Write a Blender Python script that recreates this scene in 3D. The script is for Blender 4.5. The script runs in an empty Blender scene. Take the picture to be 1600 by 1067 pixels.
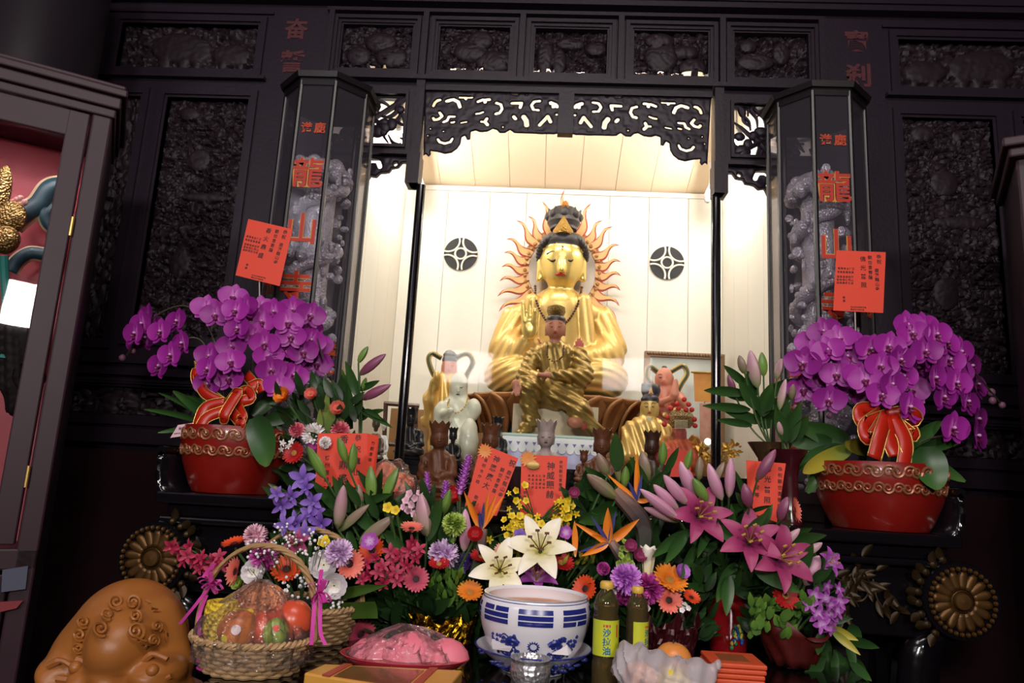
import bpy, bmesh, math, random
import numpy as np
from mathutils import Vector, Matrix, Quaternion
random.seed(7)
rng = np.random.default_rng(7)
S = bpy.context.scene
COL = S.collection
PI = math.pi
V3 = Vector
# ---------------------------------------------------------------- camera
F_PX, YAW, PITCH, ROLL = 1110.0, math.radians(3.0), math.radians(10.7), math.radians(3.1)
EYE = V3((0, 0, 1.55))
_d = V3((-math.sin(YAW)*math.cos(PITCH), math.cos(YAW)*math.cos(PITCH), math.sin(PITCH)))
_r0 = V3((math.cos(YAW), math.sin(YAW), 0)); _u0 = _r0.cross(_d)
_r = _r0*math.cos(ROLL) + _u0*math.sin(ROLL); _u = _u0*math.cos(ROLL) - _r0*math.sin(ROLL)
cam = bpy.data.objects.new('camera', bpy.data.cameras.new('camera')); COL.objects.link(cam)
cam.data.sensor_width = 36; cam.data.lens = F_PX*36/1600; cam.data.clip_start = .05
M = Matrix((( _r.x, _u.x, -_d.x, EYE.x), (_r.y, _u.y, -_d.y, EYE.y), (_r.z, _u.z, -_d.z, EYE.z), (0, 0, 0, 1)))
cam.matrix_world = M
S.camera = cam
S.view_settings.view_transform = 'Standard'; S.view_settings.look = 'None'
S.view_settings.exposure = 0.0; S.view_settings.gamma = 1.0
S.view_settings.use_curve_mapping = False
S.cycles.use_denoising = True
S.cycles.max_bounces = 8; S.cycles.transparent_max_bounces = 24
S.cycles.caustics_reflective = False; S.cycles.caustics_refractive = False
S.cycles.sample_clamp_indirect = 4.0
# ---------------------------------------------------------------- world and hall light
W = bpy.data.worlds.new('hall_air'); S.world = W; W.use_nodes = True
W.node_tree.nodes['Background'].inputs[0].default_value = (.62, .55, .75, 1)
W.node_tree.nodes['Background'].inputs[1].default_value = .05
def area(name, loc, target, sx, sy, power, col=(1, 1, 1)):
    l = bpy.data.lights.new(name, 'AREA'); l.shape = 'RECTANGLE'; l.size = sx; l.size_y = sy; l.energy = power; l.color = col
    o = bpy.data.objects.new(name, l); COL.objects.link(o); o.location = loc
    o.rotation_euler = (V3(target) - V3(loc)).to_track_quat('-Z', 'Y').to_euler(); return o
area('hall_ceiling_lamp', (.1, .0, 4.45), (.05, 2.0, 1.3), 2.0, .9, 62, (1, .90, .86))
area('hall_window_lamp_left', (-1.02, -3.0, 2.9), (-.1, 2.0, 1.3), .62, .42, 78, (1, .93, .90))
area('hall_window_lamp_right', (1.02, -3.0, 2.9), (.1, 2.0, 1.3), .62, .42, 78, (1, .93, .90))
area('side_fill_behind', (-3.4, -2.4, 4.3), (-.2, 2.6, 1.4), 2.0, 1.2, 34, (.95, .88, 1))  # added side fill from behind left, not a known lamp of the hall
# ---------------------------------------------------------------- picture -> place
def ray(px, py):
    return _d + _r*((px-800)/F_PX) - _u*((py-533.5)/F_PX)
def at(px, py, Y):
    v = ray(px, py); return EYE + v*((Y-EYE.y)/v.y)
def atz(px, py, z):
    v = ray(px, py); return EYE + v*((z-EYE.z)/v.z)
def hit(px, py, p0, n):
    v = ray(px, py); return EYE + v*((V3(p0)-EYE).dot(n)/v.dot(n))
def ppm(Y): return Y/F_PX          # metres per pixel at depth Y
# ---------------------------------------------------------------- materials
def hexc(h):
    h = h.lstrip('#'); c = [int(h[i:i+2], 16)/255 for i in (0, 2, 4)]
    return tuple(x/12.92 if x <= .04045 else ((x+.055)/1.055)**2.4 for x in c) + (1,)
MATS = {}
def mat(name, col='#808080', rough=.6, metal=0, spec=.5, noise=None, bump=None, ramp=None, emit=None, sss=0, coat=0, attr='t'):
    """noise=(hex2, scale, detail)  bump=(scale, strength[, type])  ramp=[(pos,hex)...] along attribute t"""
    if name in MATS: return MATS[name]
    m = bpy.data.materials.new(name); m.use_nodes = True; nt = m.node_tree; b = nt.nodes['Principled BSDF']
    b.inputs['Base Color'].default_value = hexc(col); b.inputs['Roughness'].default_value = rough
    b.inputs['Metallic'].default_value = metal; b.inputs['Specular IOR Level'].default_value = spec
    b.inputs['Coat Weight'].default_value = coat
    if sss: b.inputs['Subsurface Weight'].default_value = sss; b.inputs['Subsurface Radius'].default_value = (.02, .01, .008)
    tc = nt.nodes.new('ShaderNodeTexCoord'); src = None
    if ramp:
        a = nt.nodes.new('ShaderNodeAttribute'); a.attribute_name = attr
        r = nt.nodes.new('ShaderNodeValToRGB'); nt.links.new(a.outputs['Fac'], r.inputs[0])
        e = r.color_ramp.elements
        while len(e) < len(ramp): e.new(.5)
        for k, (p, h) in enumerate(ramp): e[k].position = p; e[k].color = hexc(h)
        src = r.outputs[0]
    if noise:
        n = nt.nodes.new('ShaderNodeTexNoise'); n.inputs['Scale'].default_value = noise[1]
        n.inputs['Detail'].default_value = noise[2] if len(noise) > 2 else 4
        nt.links.new(tc.outputs['Object'], n.inputs[0])
        mx = nt.nodes.new('ShaderNodeMix'); mx.data_type = 'RGBA'
        nt.links.new(n.outputs[0], mx.inputs[0]); mx.inputs[6].default_value = hexc(col); mx.inputs[7].default_value = hexc(noise[0])
        if src: nt.links.new(src, mx.inputs[6])
        src = mx.outputs[2]
    if src: nt.links.new(src, b.inputs['Base Color'])
    if bump:
        if len(bump) > 2:
            n = nt.nodes.new('ShaderNodeTexVoronoi'); out = n.outputs['Distance']
        else:
            n = nt.nodes.new('ShaderNodeTexNoise'); n.inputs['Detail'].default_value = 6; out = n.outputs[0]
        n.inputs['Scale'].default_value = bump[0]; nt.links.new(tc.outputs['Object'], n.inputs[0])
        bp = nt.nodes.new('ShaderNodeBump'); bp.inputs['Strength'].default_value = bump[1]; bp.inputs['Distance'].default_value = .01
        nt.links.new(out, bp.inputs['Height']); nt.links.new(bp.outputs[0], b.inputs['Normal'])
    if emit: b.inputs['Emission Color'].default_value = hexc(emit[0]); b.inputs['Emission Strength'].default_value = emit[1]
    MATS[name] = m; return m
def clear_mat(name, tint='#ffffff', rough=.03, ior=1.45, gain=1.0, film=0.0, filmcol='#ffffff', bump=None):
    """thin clear sheet: transparent + fresnel gloss (+ a little milky film)"""
    if name in MATS: return MATS[name]
    m = bpy.data.materials.new(name); m.use_nodes = True; nt = m.node_tree; nt.nodes.clear()
    o = nt.nodes.new('ShaderNodeOutputMaterial'); t = nt.nodes.new('ShaderNodeBsdfTransparent'); g = nt.nodes.new('ShaderNodeBsdfGlossy')
    f = nt.nodes.new('ShaderNodeFresnel'); f.inputs[0].default_value = ior
    mu = nt.nodes.new('ShaderNodeMath'); mu.operation = 'MULTIPLY'; mu.inputs[1].default_value = gain; mu.use_clamp = True
    nt.links.new(f.outputs[0], mu.inputs[0])
    t.inputs[0].default_value = hexc(tint); g.inputs['Roughness'].default_value = rough
    mx = nt.nodes.new('ShaderNodeMixShader'); nt.links.new(mu.outputs[0], mx.inputs[0]); nt.links.new(t.outputs[0], mx.inputs[1]); nt.links.new(g.outputs[0], mx.inputs[2])
    last = mx
    if film:
        d = nt.nodes.new('ShaderNodeBsdfDiffuse'); d.inputs[0].default_value = hexc(filmcol)
        m2 = nt.nodes.new('ShaderNodeMixShader'); m2.inputs[0].default_value = film
        nt.links.new(last.outputs[0], m2.inputs[1]); nt.links.new(d.outputs[0], m2.inputs[2]); last = m2
    if bump:
        tc = nt.nodes.new('ShaderNodeTexCoord'); n = nt.nodes.new('ShaderNodeTexNoise'); n.inputs['Scale'].default_value = bump[0]; n.inputs['Detail'].default_value = 3
        nt.links.new(tc.outputs['Object'], n.inputs[0])
        bp = nt.nodes.new('ShaderNodeBump'); bp.inputs['Strength'].default_value = bump[1]; bp.inputs['Distance'].default_value = .02
        nt.links.new(n.outputs[0], bp.inputs['Height']); nt.links.new(bp.outputs[0], g.inputs['Normal']); nt.links.new(bp.outputs[0], f.inputs['Normal'])
    nt.links.new(last.outputs[0], o.inputs[0]); MATS[name] = m; return m
# ---------------------------------------------------------------- object helpers
ROOT = {}
def props(o, label=None, cat=None, group=None, kind=None):
    if label: o['label'] = label
    if cat: o['category'] = cat
    if group: o['group'] = group
    if kind: o['kind'] = kind
    return o
def thing(name, label, cat, loc=(0, 0, 0), group=None):
    o = bpy.data.objects.new(name, None); o.empty_display_size = .05; COL.objects.link(o); o.location = V3(loc)
    ROOT[o.name] = V3(loc); return props(o, label, cat, group)
def link(name, mesh, parent=None, loc=None):
    o = bpy.data.objects.new(name, mesh); COL.objects.link(o)
    if parent is not None:
        o.parent = parent; ROOT[o.name] = ROOT[parent.name]
    elif loc is not None:
        o.location = loc; ROOT[o.name] = V3(loc)
    else: ROOT[o.name] = V3((0, 0, 0))
    return o
def frame(d, up=(0, 0, 1)):
    """rotation whose local -Y points along d, Z near up"""
    y = -V3(d).normalized(); z = V3(up); x = y.cross(z)
    if x.length < 1e-4: x = V3((1, 0, 0))
    x.normalize(); z = x.cross(y); return Matrix((x, y, z)).transposed().to_4x4()
def zframe(d, roll=0):
    q = V3(d).to_track_quat('Z', 'Y'); return (q.to_matrix() @ Matrix.Rotation(roll, 3, 'Z')).to_4x4()
def T(loc): return Matrix.Translation(V3(loc))
class MB:
    """collects shapes (world coordinates) and links them as one mesh object"""
    def __init__(s): s.v = []; s.f = []; s.m = []; s.t = []; s.mi = 0; s.X = None
    def add(s, vs, fs, ts=None):
        n = len(s.v)
        if s.X is not None: vs = [s.X @ V3(p) for p in vs]
        s.v += [tuple(p) for p in vs]; s.f += [tuple(i+n for i in f) for f in fs]; s.m += [s.mi]*len(fs)
        s.t += list(ts) if ts is not None else [0.0]*len(vs); return s
    def box(s, a, b):
        x0, x1 = sorted((a[0], b[0])); y0, y1 = sorted((a[1], b[1])); z0, z1 = sorted((a[2], b[2]))
        p = [(x, y, z) for z in (z0, z1) for y in (y0, y1) for x in (x0, x1)]
        return s.add(p, [(0, 2, 3, 1), (4, 5, 7, 6), (0, 1, 5, 4), (2, 6, 7, 3), (0, 4, 6, 2), (1, 3, 7, 5)])
    def prism(s, pts, dv):
        """closed outline pts (3D) extruded by dv"""
        n = len(pts); dv = V3(dv); q = [V3(p) for p in pts]
        return s.add(q + [p+dv for p in q], [tuple(range(n))[::-1], tuple(range(n, 2*n))] + [(i, (i+1) % n, n+(i+1) % n, n+i) for i in range(n)])
    def tube(s, path, r, n=8, cap=True, flat=1.0):
        P = [V3(p) for p in path]; k = len(P); R = r if hasattr(r, '__len__') else [r]*k
        vs = []; up = None; ts = []
        for i in range(k):
            d = (P[min(i+1, k-1)] - P[max(i-1, 0)])
            if d.length < 1e-9: d = V3((0, 0, 1))
            d.normalize()
            if up is None:
                up = V3((0, 0, 1)) if abs(d.z) < .9 else V3((0, 1, 0))
            x = d.cross(up)
            if x.length < 1e-5: x = d.orthogonal()
            x.normalize(); up = x.cross(d).normalized()
            for j in range(n):
                a = 2*PI*j/n; vs.append(P[i] + x*(math.cos(a)*R[i]) + up*(math.sin(a)*R[i]*flat)); ts.append(i/max(1, k-1))
        fs = [(i*n+j, i*n+(j+1) % n, (i+1)*n+(j+1) % n, (i+1)*n+j) for i in range(k-1) for j in range(n)]
        if cap: fs += [tuple(range(n))[::-1], tuple((k-1)*n+j for j in range(n))]
        return s.add(vs, fs, ts)
    def lathe(s, prof, c=(0, 0, 0), n=32, a0=0, cap=True, sx=1, sy=1):
        c = V3(c); vs = []; k = len(prof); ts = []
        for i, (r, z) in enumerate(prof):
            for j in range(n):
                a = a0+2*PI*j/n; vs.append(c + V3((math.cos(a)*r*sx, math.sin(a)*r*sy, z))); ts.append(i/(k-1))
        fs = [(i*n+j, i*n+(j+1) % n, (i+1)*n+(j+1) % n, (i+1)*n+j) for i in range(k-1) for j in range(n)]
        if cap:
            if prof[0][0] > 1e-5: fs.append(tuple(range(n))[::-1])
            if prof[-1][0] > 1e-5: fs.append(tuple((k-1)*n+j for j in range(n)))
        return s.add(vs, fs, ts)
    def ball(s, c, r, n=8, m=6):
        c = V3(c); r = r if hasattr(r, '__len__') else (r, r, r); vs = [c + V3((0, 0, -r[2]))]
        for i in range(1, m):
            b = -PI/2+PI*i/m
            for j in range(n):
                a = 2*PI*j/n; vs.append(c + V3((r[0]*math.cos(a)*math.cos(b), r[1]*math.sin(a)*math.cos(b), r[2]*math.sin(b))))
        vs.append(c + V3((0, 0, r[2]))); fs = [(0, 1+(j+1) % n, 1+j) for j in range(n)]
        fs += [(1+i*n+j, 1+i*n+(j+1) % n, 1+(i+1)*n+(j+1) % n, 1+(i+1)*n+j) for i in range(m-2) for j in range(n)]
        e = len(vs)-1; fs += [(e, e-n+j, e-n+(j+1) % n) for j in range(n)]
        return s.add(vs, fs)
    def grid(s, rows, ts=None):
        a = len(rows); b = len(rows[0])
        return s.add([p for r in rows for p in r], [(i*b+j, i*b+j+1, (i+1)*b+j+1, (i+1)*b+j) for i in range(a-1) for j in range(b-1)], ts)
    def strip(s, L, R):
        return s.grid([[l, (V3(l)+V3(r))/2, r] for l, r in zip(L, R)])
    def petal(s, X, L, W, shape=lambda t: math.sin(PI*min(1, .08+t*.92))**.8, bend=0, cup=.15, n=7, m=4, wave=0, tip=0):
        """blade from the origin of X along its +Z, flat side to -Y; bend>0 curls the tip to -Y"""
        rows = []; ts = []; y = z = 0; a = tip
        for i in range(n+1):
            t = i/n; w = W/2*max(.02, shape(t)); row = []
            for j in range(m+1):
                u = -1+2*j/m
                row.append(X @ V3((u*w, y - cup*w*(u*u) * 1.0 + wave*math.sin(9*t+3*u)*w, z))); ts.append(t)
            rows.append(row); ang = tip + bend*(t+.5/n); y -= math.sin(ang)*L/n; z += math.cos(ang)*L/n
        return s.grid(rows, ts)
    def mesh(s, name, mats, off=(0, 0, 0), smooth=True):
        me = bpy.data.meshes.new(name); o = V3(off)
        me.from_pydata([tuple(V3(p)-o) for p in s.v], [], s.f)
        for m_ in (mats if isinstance(mats, (list, tuple)) else [mats]): me.materials.append(m_)
        me.polygons.foreach_set('material_index', s.m)
        if any(s.t):
            at_ = me.attributes.new('t', 'FLOAT', 'POINT'); at_.data.foreach_set('value', s.t)
        bm = bmesh.new(); bm.from_mesh(me); bmesh.ops.recalc_face_normals(bm, faces=bm.faces); bm.to_mesh(me); bm.free()
        if smooth:
            me.polygons.foreach_set('use_smooth', [True]*len(me.polygons)); me.set_sharp_from_angle(angle=math.radians(38))
        me.update(); return me
    def build(s, name, mats, parent=None, loc=None, smooth=True):
        off = ROOT[parent.name] if parent is not None else (loc if loc is not None else (0, 0, 0))
        return link(name, s.mesh(name, mats, off, smooth), parent, loc)
def bevel(o, w=.002, n=2):
    b = o.modifiers.new('bevel', 'BEVEL'); b.width = w; b.segments = n; b.limit_method = 'ANGLE'; b.angle_limit = math.radians(40); return o
def bez(p, n=12):
    """Catmull-Rom through points"""
    P = [V3(q) for q in p]; P = [P[0]*2-P[1]] + P + [P[-1]*2-P[-2]]; out = []
    for i in range(1, len(P)-2):
        for k in range(n):
            t = k/n; a, b, c, d = P[i-1], P[i], P[i+1], P[i+2]
            out.append(.5*((2*b)+(c-a)*t+(2*a-5*b+4*c-d)*t*t+(3*b-a-3*c+d)*t**3))
    return out + [P[-2]]
# ---------------------------------------------------------------- lettering
GLYPH = {}
def glyph(ch, bold=0):
    if (ch, bold) in GLYPH: return GLYPH[ch, bold]
    cu = bpy.data.curves.new('g', 'FONT'); cu.body = ch; cu.align_x = 'CENTER'; cu.align_y = 'CENTER'; cu.resolution_u = 3; cu.offset = bold
    o = bpy.data.objects.new('g', cu); COL.objects.link(o); dg = bpy.context.evaluated_depsgraph_get()
    me = bpy.data.meshes.new_from_object(o.evaluated_get(dg)); vs = [v.co.copy() for v in me.vertices]; fs = [tuple(p.vertices) for p in me.polygons]
    if vs:
        cx = (min(v.x for v in vs)+max(v.x for v in vs))/2; cy = (min(v.y for v in vs)+max(v.y for v in vs))/2
        h = max(max(v.x for v in vs)-min(v.x for v in vs), max(v.y for v in vs)-min(v.y for v in vs))
        vs = [((v.x-cx)/h, (v.y-cy)/h) for v in vs] if ch not in '一' else [((v.x-cx)/h, (v.y-cy)/h) for v in vs]
    bpy.data.objects.remove(o); bpy.data.meshes.remove(me); bpy.data.curves.remove(cu)
    GLYPH[ch, bold] = (vs, fs); return GLYPH[ch, bold]
def letters(mb, items, O, ex, ey, bold=0, nrm=None, ext=0):
    """items (char, u, v, size) on the plane O + u ex + v ey"""
    for ch, u, v, sz in items:
        vs, fs = glyph(ch, bold)
        mb.add([O + ex*(u+x*sz) + ey*(v+y*sz) for x, y in vs], fs)
    return mb
def column(txt, u, v, sz, step=1.15): return [(c, u, v-k*sz*step, sz) for k, c in enumerate(txt) if c != ' ']
# ---------------------------------------------------------------- implicit sculpting
def _sm(a, b, k):
    h = np.clip(.5+.5*(b-a)/k, 0, 1); return b*(1-h)+a*h - k*h*(1-h)
def prim(P, q):
    k = q[0]
    if k == 'e':
        p = P-np.array(q[1]); r = np.array(q[2])
        if len(q) > 3: p = p @ np.array(Matrix.Rotation(q[3][1], 3, q[3][0]))
        k0 = np.linalg.norm(p/r, axis=1); k1 = np.linalg.norm(p/(r*r), axis=1)+1e-9; return k0*(k0-1)/k1
    if k == 'c':
        a, b = np.array(q[1]), np.array(q[2]); ba = b-a; t = np.clip(((P-a) @ ba)/(ba @ ba+1e-12), 0, 1)
        return np.linalg.norm(P-a-t[:, None]*ba, axis=1) - (q[3]+(q[4]-q[3])*t)
    if k == 'b':
        p = np.abs(P-np.array(q[1]))-np.array(q[2])+q[3]; return np.linalg.norm(np.maximum(p, 0), axis=1)+np.minimum(p.max(axis=1), 0)-q[3]
def sculpt(groups, k=.02, res=90, disp=None, pad=.05):
    """groups: [(material slot, [prims], fold fn or None, blend)] -> MB; surface nets over the smooth union"""
    lo = np.full(3, 9.); hi = -lo
    for g in groups:
        for q in g[1]:
            if q[0] == 'c': pts = [np.array(q[1])-max(q[3:5]), np.array(q[1])+max(q[3:5]), np.array(q[2])-max(q[3:5]), np.array(q[2])+max(q[3:5])]
            else:
                e = np.array(q[2]) if len(q) < 4 or q[0] == 'b' else np.full(3, max(q[2])); pts = [np.array(q[1])-e, np.array(q[1])+e]
            for p in pts: lo = np.minimum(lo, p); hi = np.maximum(hi, p)
    lo -= pad; hi += pad; h = (hi-lo).max()/res; n = np.ceil((hi-lo)/h).astype(int)+1
    G = np.stack(np.meshgrid(*[lo[i]+h*np.arange(n[i]) for i in range(3)], indexing='ij'), -1).reshape(-1, 3)
    def val(P):
        ds = []
        for g in groups:
            d = None
            kk = g[3] if len(g) > 3 else k
            for q in g[1]:
                e = prim(P, q); d = e if d is None else _sm(d, e, kk)
            if len(g) > 2 and g[2] is not None: d = g[2](P, d)
            ds.append(d)
        return ds
    ds = val(G); D = ds[0]
    for d in ds[1:]: D = _sm(D, d, k*.5)
    Fv = D.reshape(n); s = Fv < 0; A = np.zeros(tuple(n-1)+(3,)); N = np.zeros(tuple(n-1)); I = np.indices(tuple(n-1))
    cs = [(a, b, c) for a in (0, 1) for b in (0, 1) for c in (0, 1)]
    sl = lambda o: tuple(slice(o[i], n[i]-1+o[i]) for i in range(3))
    for o1 in cs:
        for ax in range(3):
            if o1[ax]: continue
            o2 = list(o1); o2[ax] = 1; f1, f2 = Fv[sl(o1)], Fv[sl(o2)]; c = (f1 < 0) != (f2 < 0)
            t = np.where(c, f1/np.where(c, f1-f2, 1), 0)
            for i in range(3): A[..., i] += np.where(c, o1[i]+(t if i == ax else 0), 0)
            N += c
    cell = N > 0; idx = -np.ones(tuple(n-1), int); idx[cell] = np.arange(cell.sum())
    Vv = (A[cell]/N[cell][:, None] + np.stack([I[i][cell] for i in range(3)], -1))*h+lo
    fs = []
    for ax in range(3):
        b, c = (ax+1) % 3, (ax+2) % 3
        a0 = [slice(None)]*3; a1 = [slice(None)]*3; a0[ax] = slice(0, n[ax]-1); a1[ax] = slice(1, n[ax])
        ch = s[tuple(a0)] != s[tuple(a1)]; q = np.argwhere(ch); q = q[(q[:, b] > 0) & (q[:, c] > 0) & (q[:, b] < n[b]-1) & (q[:, c] < n[c]-1)]
        if not len(q): continue
        def ix(db, dc):
            r = q.copy(); r[:, b] += db; r[:, c] += dc; return idx[r[:, 0], r[:, 1], r[:, 2]]
        quad = np.stack([ix(-1, -1), ix(0, -1), ix(0, 0), ix(-1, 0)], -1); ok = (quad >= 0).all(1)
        inside = s[q[:, 0], q[:, 1], q[:, 2]]; quad = np.where(inside[:, None], quad, quad[:, ::-1])[ok]; fs.append(quad)
    Fq = np.concatenate(fs); mi = np.argmin(np.stack(val(Vv[Fq].mean(1)), 0), 0); slots = np.array([g[0] for g in groups])[mi]
    mb = MB(); mb.v = [tuple(p) for p in Vv]; mb.f = [tuple(map(int, f)) for f in Fq]; mb.m = [int(x) for x in slots]; mb.t = [0.0]*len(mb.v); return mb
def place(mb, X):
    mb.v = [tuple(X @ V3(p)) for p in mb.v]; return mb
# ================================================================ the place: hall, carved screen, niche
XC = .04
YW = 3.0
ZT = 1.114        # offering table top
ZA = 1.445        # altar table top
m_wood = mat('black_wood', '#251a27', .45, 0, .35, noise=('#1d141e', 14), bump=(60, .12))
m_wood_red = mat('dark_red_wood', '#2c1119', .45, 0, .35, noise=('#1b0b10', 9))
m_carve = mat('carved_wood', '#2a1d26', .55, 0, .3, noise=('#1a1014', 30))
m_lacq = mat('black_lacquer', '#0f0c10', .16, 0, .5, coat=.3)
m_cream = mat('cream_board', '#fbf6ec', .55, 0, .3)
m_ceil = mat('ceiling_board', '#f6e2c2', .6, 0, .2)
m_dark = mat('hole_shade', '#2a2a2e', .8)
m_floor = mat('floor_tile', '#4a4446', .3, 0, .4, noise=('#3a3436', 4))
m_tube = mat('tube_glow', '#ffffff', .5, emit=('#fff7ee', 100.0))
m_cap = mat('tube_socket', '#d8d4cc', .4)
def struct(o): return props(o, kind='structure')
b = MB(); b.box((-6, -4.5, -.06), (6, 5.2, 0)); struct(b.build('floor', m_floor))
b = MB(); b.box((-6, -4.5, 4.6), (6, 5.2, 4.7)); struct(b.build('ceiling', mat('hall_ceiling', '#2a2024', .7)))
b = MB(); b.box((-6.1, -4.5, 0), (-6, 5.2, 4.6)); struct(b.build('wall_left', mat('hall_wall', '#574a48', .8)))
b = MB(); b.box((6, -4.5, 0), (6.1, 5.2, 4.6)); struct(b.build('wall_right', MATS['hall_wall']))
b = MB(); b.box((-6, -4.6, 0), (6, -4.5, 4.6)); struct(b.build('wall_behind', MATS['hall_wall']))
# top beam
b = MB(); b.box((-6, 2.95, 3.712), (6, 3.15, 4.6)); b.box((-6, 2.94, 3.74), (6, 2.96, 3.76)); struct(b.build('trim_1', m_wood, smooth=False))
def fr(mb, x0, x1, z0, z1, w, y0, y1):
    """four frame bars round an opening"""
    mb.box((x0-w, y0, z1), (x1+w, y1, z1+w)); mb.box((x0-w, y0, z0-w), (x1+w, y1, z0))
    mb.box((x0-w, y0, z0), (x0, y1, z1)); mb.box((x1, y0, z0), (x1+w, y1, z1)); return mb
def slab(mb, x0, x1, z0, z1, holes, y0, y1):
    """board from x0..x1, z0..z1 with rectangular holes (grid cut)"""
    xs = sorted({x0, x1, *[h[0] for h in holes], *[h[1] for h in holes]}); zs = sorted({z0, z1, *[h[2] for h in holes], *[h[3] for h in holes]})
    for i in range(len(xs)-1):
        for j in range(len(zs)-1):
            cx, cz = (xs[i]+xs[i+1])/2, (zs[j]+zs[j+1])/2
            if any(h[0] < cx < h[1] and h[2] < cz < h[3] for h in holes): continue
            mb.box((xs[i], y0, zs[j]), (xs[i+1], y1, zs[j+1]))
    return mb
# wings of the screen
WING = [(1.49, 2.16, 3.366, 3.6), (1.49, 1.88, 2.07, 3.215), (2.01, 2.16, 2.05, 3.215), (1.50, 2.16, 1.72, 1.842)]
for sgn, nm in ((-1, 'wall_screen_left'), (1, 'wall_screen_right')):
    H = [tuple(sorted((XC+sgn*h[0], XC+sgn*h[1])))+h[2:] for h in WING]
    b = MB(); xo = XC+sgn*2.75; xi = XC+sgn*1.155; x0, x1 = sorted((xo, xi))
    slab(b, x0, x1, 0, 3.712, H, YW, YW+.10)
    for h in H:
        fr(b, h[0]-.012, h[1]+.012, h[2]-.012, h[3]+.012, .03, YW-.014, YW+.01); fr(b, h[0], h[1], h[2], h[3], .012, YW-.004, YW+.03)
    xw = sorted((XC+sgn*1.42, XC+sgn*2.24))
    for z, d, hh in ((3.315, .03, .016), (1.905, .035, .03), (1.61, .045, .022), (1.95, .02, .012), (1.87, .018, .012)):
        b.box((xw[0], YW-d, z-hh/2), (xw[1], YW+.02, z+hh/2))
    b.box(sorted_pt := (xw[0], YW-.012, 3.655), (xw[1], YW+.02, 3.668))
    b.box((xw[0]+.02, YW-.012, .3), (xw[1]-.02, YW+.01, 1.585))
    b.mi = 0
    struct(b.build(nm, m_wood, smooth=False))
    # maroon door board low in the wing
    b = MB(); b.box((xw[0]+.03, YW-.02, .32), (xw[1]-.03, YW-.008, 1.57)); struct(b.build('trim_%d' % (2 if sgn < 0 else 3), m_wood_red, smooth=False))
# pillar boards with faded red writing
m_fade = mat('faded_red_paint', '#5e2329', .7, noise=('#3c1a20', 40))
for sgn, tx in ((-1, '奋誓'), (1, '寶刹')):
    t = thing('painted_inscription', 'faded red characters painted on the dark pillar board above the %s lantern' % ('left' if sgn < 0 else 'right'), 'inscription', (XC+sgn*1.305, YW-.003, 3.5))
    for k in (0, 1):
        b = MB(); letters(b, [(tx[k], 0, -.17*k, .115)], V3((XC+sgn*1.305, YW-.003, 3.585)), V3((1, 0, 0)), V3((0, 0, 1)), .03); b.build('character', m_fade, t, smooth=False)
# centre bay: top row of five cells, mullions, side bays
CELLS = [(-1.08, -.745), (-.615, -.285), (-.165, .17), (.295, .635), (.755, 1.09)]
b = MB()
slab(b, XC-1.155, XC+1.155, 3.335, 3.712, [(XC+a, XC+c, 3.392, 3.618) for a, c in CELLS], YW, YW+.09)
for a, c in CELLS:
    fr(b, XC+a-.022, XC+c+.022, 3.37, 3.64, .018, YW-.02, YW+.01); fr(b, XC+a-.008, XC+c+.008, 3.384, 3.626, .014, YW-.008, YW+.02)
for x in (-1.13, -.68, -.225, .232, .695, 1.14):
    b.box((XC+x-.013, YW-.032, 3.335), (XC+x+.013, YW+.02, 3.685))
b.box((XC-1.155, YW-.04, 3.322), (XC+1.155, YW+.06, 3.343)); b.box((XC-1.155, YW-.03, 3.672), (XC+1.155, YW+.06, 3.69))
struct(b.build('wall_screen_lintel', m_wood, smooth=False))
b = MB()
for sgn in (-1, 1):
    a, c = sorted((XC+sgn*.66, XC+sgn*.70)); b.box((a, YW-.03, 2.815), (c, YW+.05, 3.325))
    a, c = sorted((XC+sgn*.655, XC+sgn*.715)); b.box((a, YW-.035, 2.815), (c, YW+.055, 2.96))
    slab(b, *sorted((XC+sgn*.70, XC+sgn*1.155)), 2.955, 3.325, [tuple(sorted((XC+sgn*.748, XC+sgn*1.11)))+(3.008, 3.258)], YW, YW+.06)
    fr(b, *sorted((XC+sgn*.748, XC+sgn*1.11)), 3.008, 3.258, .014, YW-.015, YW+.02)
    b.box(*[(XC+sgn*q, y, z) for q, y, z in ((.70, YW-.025, 2.955), (1.155, YW+.03, 2.973))])
    a, c = sorted((XC+sgn*1.10, XC+sgn*1.155)); b.box((a, YW, 0), (c, YW+.08, 2.955))
struct(b.build('wall_screen_centre', m_wood, smooth=False))
# ---------------------------------------------------------------- carved boards
def vnoise(x, y, seed):
    r = np.random.default_rng(seed).random((64, 64)); xi, yi = np.floor(x).astype(int), np.floor(y).astype(int); fx, fy = x-xi, y-yi
    fx = fx*fx*(3-2*fx); fy = fy*fy*(3-2*fy); g = lambda a, c: r[a % 64, c % 64]
    return (g(xi, yi)*(1-fx)+g(xi+1, yi)*fx)*(1-fy)+(g(xi, yi+1)*(1-fx)+g(xi+1, yi+1)*fx)*fy
def relief(u, z, seed, sx=34):
    wx = vnoise(u*sx*.6, z*sx*.6, seed+5)*2.2; wy = vnoise(u*sx*.6+9, z*sx*.6, seed+6)*2.2
    a = vnoise(u*sx+wx, z*sx*1.5+wy, seed); c = vnoise(u*sx*2.3+wy*2, z*sx*3+wx, seed+1)
    return (1-np.abs(2*a-1))*.7 + (1-np.abs(2*c-1))*.3
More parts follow.
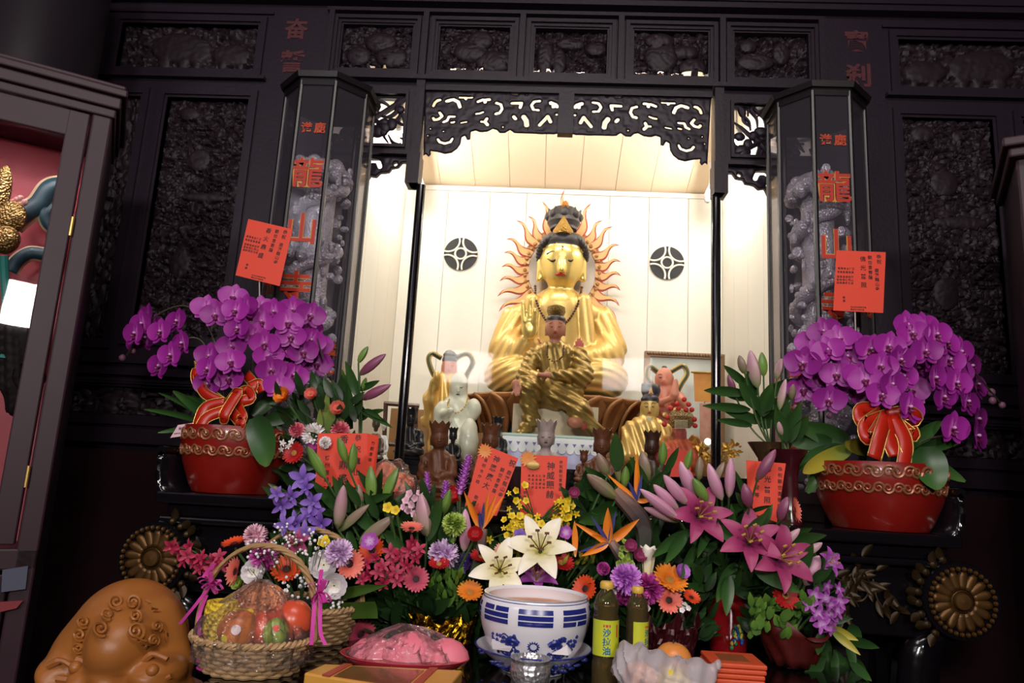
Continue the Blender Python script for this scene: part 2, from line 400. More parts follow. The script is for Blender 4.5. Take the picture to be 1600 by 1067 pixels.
def carved(name, x0, x1, z0, z1, seed, label, figs=(), holes=False, n=64, depth=.028, group=None):
    W, Hh = x1-x0, z1-z0; nx = n; nz = max(12, int(n*Hh/W)) if Hh < 2*W else int(n*2.2)
    U, Z = np.meshgrid(np.linspace(0, W, nx), np.linspace(0, Hh, nz)); h = relief(U, Z, seed)*.75
    for (fx, fz, rx, rz, k) in figs:
        e = ((U/W-fx)/rx)**2+((Z/Hh-fz)/rz)**2; h = np.maximum(h, np.where(e < 1, k*(.62+.35*np.sqrt(np.clip(1-e, 0, 1))+.16*relief(U, Z, seed+9, 34)), 0))
    y = YW+.055-h*depth*1.6
    b = MB(); rows = [[(x0+U[j, i], y[j, i], z0+Z[j, i]) for i in range(nx)] for j in range(nz)]; b.grid(rows)
    if holes:
        r = vnoise(U*40, Z*3, seed+20); keep = []
        for k, f in enumerate(b.f):
            j, i = f[0]//nx, f[0] % nx
            if j < nz*.11 and j > 0 and r[j, i] > .56: continue
            keep.append(f)
        b.f = keep; b.m = [0]*len(keep)
    o = b.build(name, m_carve, loc=((x0+x1)/2, YW+.05, z0)); s_ = o.modifiers.new('thickness', 'SOLIDIFY'); s_.thickness = .012; s_.offset = -1
    return props(o, label, 'carving', group)
ELE_L = [(.42, .52, .20, .33, 1.0), (.56, .45, .10, .30, .95), (.33, .2, .05, .22, .9), (.47, .2, .04, .2, .9), (.57, .15, .035, .2, .9), (.30, .45, .06, .2, .9), (.82, .36, .13, .26, .95), (.74, .4, .07, .2, .9), (.76, .14, .03, .16, .85), (.89, .14, .03, .16, .85)]
ELE_R = [(1-a, b_, c, d, e) for a, b_, c, d, e in ELE_L]
for sgn, w in ((-1, 'left'), (1, 'right')):
    q = lambda h: sorted((XC+sgn*h[0], XC+sgn*h[1]))
    carved('carved_panel', *q(WING[0]), WING[0][2], WING[0][3], 11+sgn, 'dark wooden panel carved with elephants, high in the %s wing of the screen' % w, ELE_L if sgn < 0 else ELE_R, n=90)
    carved('carved_panel', *q(WING[1]), WING[1][2], WING[1][3], 21+sgn, 'tall dark carved wooden panel between the %s lantern and the cabinet' % w, [(.25, .94, .12, .03, .8), (.45, .74, .14, .05, .75), (.6, .58, .30, .02, .75), (.4, .3, .12, .06, .75)], n=96)
    carved('carved_panel', *q(WING[2]), WING[2][2], WING[2][3], 31+sgn, 'narrow tall carved panel beside the %s glass cabinet' % w, n=34)
    carved('carved_panel', *q(WING[3]), WING[3][2], WING[3][3], 41+sgn, 'low narrow carved panel behind the orchids of the %s pot' % w, n=80)
for k, (a, c) in enumerate(CELLS):
    fg = [[(.55, .62, .2, .2, 1), (.72, .3, .2, .22, .95), (.25, .3, .15, .2, .95)], [(.58, .72, .16, .18, 1), (.45, .45, .22, .2, 1), (.8, .25, .25, .22, .95)],
          [(.15, .4, .12, .4, 1), (.5, .7, .2, .14, 1), (.85, .6, .15, .16, 1), (.35, .3, .1, .3, .95)], [(.35, .8, .18, .14, 1), (.38, .45, .2, .34, .95), (.7, .55, .16, .12, 1), (.8, .2, .16, .18, 1)], [(.3, .4, .25, .2, 1), (.65, .6, .12, .25, 1), (.2, .75, .12, .15, .95)]][k]
    carved('carved_panel', XC+a, XC+c, 3.392, 3.618, 50+k, 'dark pierced carving in the top row of the screen, %s' % ['first cell from the left lantern', 'second cell from the left', 'middle cell above the golden statue', 'second cell from the right', 'last cell by the right lantern'][k], fg, holes=True, n=76)
# ---------------------------------------------------------------- pierced fretwork
def sd_poly(U, Z, P):
    P = np.array(P); d = np.full(U.shape, 1e9); s = np.ones(U.shape)
    for i in range(len(P)):
        a, c = P[i], P[i-1]; e = c-a; wx, wz = U-a[0], Z-a[1]; t = np.clip((wx*e[0]+wz*e[1])/(e@e+1e-12), 0, 1)
        d = np.minimum(d, (wx-e[0]*t)**2+(wz-e[1]*t)**2)
        c1 = Z >= a[1]; c2 = Z < c[1]; c3 = e[0]*wz > e[1]*wx; s = np.where((c1 & c2 & c3) | (~c1 & ~c2 & ~c3), -s, s)
    return s*np.sqrt(d)
def pierced(poly, holes, yc, th, h=.0035, groove=0.0, seed=3):
    """polygon plate (x,z) with rounded capsule-chain holes [(pts, r)] -> MB"""
    P = np.array(poly); lo = P.min(0)-2*h; hi = P.max(0)+2*h
    def fn(Q, d):
        U, Z = Q[:, 0], Q[:, 2]; s = sd_poly(U, Z, poly); hd = np.full(len(U), 1e9)
        for pts, r in holes:
            if len(pts) == 1: pts = [pts[0], (pts[0][0]+1e-5, pts[0][1])]
            for a, c in zip(pts[:-1], pts[1:]):
                a, c = np.array(a), np.array(c); e = c-a; t = np.clip(((U-a[0])*e[0]+(Z-a[1])*e[1])/(e@e+1e-12), 0, 1)
                hd = np.minimum(hd, np.hypot(U-a[0]-e[0]*t, Z-a[1]-e[1]*t)-r)
        s = np.maximum(s, -hd); t2 = th/2+np.clip(-s, 0, .006)*.7
        if groove: t2 = t2-groove*vnoise(U*55, Z*55, seed)
        return np.maximum(s, np.abs(Q[:, 1]-yc)-t2)
    c = ((lo+hi)/2); e = (hi-lo)/2
    return sculpt([(0, [('b', (c[0], yc, c[1]), (e[0], th/2+.008, e[1]), .001)], fn)], res=int(max(hi-lo)/h), pad=.004)
def px2(pts, ox, oy, sc):
    return [(lambda p: (p.x, p.z))(at(ox+x/sc, oy+y/sc, YW+.01)) for x, y in pts]
sil = [(95, 40), (75, 755), (100, 735), (130, 768), (155, 740), (150, 705), (220, 715), (300, 735), (370, 725), (430, 680), (465, 630), (475, 560), (510, 545), (530, 590), (565, 585), (572, 505), (620, 490), (660, 508), (740, 505), (800, 475), (840, 485), (870, 515), (930, 515), (980, 485), (1020, 515), (1070, 520), (1440, 530), (1470, 525), (1530, 535), (1572, 528), (1572, 60)]
hl = [([(182, 235), (197, 200), (225, 178), (250, 175)], 14), ([(320, 185), (390, 168), (440, 195), (458, 245)], 17), ([(455, 148), (585, 150)], 10), ([(520, 160)], 16), ([(645, 190), (700, 172), (765, 170)], 15), ([(720, 195)], 18), ([(838, 205), (885, 222), (897, 268), (870, 308), (832, 316)], 13), ([(245, 305), (272, 340), (240, 372), (192, 380), (178, 360)], 13),
      ([(400, 347), (342, 347), (325, 388), (288, 403)], 13), ([(368, 408), (398, 403)], 10), ([(468, 412), (528, 402)], 8), ([(628, 318), (662, 314), (698, 300)], 11), ([(738, 368), (718, 400), (745, 432)], 15), ([(680, 400), (718, 400)], 12), ([(1008, 113), (1060, 116)], 8), ([(1150, 118)], 9), ([(1000, 207), (1100, 207), (1085, 252)], 15), ([(1290, 184), (1232, 190), (1203, 230), (1222, 272), (1278, 280)], 13), ([(1405, 205), (1450, 222), (1468, 242)], 20), ([(1430, 246)], 18),
      ([(1018, 348), (1035, 368)], 17), ([(1122, 350), (1148, 390), (1153, 435)], 24), ([(1372, 345), (1340, 380), (1288, 435)], 16), ([(1372, 345), (1400, 400)], 17), ([(1465, 326)], 13), ([(227, 583), (247, 612), (300, 628), (358, 610), (378, 577)], 12), ([(150, 475)], 8), ([(285, 500)], 8), ([(122, 545)], 8), ([(905, 455)], 9)]
mpx = ppm(YW)/6.667
poly = px2(sil, 650, 130, 6.667); hol = [(px2(p, 650, 130, 6.667), r*mpx*1.12) for p, r in hl]
b = pierced(poly, hol, YW+.012, .010, .0036, .004)
xm = poly[-1][0]; n0 = len(b.v)
b.v += [(2*xm-x, y, z) for x, y, z in b.v]; b.f += [tuple(i+n0 for i in f[::-1]) for f in b.f]; b.m = [0]*len(b.f); b.t = [0.0]*len(b.v)
fr(b, poly[0][0]+.01, 2*xm-poly[0][0]-.01, 3.04, 3.285, .014, YW-.012, YW+.02) if False else None
b.box((poly[0][0], YW-.012, 3.282), (2*xm-poly[0][0], YW+.03, 3.325)); b.box((xm-.035, YW-.014, 3.085), (xm+.035, YW+.03, 3.3))
o = b.build('fretwork_valance', m_wood, loc=(xm, YW, 3.3)); props(o, 'wide dark fretwork valance with scrolls hanging above the golden statue', 'carving')
# square lattices and brackets of the side bays
def lattice(x0, x1, z0, z1, seed):
    r = random.Random(seed); b = MB(); W, Hh = x1-x0, z1-z0
    for k in range(26):
        p = [(x0+r.random()*W, YW+.02+.01*r.random(), z0+r.random()*Hh)]; a = r.random()*6.28
        for s in range(5):
            a += r.uniform(-.9, .9); p.append((p[-1][0]+math.cos(a)*.045, p[-1][1], p[-1][2]+math.sin(a)*.045))
        p = [(min(max(q[0], x0), x1), q[1], min(max(q[2], z0), z1)) for q in p]
        b.tube(bez(p, 4), [.004+.007*math.sin(PI*i/20) for i in range(21)], 6)
    for k in range(11):
        c = (x0+r.random()*W, YW+.02, z0+r.random()*Hh*.8); c = (min(max(c[0], x0+.03), x1-.03), c[1], max(c[2], z0+.03)); b.ball(c, (.02+.02*r.random(), .012, .015+.02*r.random()))
    b.tube([(x0, YW+.02, z0), (x0+.5*W, YW+.02, z0+.45*Hh), (x1, YW+.02, z1)], .012, 6)
    b.ball(((x0+x1)/2+(.06 if seed % 2 else -.06), YW+.02, z0+.35*Hh), (.05, .015, .035))
    return b
for sgn, w in ((-1, 'left'), (1, 'right')):
    x0, x1 = sorted((XC+sgn*.748, XC+sgn*1.11)); b = lattice(x0, x1, 3.008, 3.258, 3 if sgn > 0 else 8)
    o = b.build('lattice_panel', m_wood, loc=((x0+x1)/2, YW+.02, 3.008)); props(o, 'small dark openwork panel with bright light behind, beside the %s lantern top' % w, 'carving')
    e = lambda q: (XC+sgn*q)
    pl = [(.70, 2.956), (.70, 2.925), (.745, 2.93), (.76, 2.905), (.79, 2.90), (.80, 2.88), (.84, 2.875), (.86, 2.855), (.885, 2.86), (.90, 2.825), (.93, 2.815), (.96, 2.83), (1.0, 2.79), (1.10, 2.70), (1.10, 2.956)]
    b = pierced([(e(x), z) for x, z in pl], [([(e(.845), 2.905), (e(.855), 2.93), (e(.885), 2.935), (e(.905), 2.915)], .010), ([(e(.775), 2.92)], .010), ([(e(.90), 2.875), (e(.925), 2.87)], .009), ([(e(1.0), 2.9), (e(1.05), 2.86)], .015)], YW+.02, .03, .004, .004)
    o = b.build('corner_bracket', m_wood, loc=(e(.9), YW+.02, 2.95)); props(o, 'dark scroll bracket under the lattice beside the %s lantern' % w, 'bracket')
# glazing bars and sill of the niche
b = MB(); GX0, GX1 = XC-.648, XC+.672
for x in (GX0, GX1):
    b.lathe([(.021, 1.585), (.021, 2.82)], (x, YW+.01, 0), 12); b.box((x-.012, YW+.02, 1.585), (x+.012, YW+.045, 2.82))
b.box((XC-1.10, YW-.02, 1.50), (XC+1.10, YW+.07, 1.585)); b.box((XC-1.10, YW, .2), (XC+1.10, YW+.05, 1.50)); b.box((XC-1.10, YW-.03, 1.575), (XC+1.10, YW+.07, 1.59))
wf = struct(b.build('window_1', m_lacq, smooth=True))
m_pane = clear_mat('window_pane', '#fbfdfb', .02, 1.4, .08)
for x0, x1, nm in ((XC-1.10, GX0-.012, 'pane'), (GX0+.012, GX1-.012, 'pane'), (GX1+.012, XC+1.10, 'pane')):
    b = MB(); z1 = 2.81
    b.box((x0, YW+.028, 1.59), (x1, YW+.034, z1)); b.build(nm, m_pane, wf, smooth=False)
# ---------------------------------------------------------------- niche shell
NX0, NX1, NYB, NZF, NZB, NZC = XC-.975, XC+.985, 4.17, 1.56, 3.31, 3.72
b = MB(); seams = [at(p, 450, NYB).x for p in (757, 816, 949, 1012, 1075, 690)]
xs = [NX0] + sorted(seams) + [NX1]
for a, c in zip(xs[:-1], xs[1:]): b.box((a+.002, NYB, NZF), (c-.002, NYB+.04, NZB))
b.box((NX0, NYB+.012, NZF), (NX1, NYB+.06, NZB)); b.box((NX0, NYB-.012, NZB-.03), (NX1, NYB+.01, NZB)); struct(b.build('wall_niche_back', m_cream, smooth=False))
for sgn, x, nm in ((-1, NX0, 'wall_niche_left'), (1, NX1, 'wall_niche_right')):
    b = MB()
    for k in range(4):
        y0 = YW+.1+k*.27; b.box((x, y0+.002, NZF), (x+sgn*.04, min(y0+.268, NYB+.03), NZC))
    b.box((x+sgn*.012, YW+.09, NZF), (x+sgn*.05, NYB+.05, NZC)); b.box((x, YW+.09, 1.5), (XC+sgn*1.14, YW+.11, 3.35)); struct(b.build(nm, m_cream, smooth=False))
b = MB(); n = 9
for k in range(n):
    x0 = NX0+(NX1-NX0)*k/n; x1 = NX0+(NX1-NX0)*(k+1)/n-.003
    b.add([(x0, YW+.09, NZC), (x1, YW+.09, NZC), (x1, NYB+.04, NZB), (x0, NYB+.04, NZB), (x0, YW+.09, NZC+.02), (x1, YW+.09, NZC+.02), (x1, NYB+.04, NZB+.02), (x0, NYB+.04, NZB+.02)], [(0, 1, 2, 3), (7, 6, 5, 4), (0, 4, 5, 1), (1, 5, 6, 2), (2, 6, 7, 3), (3, 7, 4, 0)])
b.add([(NX0, YW+.09, NZC+.008), (NX1, YW+.09, NZC+.008), (NX1, NYB+.04, NZB+.008), (NX0, NYB+.04, NZB+.008), (NX0, YW+.09, NZC+.03), (NX1, YW+.09, NZC+.03), (NX1, NYB+.04, NZB+.03), (NX0, NYB+.04, NZB+.03)], [(0, 1, 2, 3), (7, 6, 5, 4), (0, 4, 5, 1), (1, 5, 6, 2), (2, 6, 7, 3), (3, 7, 4, 0)])
struct(b.build('ceiling_niche', m_ceil, smooth=False))
b = MB(); b.box((NX0-.05, YW+.05, NZF-.05), (NX1+.05, NYB+.05, NZF)); struct(b.build('floor_niche', mat('niche_floor', '#8a6a4a', .5), smooth=False))
# lamps of the niche: two tubes along the sides, one across behind the valance
for (p, q, lb) in (((NX0+.13, 3.28, 3.25), (NX0+.13, 4.0, 3.2), 'glowing fluorescent tube behind the openwork left of the valance'), ((NX1-.13, 3.28, 3.25), (NX1-.13, 4.0, 3.2), 'glowing fluorescent tube behind the openwork right of the valance'), ((XC-.55, 3.16, 3.44), (XC+.55, 3.16, 3.44), 'fluorescent tube hidden behind the fretwork valance')):
    t = thing('fluorescent_lamp', lb, 'lamp', p); P, Q = V3(p), V3(q); dv = (Q-P).normalized()
    b = MB(); b.tube([P+dv*.03, Q-dv*.03], .013, 10); b.build('tube', m_tube, t)
    b = MB(); b.tube([P, P+dv*.03], .017, 10); b.tube([Q-dv*.03, Q], .017, 10); up = V3((0, 0, .035)); b.tube([P+up, Q+up], .02, 6)
    for k in (.1, .9):
        c = P+(Q-P)*k; zc = NZC+(NZB-NZC)*(c.y-YW-.09)/(NYB-YW-.05); b.tube([c+up, (c.x, c.y, zc)], .006, 6)
    b.build('fitting', m_cap, t)
# round vents with a coin pattern
for px, py, lb in ((720, 397, 'round black coin-pattern vent left of the golden statue'), (1042, 411, 'round black coin-pattern vent right of the golden statue')):
    c = at(px, py, NYB-.004); R = 27.5*ppm(NYB); t = thing('wall_vent', lb, 'vent', c)
    b = MB(); b.lathe([(R, 0), (R, .006), (0, .006)], (0, 0, 0), 48); place(b, T(c) @ Matrix.Rotation(PI/2, 4, 'X')); b.build('opening', m_dark, t)  # solid disc; the shade inside the hole is put into its colour
    b = MB(); w = R*.06
    for k in range(4):
        a = PI/4+k*PI/2; cc = V3((math.cos(a), 0, math.sin(a)))*R*1.088; pts = []
        for s in range(17):
            g = a+PI+(-1+2*s/16)*1.12; pts.append(c+cc+V3((math.cos(g), 0, math.sin(g)))*R*.668+V3((0, -.008, 0)))
        pts = [p for p in pts if (p-c).xz.length < R*1.0]; b.tube(pts, w, 6)
    b.tube([c+V3((math.cos(s*PI/12)*R*.33, -.009, math.sin(s*PI/12)*R*.33)) for s in range(25)], w, 6)
    b.build('coin_grille', m_cream, t)
# ================================================================ altar tables, lanterns, cabinets
m_gilt = mat('dull_gilt', '#5c4222', .42, .6, .5, noise=('#5a3a16', 40))
m_goldink = mat('gold_outline', '#c98d3e', .5, .2)
m_redink = mat('red_lettering', '#b42c16', .5)
def disc_flower(mb_make, c, R, t, sgn):
    """gilded rosette with petals on a scroll drum, facing the hall"""
    b = MB(); X = T(c)
    b.lathe([(R*.27, -.012), (R*.27, 0), (R*.22, .008), (0, .01)], n=24); b.lathe([(R*.33, -.014), (R*.33, -.002), (R*.29, .002), (R*.27, -.004)], n=24, cap=False)
    place(b, X @ Matrix.Rotation(PI/2, 4, 'X')); b.build('boss', m_gilt, t)
    for k in range(16):
        a = 2*PI*k/16+.1; b = MB(); b.petal(T(c) @ Matrix.Rotation(a, 4, 'Y') @ T((0, -.004, R*.34)), R*.5, R*.31, lambda q: .55+.45*math.sin(PI*min(1, q*.75+.15)) if q < .93 else .55, cup=-.35, n=5)
        o = b.build('petal', m_gilt, t); s_ = o.modifiers.new('thickness', 'SOLIDIFY'); s_.thickness = .006
    b = MB()
    for k in range(34):
        a = 2*PI*k/34; b.ball((c[0]+math.cos(a)*R*.92, c[1]-.004, c[2]+math.sin(a)*R*.92), R*.075, 6, 4)
    b.build('bead_ring', m_gilt, t)
# altar table with upturned ends
AX0, AX1, AY0, AY1 = -1.205, 1.245, 2.22, 2.525
t = thing('altar_table', 'long black lacquered altar table with scroll ends and gilded rosettes, under the orchid pots', 'table', (XC, 2.6, 0))
b = MB(); b.box((AX0, AY0, ZA-.035), (AX1, AY1, ZA)); bevel(b.build('tabletop', m_lacq, t, smooth=False), .006)
b = MB(); b.box((AX0+.03, AY0+.03, ZA-.075), (AX1-.03, AY1-.03, ZA-.035)); b.box((AX0+.012, AY0+.012, ZA-.095), (AX1-.012, AY1-.012, ZA-.075)); b.box((AX0+.06, AY0+.045, ZA-.30), (AX1-.06, AY0+.075, ZA-.095))
bevel(b.build('apron', m_lacq, t, smooth=False), .006)
for sgn, x in ((-1, AX0), (1, AX1)):
    b = MB(); p = bez([(x-sgn*.06, 0, ZA-.005), (x-sgn*.015, 0, ZA+.01), (x+sgn*.0, 0, ZA+.06), (x-sgn*.002, 0, ZA+.11), (x+sgn*.012, 0, ZA+.125)], 6)
    rows = []
    for q in p: rows.append([(q.x, y, q.z) for y in (AY0+.02, AY0+.3, AY1-.02)])
    b.grid(rows); b.tube([(x+sgn*.012, AY0+.02, ZA+.125), (x+sgn*.012, AY1-.02, ZA+.125)], .016, 10)
    o = b.build('upturned_end', m_lacq, t); s_ = o.modifiers.new('thickness', 'SOLIDIFY'); s_.thickness = .022
    cpx = (243, 871) if sgn < 0 else (1497, 938); c = at(*cpx, AY0+.02); R = .108
    b = MB(); b.lathe([(R, 0), (R*1.03, .008), (R*1.03, .02), (R, .03), (R, .28)], (0, 0, 0), 40); place(b, T((c.x, AY0+.0, c.z)) @ Matrix.Rotation(-PI/2, 4, 'X')); b.build('scroll_drum', m_lacq, t)
    disc_flower(None, (c.x, AY0-.002, c.z), R*.92, t, sgn)
    # carved gilt fringe on the inner edge of the scroll and the table leg below
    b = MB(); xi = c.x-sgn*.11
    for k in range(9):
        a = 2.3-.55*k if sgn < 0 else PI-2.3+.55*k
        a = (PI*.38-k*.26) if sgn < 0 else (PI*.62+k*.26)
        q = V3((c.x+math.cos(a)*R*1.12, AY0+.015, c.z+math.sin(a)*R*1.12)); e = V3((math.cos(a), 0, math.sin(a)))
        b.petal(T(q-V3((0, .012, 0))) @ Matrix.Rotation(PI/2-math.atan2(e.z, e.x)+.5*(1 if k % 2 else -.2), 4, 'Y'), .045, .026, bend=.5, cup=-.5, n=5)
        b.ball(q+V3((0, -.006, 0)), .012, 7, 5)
    b.build('gilt_fringe', mat('dark_gilt', '#33240f', .45, .5), t)  # gilt in an even tone, darker than the rosettes
    b = MB(); pts = bez([(c.x-sgn*.02, 0, c.z-.09), (c.x-sgn*.10, 0, c.z-.17), (c.x-sgn*.12, 0, c.z-.5), (c.x-sgn*.05, 0, c.z-.9), (c.x-sgn*.1, 0, .02)], 6)
    b.grid([[(q.x-.05, AY0+.03, q.z), (q.x+.05, AY0+.03, q.z)] for q in pts]); o = b.build('leg', m_lacq, t); s_ = o.modifiers.new('thickness', 'SOLIDIFY'); s_.thickness = .08
for x in (AX0+.1, AX1-.1):
    b = MB(); b.box((x-.05, AY1-.12, 0), (x+.05, AY1-.04, ZA-.09)); b.build('leg', m_lacq, t, smooth=False)
# inner altar shelf between the lanterns
t2 = thing('inner_altar', 'dark inner altar shelf before the niche glass, carrying the row of wooden statues', 'table', (XC, 2.74, 0))
b = MB(); b.box((-.69, 2.535, ZA-.03), (.80, 2.95, ZA)); b.build('tabletop', m_lacq, t2, smooth=False)
b = MB(); b.box((-.67, 2.56, 0), (.78, 2.93, ZA-.03)); b.build('cabinet_body', m_lacq, t2, smooth=False)
# gilded carving on the apron at the right, under the dendrobium
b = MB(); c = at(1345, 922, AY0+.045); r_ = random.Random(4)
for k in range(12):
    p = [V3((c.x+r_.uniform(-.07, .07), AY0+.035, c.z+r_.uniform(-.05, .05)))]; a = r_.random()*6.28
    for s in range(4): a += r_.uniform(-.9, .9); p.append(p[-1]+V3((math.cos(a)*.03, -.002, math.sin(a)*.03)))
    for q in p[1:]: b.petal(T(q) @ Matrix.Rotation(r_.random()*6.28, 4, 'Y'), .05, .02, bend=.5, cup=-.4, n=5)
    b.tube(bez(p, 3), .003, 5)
b.build('gilt_carving', mat('dark_gilt', '#33240f', .45, .5), t)
# offering table in front
t = thing('offering_table', 'low black polished offering table carrying the baskets and the censer', 'table', (-.08, 1.75, 0))
b = MB(); b.box((-.66, 1.32, ZT-.03), (.80, 2.2, ZT)); bevel(b.build('tabletop', mat('black_polish', '#0b090b', .08, 0, .5, coat=.5), t, smooth=False), .005)
b = MB(); b.box((-.63, 1.36, ZT-.16), (.77, 2.16, ZT-.03)); b.build('apron', m_lacq, t, smooth=False)
for x in (-.60, .74):
    for y in (1.38, 2.12):
        b = MB(); b.box((x-.035, y-.035, 0), (x+.035, y+.035, ZT-.16)); b.build('leg', m_lacq, t, smooth=False)
# ---------------------------------------------------------------- octagonal lanterns
m_lglass = clear_mat('lantern_glass', '#f2f0f2', .04, 1.45, .4, .05, '#a09aa8')
m_silver = mat('embossed_silver', '#dddbe4', .34, .4, .5, bump=(120, .5, 'v'))
m_post = mat('lantern_post', '#191416', .35, 0, .5)
def octa(c, R, a0=PI/8): return [V3((c[0]+R*math.cos(a0+k*PI/4), c[1]+R*math.sin(a0+k*PI/4), 0)) for k in range(8)]
def lantern(sgn, label):
    front = at(498 if sgn < 0 else 1299, 122 if sgn < 0 else 138, 2.58); cx, ztop = front.x, front.z
    cy, R = 2.755, .186; zb = ZA+.004
    cx = cx + (0 if sgn < 0 else 0); t = thing('octagonal_lantern', label, 'lantern', (cx, cy, zb))
    P = octa((cx, cy), R)
    def ring(mb, R0, R1, z0, z1):
        a, c = octa((cx, cy), R0), octa((cx, cy), R1); n = 8
        mb.add([p+V3((0, 0, z0)) for p in a]+[p+V3((0, 0, z1)) for p in c], [tuple(range(8))[::-1], tuple(range(8, 16))]+[(i, (i+1) % n, n+(i+1) % n, n+i) for i in range(n)])
    b = MB(); ring(b, R*1.10, R*1.14, ztop, ztop+.022); ring(b, R*1.14, R*.9, ztop+.022, ztop+.04); ring(b, R*1.03, R*1.03, ztop-.03, ztop); b.build('cap', m_post, t, smooth=False)
    b = MB(); ring(b, R*.92, R*.92, 0, zb); b.build('pedestal', m_post, t, smooth=False)
    b = MB(); ring(b, R*1.02, R*1.02, zb, zb+.06); ring(b, R*1.04, R*1.0, zb+.06, zb+.1); b.build('base', m_post, t, smooth=False)
    for p in P:
        b = MB(); e = (p-V3((cx, cy, 0))).normalized(); b.tube([p-e*.004+V3((0, 0, zb+.06)), p-e*.004+V3((0, 0, ztop-.01))], .0105, 8); b.build('post', m_post, t)
    for k in range(8):
        p, q = P[k], P[(k+1) % 8]; m = (p+q)/2-V3((cx, cy, 0)); nrm = m.normalized(); b = MB(); i_ = nrm*-.004
        b.prism([p+V3((0, 0, zb+.07)), q+V3((0, 0, zb+.07)), q+V3((0, 0, ztop-.01)), p+V3((0, 0, ztop-.01))], i_)
        fr_ = abs(nrm.x) < .1 and nrm.y < 0; diag = nrm.y < -.5 and abs(nrm.x) > .5
        if fr_ or (diag and nrm.x*sgn < 0) or (diag and nrm.x*sgn > 0):
            ex = V3((-nrm.y, nrm.x, 0)); ex = ex if ex.x > 0 else -ex; O = V3((cx, cy, 0))+m+nrm*.002; W2 = (p-q).length
            if fr_: it = [('港', -.027, ztop-.215, .047), ('鹿', .027, ztop-.215, .047)]+[(c_, .0, ztop-.405-.232*k2, .125) for k2, c_ in enumerate('龍山寺')]
            elif nrm.x*sgn < 0: it = [(c_, .022*(-sgn), 1.985+.005-.072*k2, .052) for k2, c_ in enumerate('艋北市子號')]
            else: it = [(c_, 0, ztop-.70-.15*k2, .09) for k2, c_ in enumerate('名光')]
            b.mi = 1; letters(b, it, O, ex, V3((0, 0, 1)), .03)
            b.mi = 2; letters(b, it, O+nrm*.0015, ex, V3((0, 0, 1)), .012)
        b.build('glass_panel', [m_lglass, m_goldink, m_redink], t, smooth=False)
    # embossed silver dragon column inside
    r_ = random.Random(5+sgn); b = MB(); zc = ztop-.30
    b.lathe([(.062, zb+.08), (.062, zc-.12), (.05, zc-.05), (.02, zc-.02), (0, zc-.01)], (cx, cy, 0), 24); b.build('silver_column', m_silver, t)
    b = MB(); pts = []
    for k in range(130):
        a = k*.21; pts.append((cx+.085*math.cos(a), cy+.085*math.sin(a), zb+.12+(zc-.14-zb)*k/129))
    b.tube(pts, [.026+.006*math.sin(k*.9) for k in range(130)], 10)
    for k in range(0, 130, 2):
        for s in (-1, 1): b.ball((pts[k][0]+.012*s*math.cos(k), pts[k][1]+.012*s, pts[k][2]+.016), .017, 6, 5)
    b.ball((cx, cy, zc-.03), (.10, .10, .05), 16, 8)
    for k in range(26):
        a = r_.random()*6.28; h_ = r_.random(); b.ball((cx+math.cos(a)*.1*math.cos(h_), cy+math.sin(a)*.1*math.cos(h_), zc-.06+.09*math.sin(h_)-.02), .02+.014*r_.random(), 8, 6)
    for k in range(150):
        a = r_.random()*6.28; z = zb+.1+(zc-.1-zb)*r_.random(); b.ball((cx+math.cos(a)*.108, cy+math.sin(a)*.108, z), (.008+.016*r_.random(), .008+.016*r_.random(), .01+.018*r_.random()), 7, 5)
    b.build('silver_dragon', m_silver, t)
lantern(-1, 'tall octagonal glass lantern with red characters, left of the niche opening')
lantern(1, 'tall octagonal glass lantern with red characters, right of the niche opening')
# ---------------------------------------------------------------- left glass cabinet with guardian statue
m_cab = mat('cabinet_wood', '#341b25', .48, 0, .35, noise=('#26131b', 12))
m_cabred = mat('cabinet_red_lining', '#c4606a', .5, noise=('#b04c58', 6))
ce = V3((math.sin(math.radians(58)), math.cos(math.radians(58)), 0)); cn = V3((ce.y, -ce.x, 0))
K = at(122, 500, 2.05); K.z = 0
CB = lambda u, v, z: K+ce*u-cn*v+V3((0, 0, z))          # u right (negative = left), v depth behind the front
def cbox(mb, u0, u1, v0, v1, z0, z1):
    p = [CB(u, v, z) for z in (z0, z1) for v in (v0, v1) for u in (u0, u1)]
    return mb.add(p, [(0, 2, 3, 1), (4, 5, 7, 6), (0, 1, 5, 4), (2, 6, 7, 3), (0, 4, 6, 2), (1, 3, 7, 5)])
def cpx(px, py, v=0):
    p = hit(px, py, CB(0, v, 0), cn)-K; return p.dot(ce), p.z
CW, CD = 1.0, .42
u_g, z_gt = cpx(117, 215); u_g2, z_gb = cpx(31, 832); u_c, z_c = cpx(178, 163); u_ct, z_ct = cpx(150, 137)
u_g = -.118; z_rail = cpx(20, 857)[1]
t = thing('display_cabinet', 'tall dark red wooden cabinet with glass door around the guardian statue', 'cabinet', CB(-CW/2, CD/2, 0))
b = MB(); cbox(b, -.055, 0, 0, .05, 0, z_c); cbox(b, -CW, -CW+.055, 0, .05, 0, z_c); cbox(b, -.03, 0, .05, CD, 0, z_c); cbox(b, -CW, -CW+.03, .05, CD, 0, z_c)
cbox(b, -CW, 0, 0, .04, z_rail-.06, z_rail); cbox(b, -CW, 0, 0, .04, .08, .16); cbox(b, -CW, 0, .04, CD, z_rail-.05, z_rail-.02); cbox(b, -CW, 0, .02, CD, z_c-.02, z_c)
bevel(b.build('carcass', m_cab, t, smooth=False), .006)
b = MB()
for k, (o_, z0, z1) in enumerate(((.008, z_c-.05, z_c-.02), (.018, z_c-.02, z_c+.02), (.032, z_c+.02, z_c+.045), (.025, z_c+.045, z_c+.06))): cbox(b, -CW-o_, o_, -o_, CD, z0, z1)
bevel(b.build('cornice', m_cab, t, smooth=False), .005)
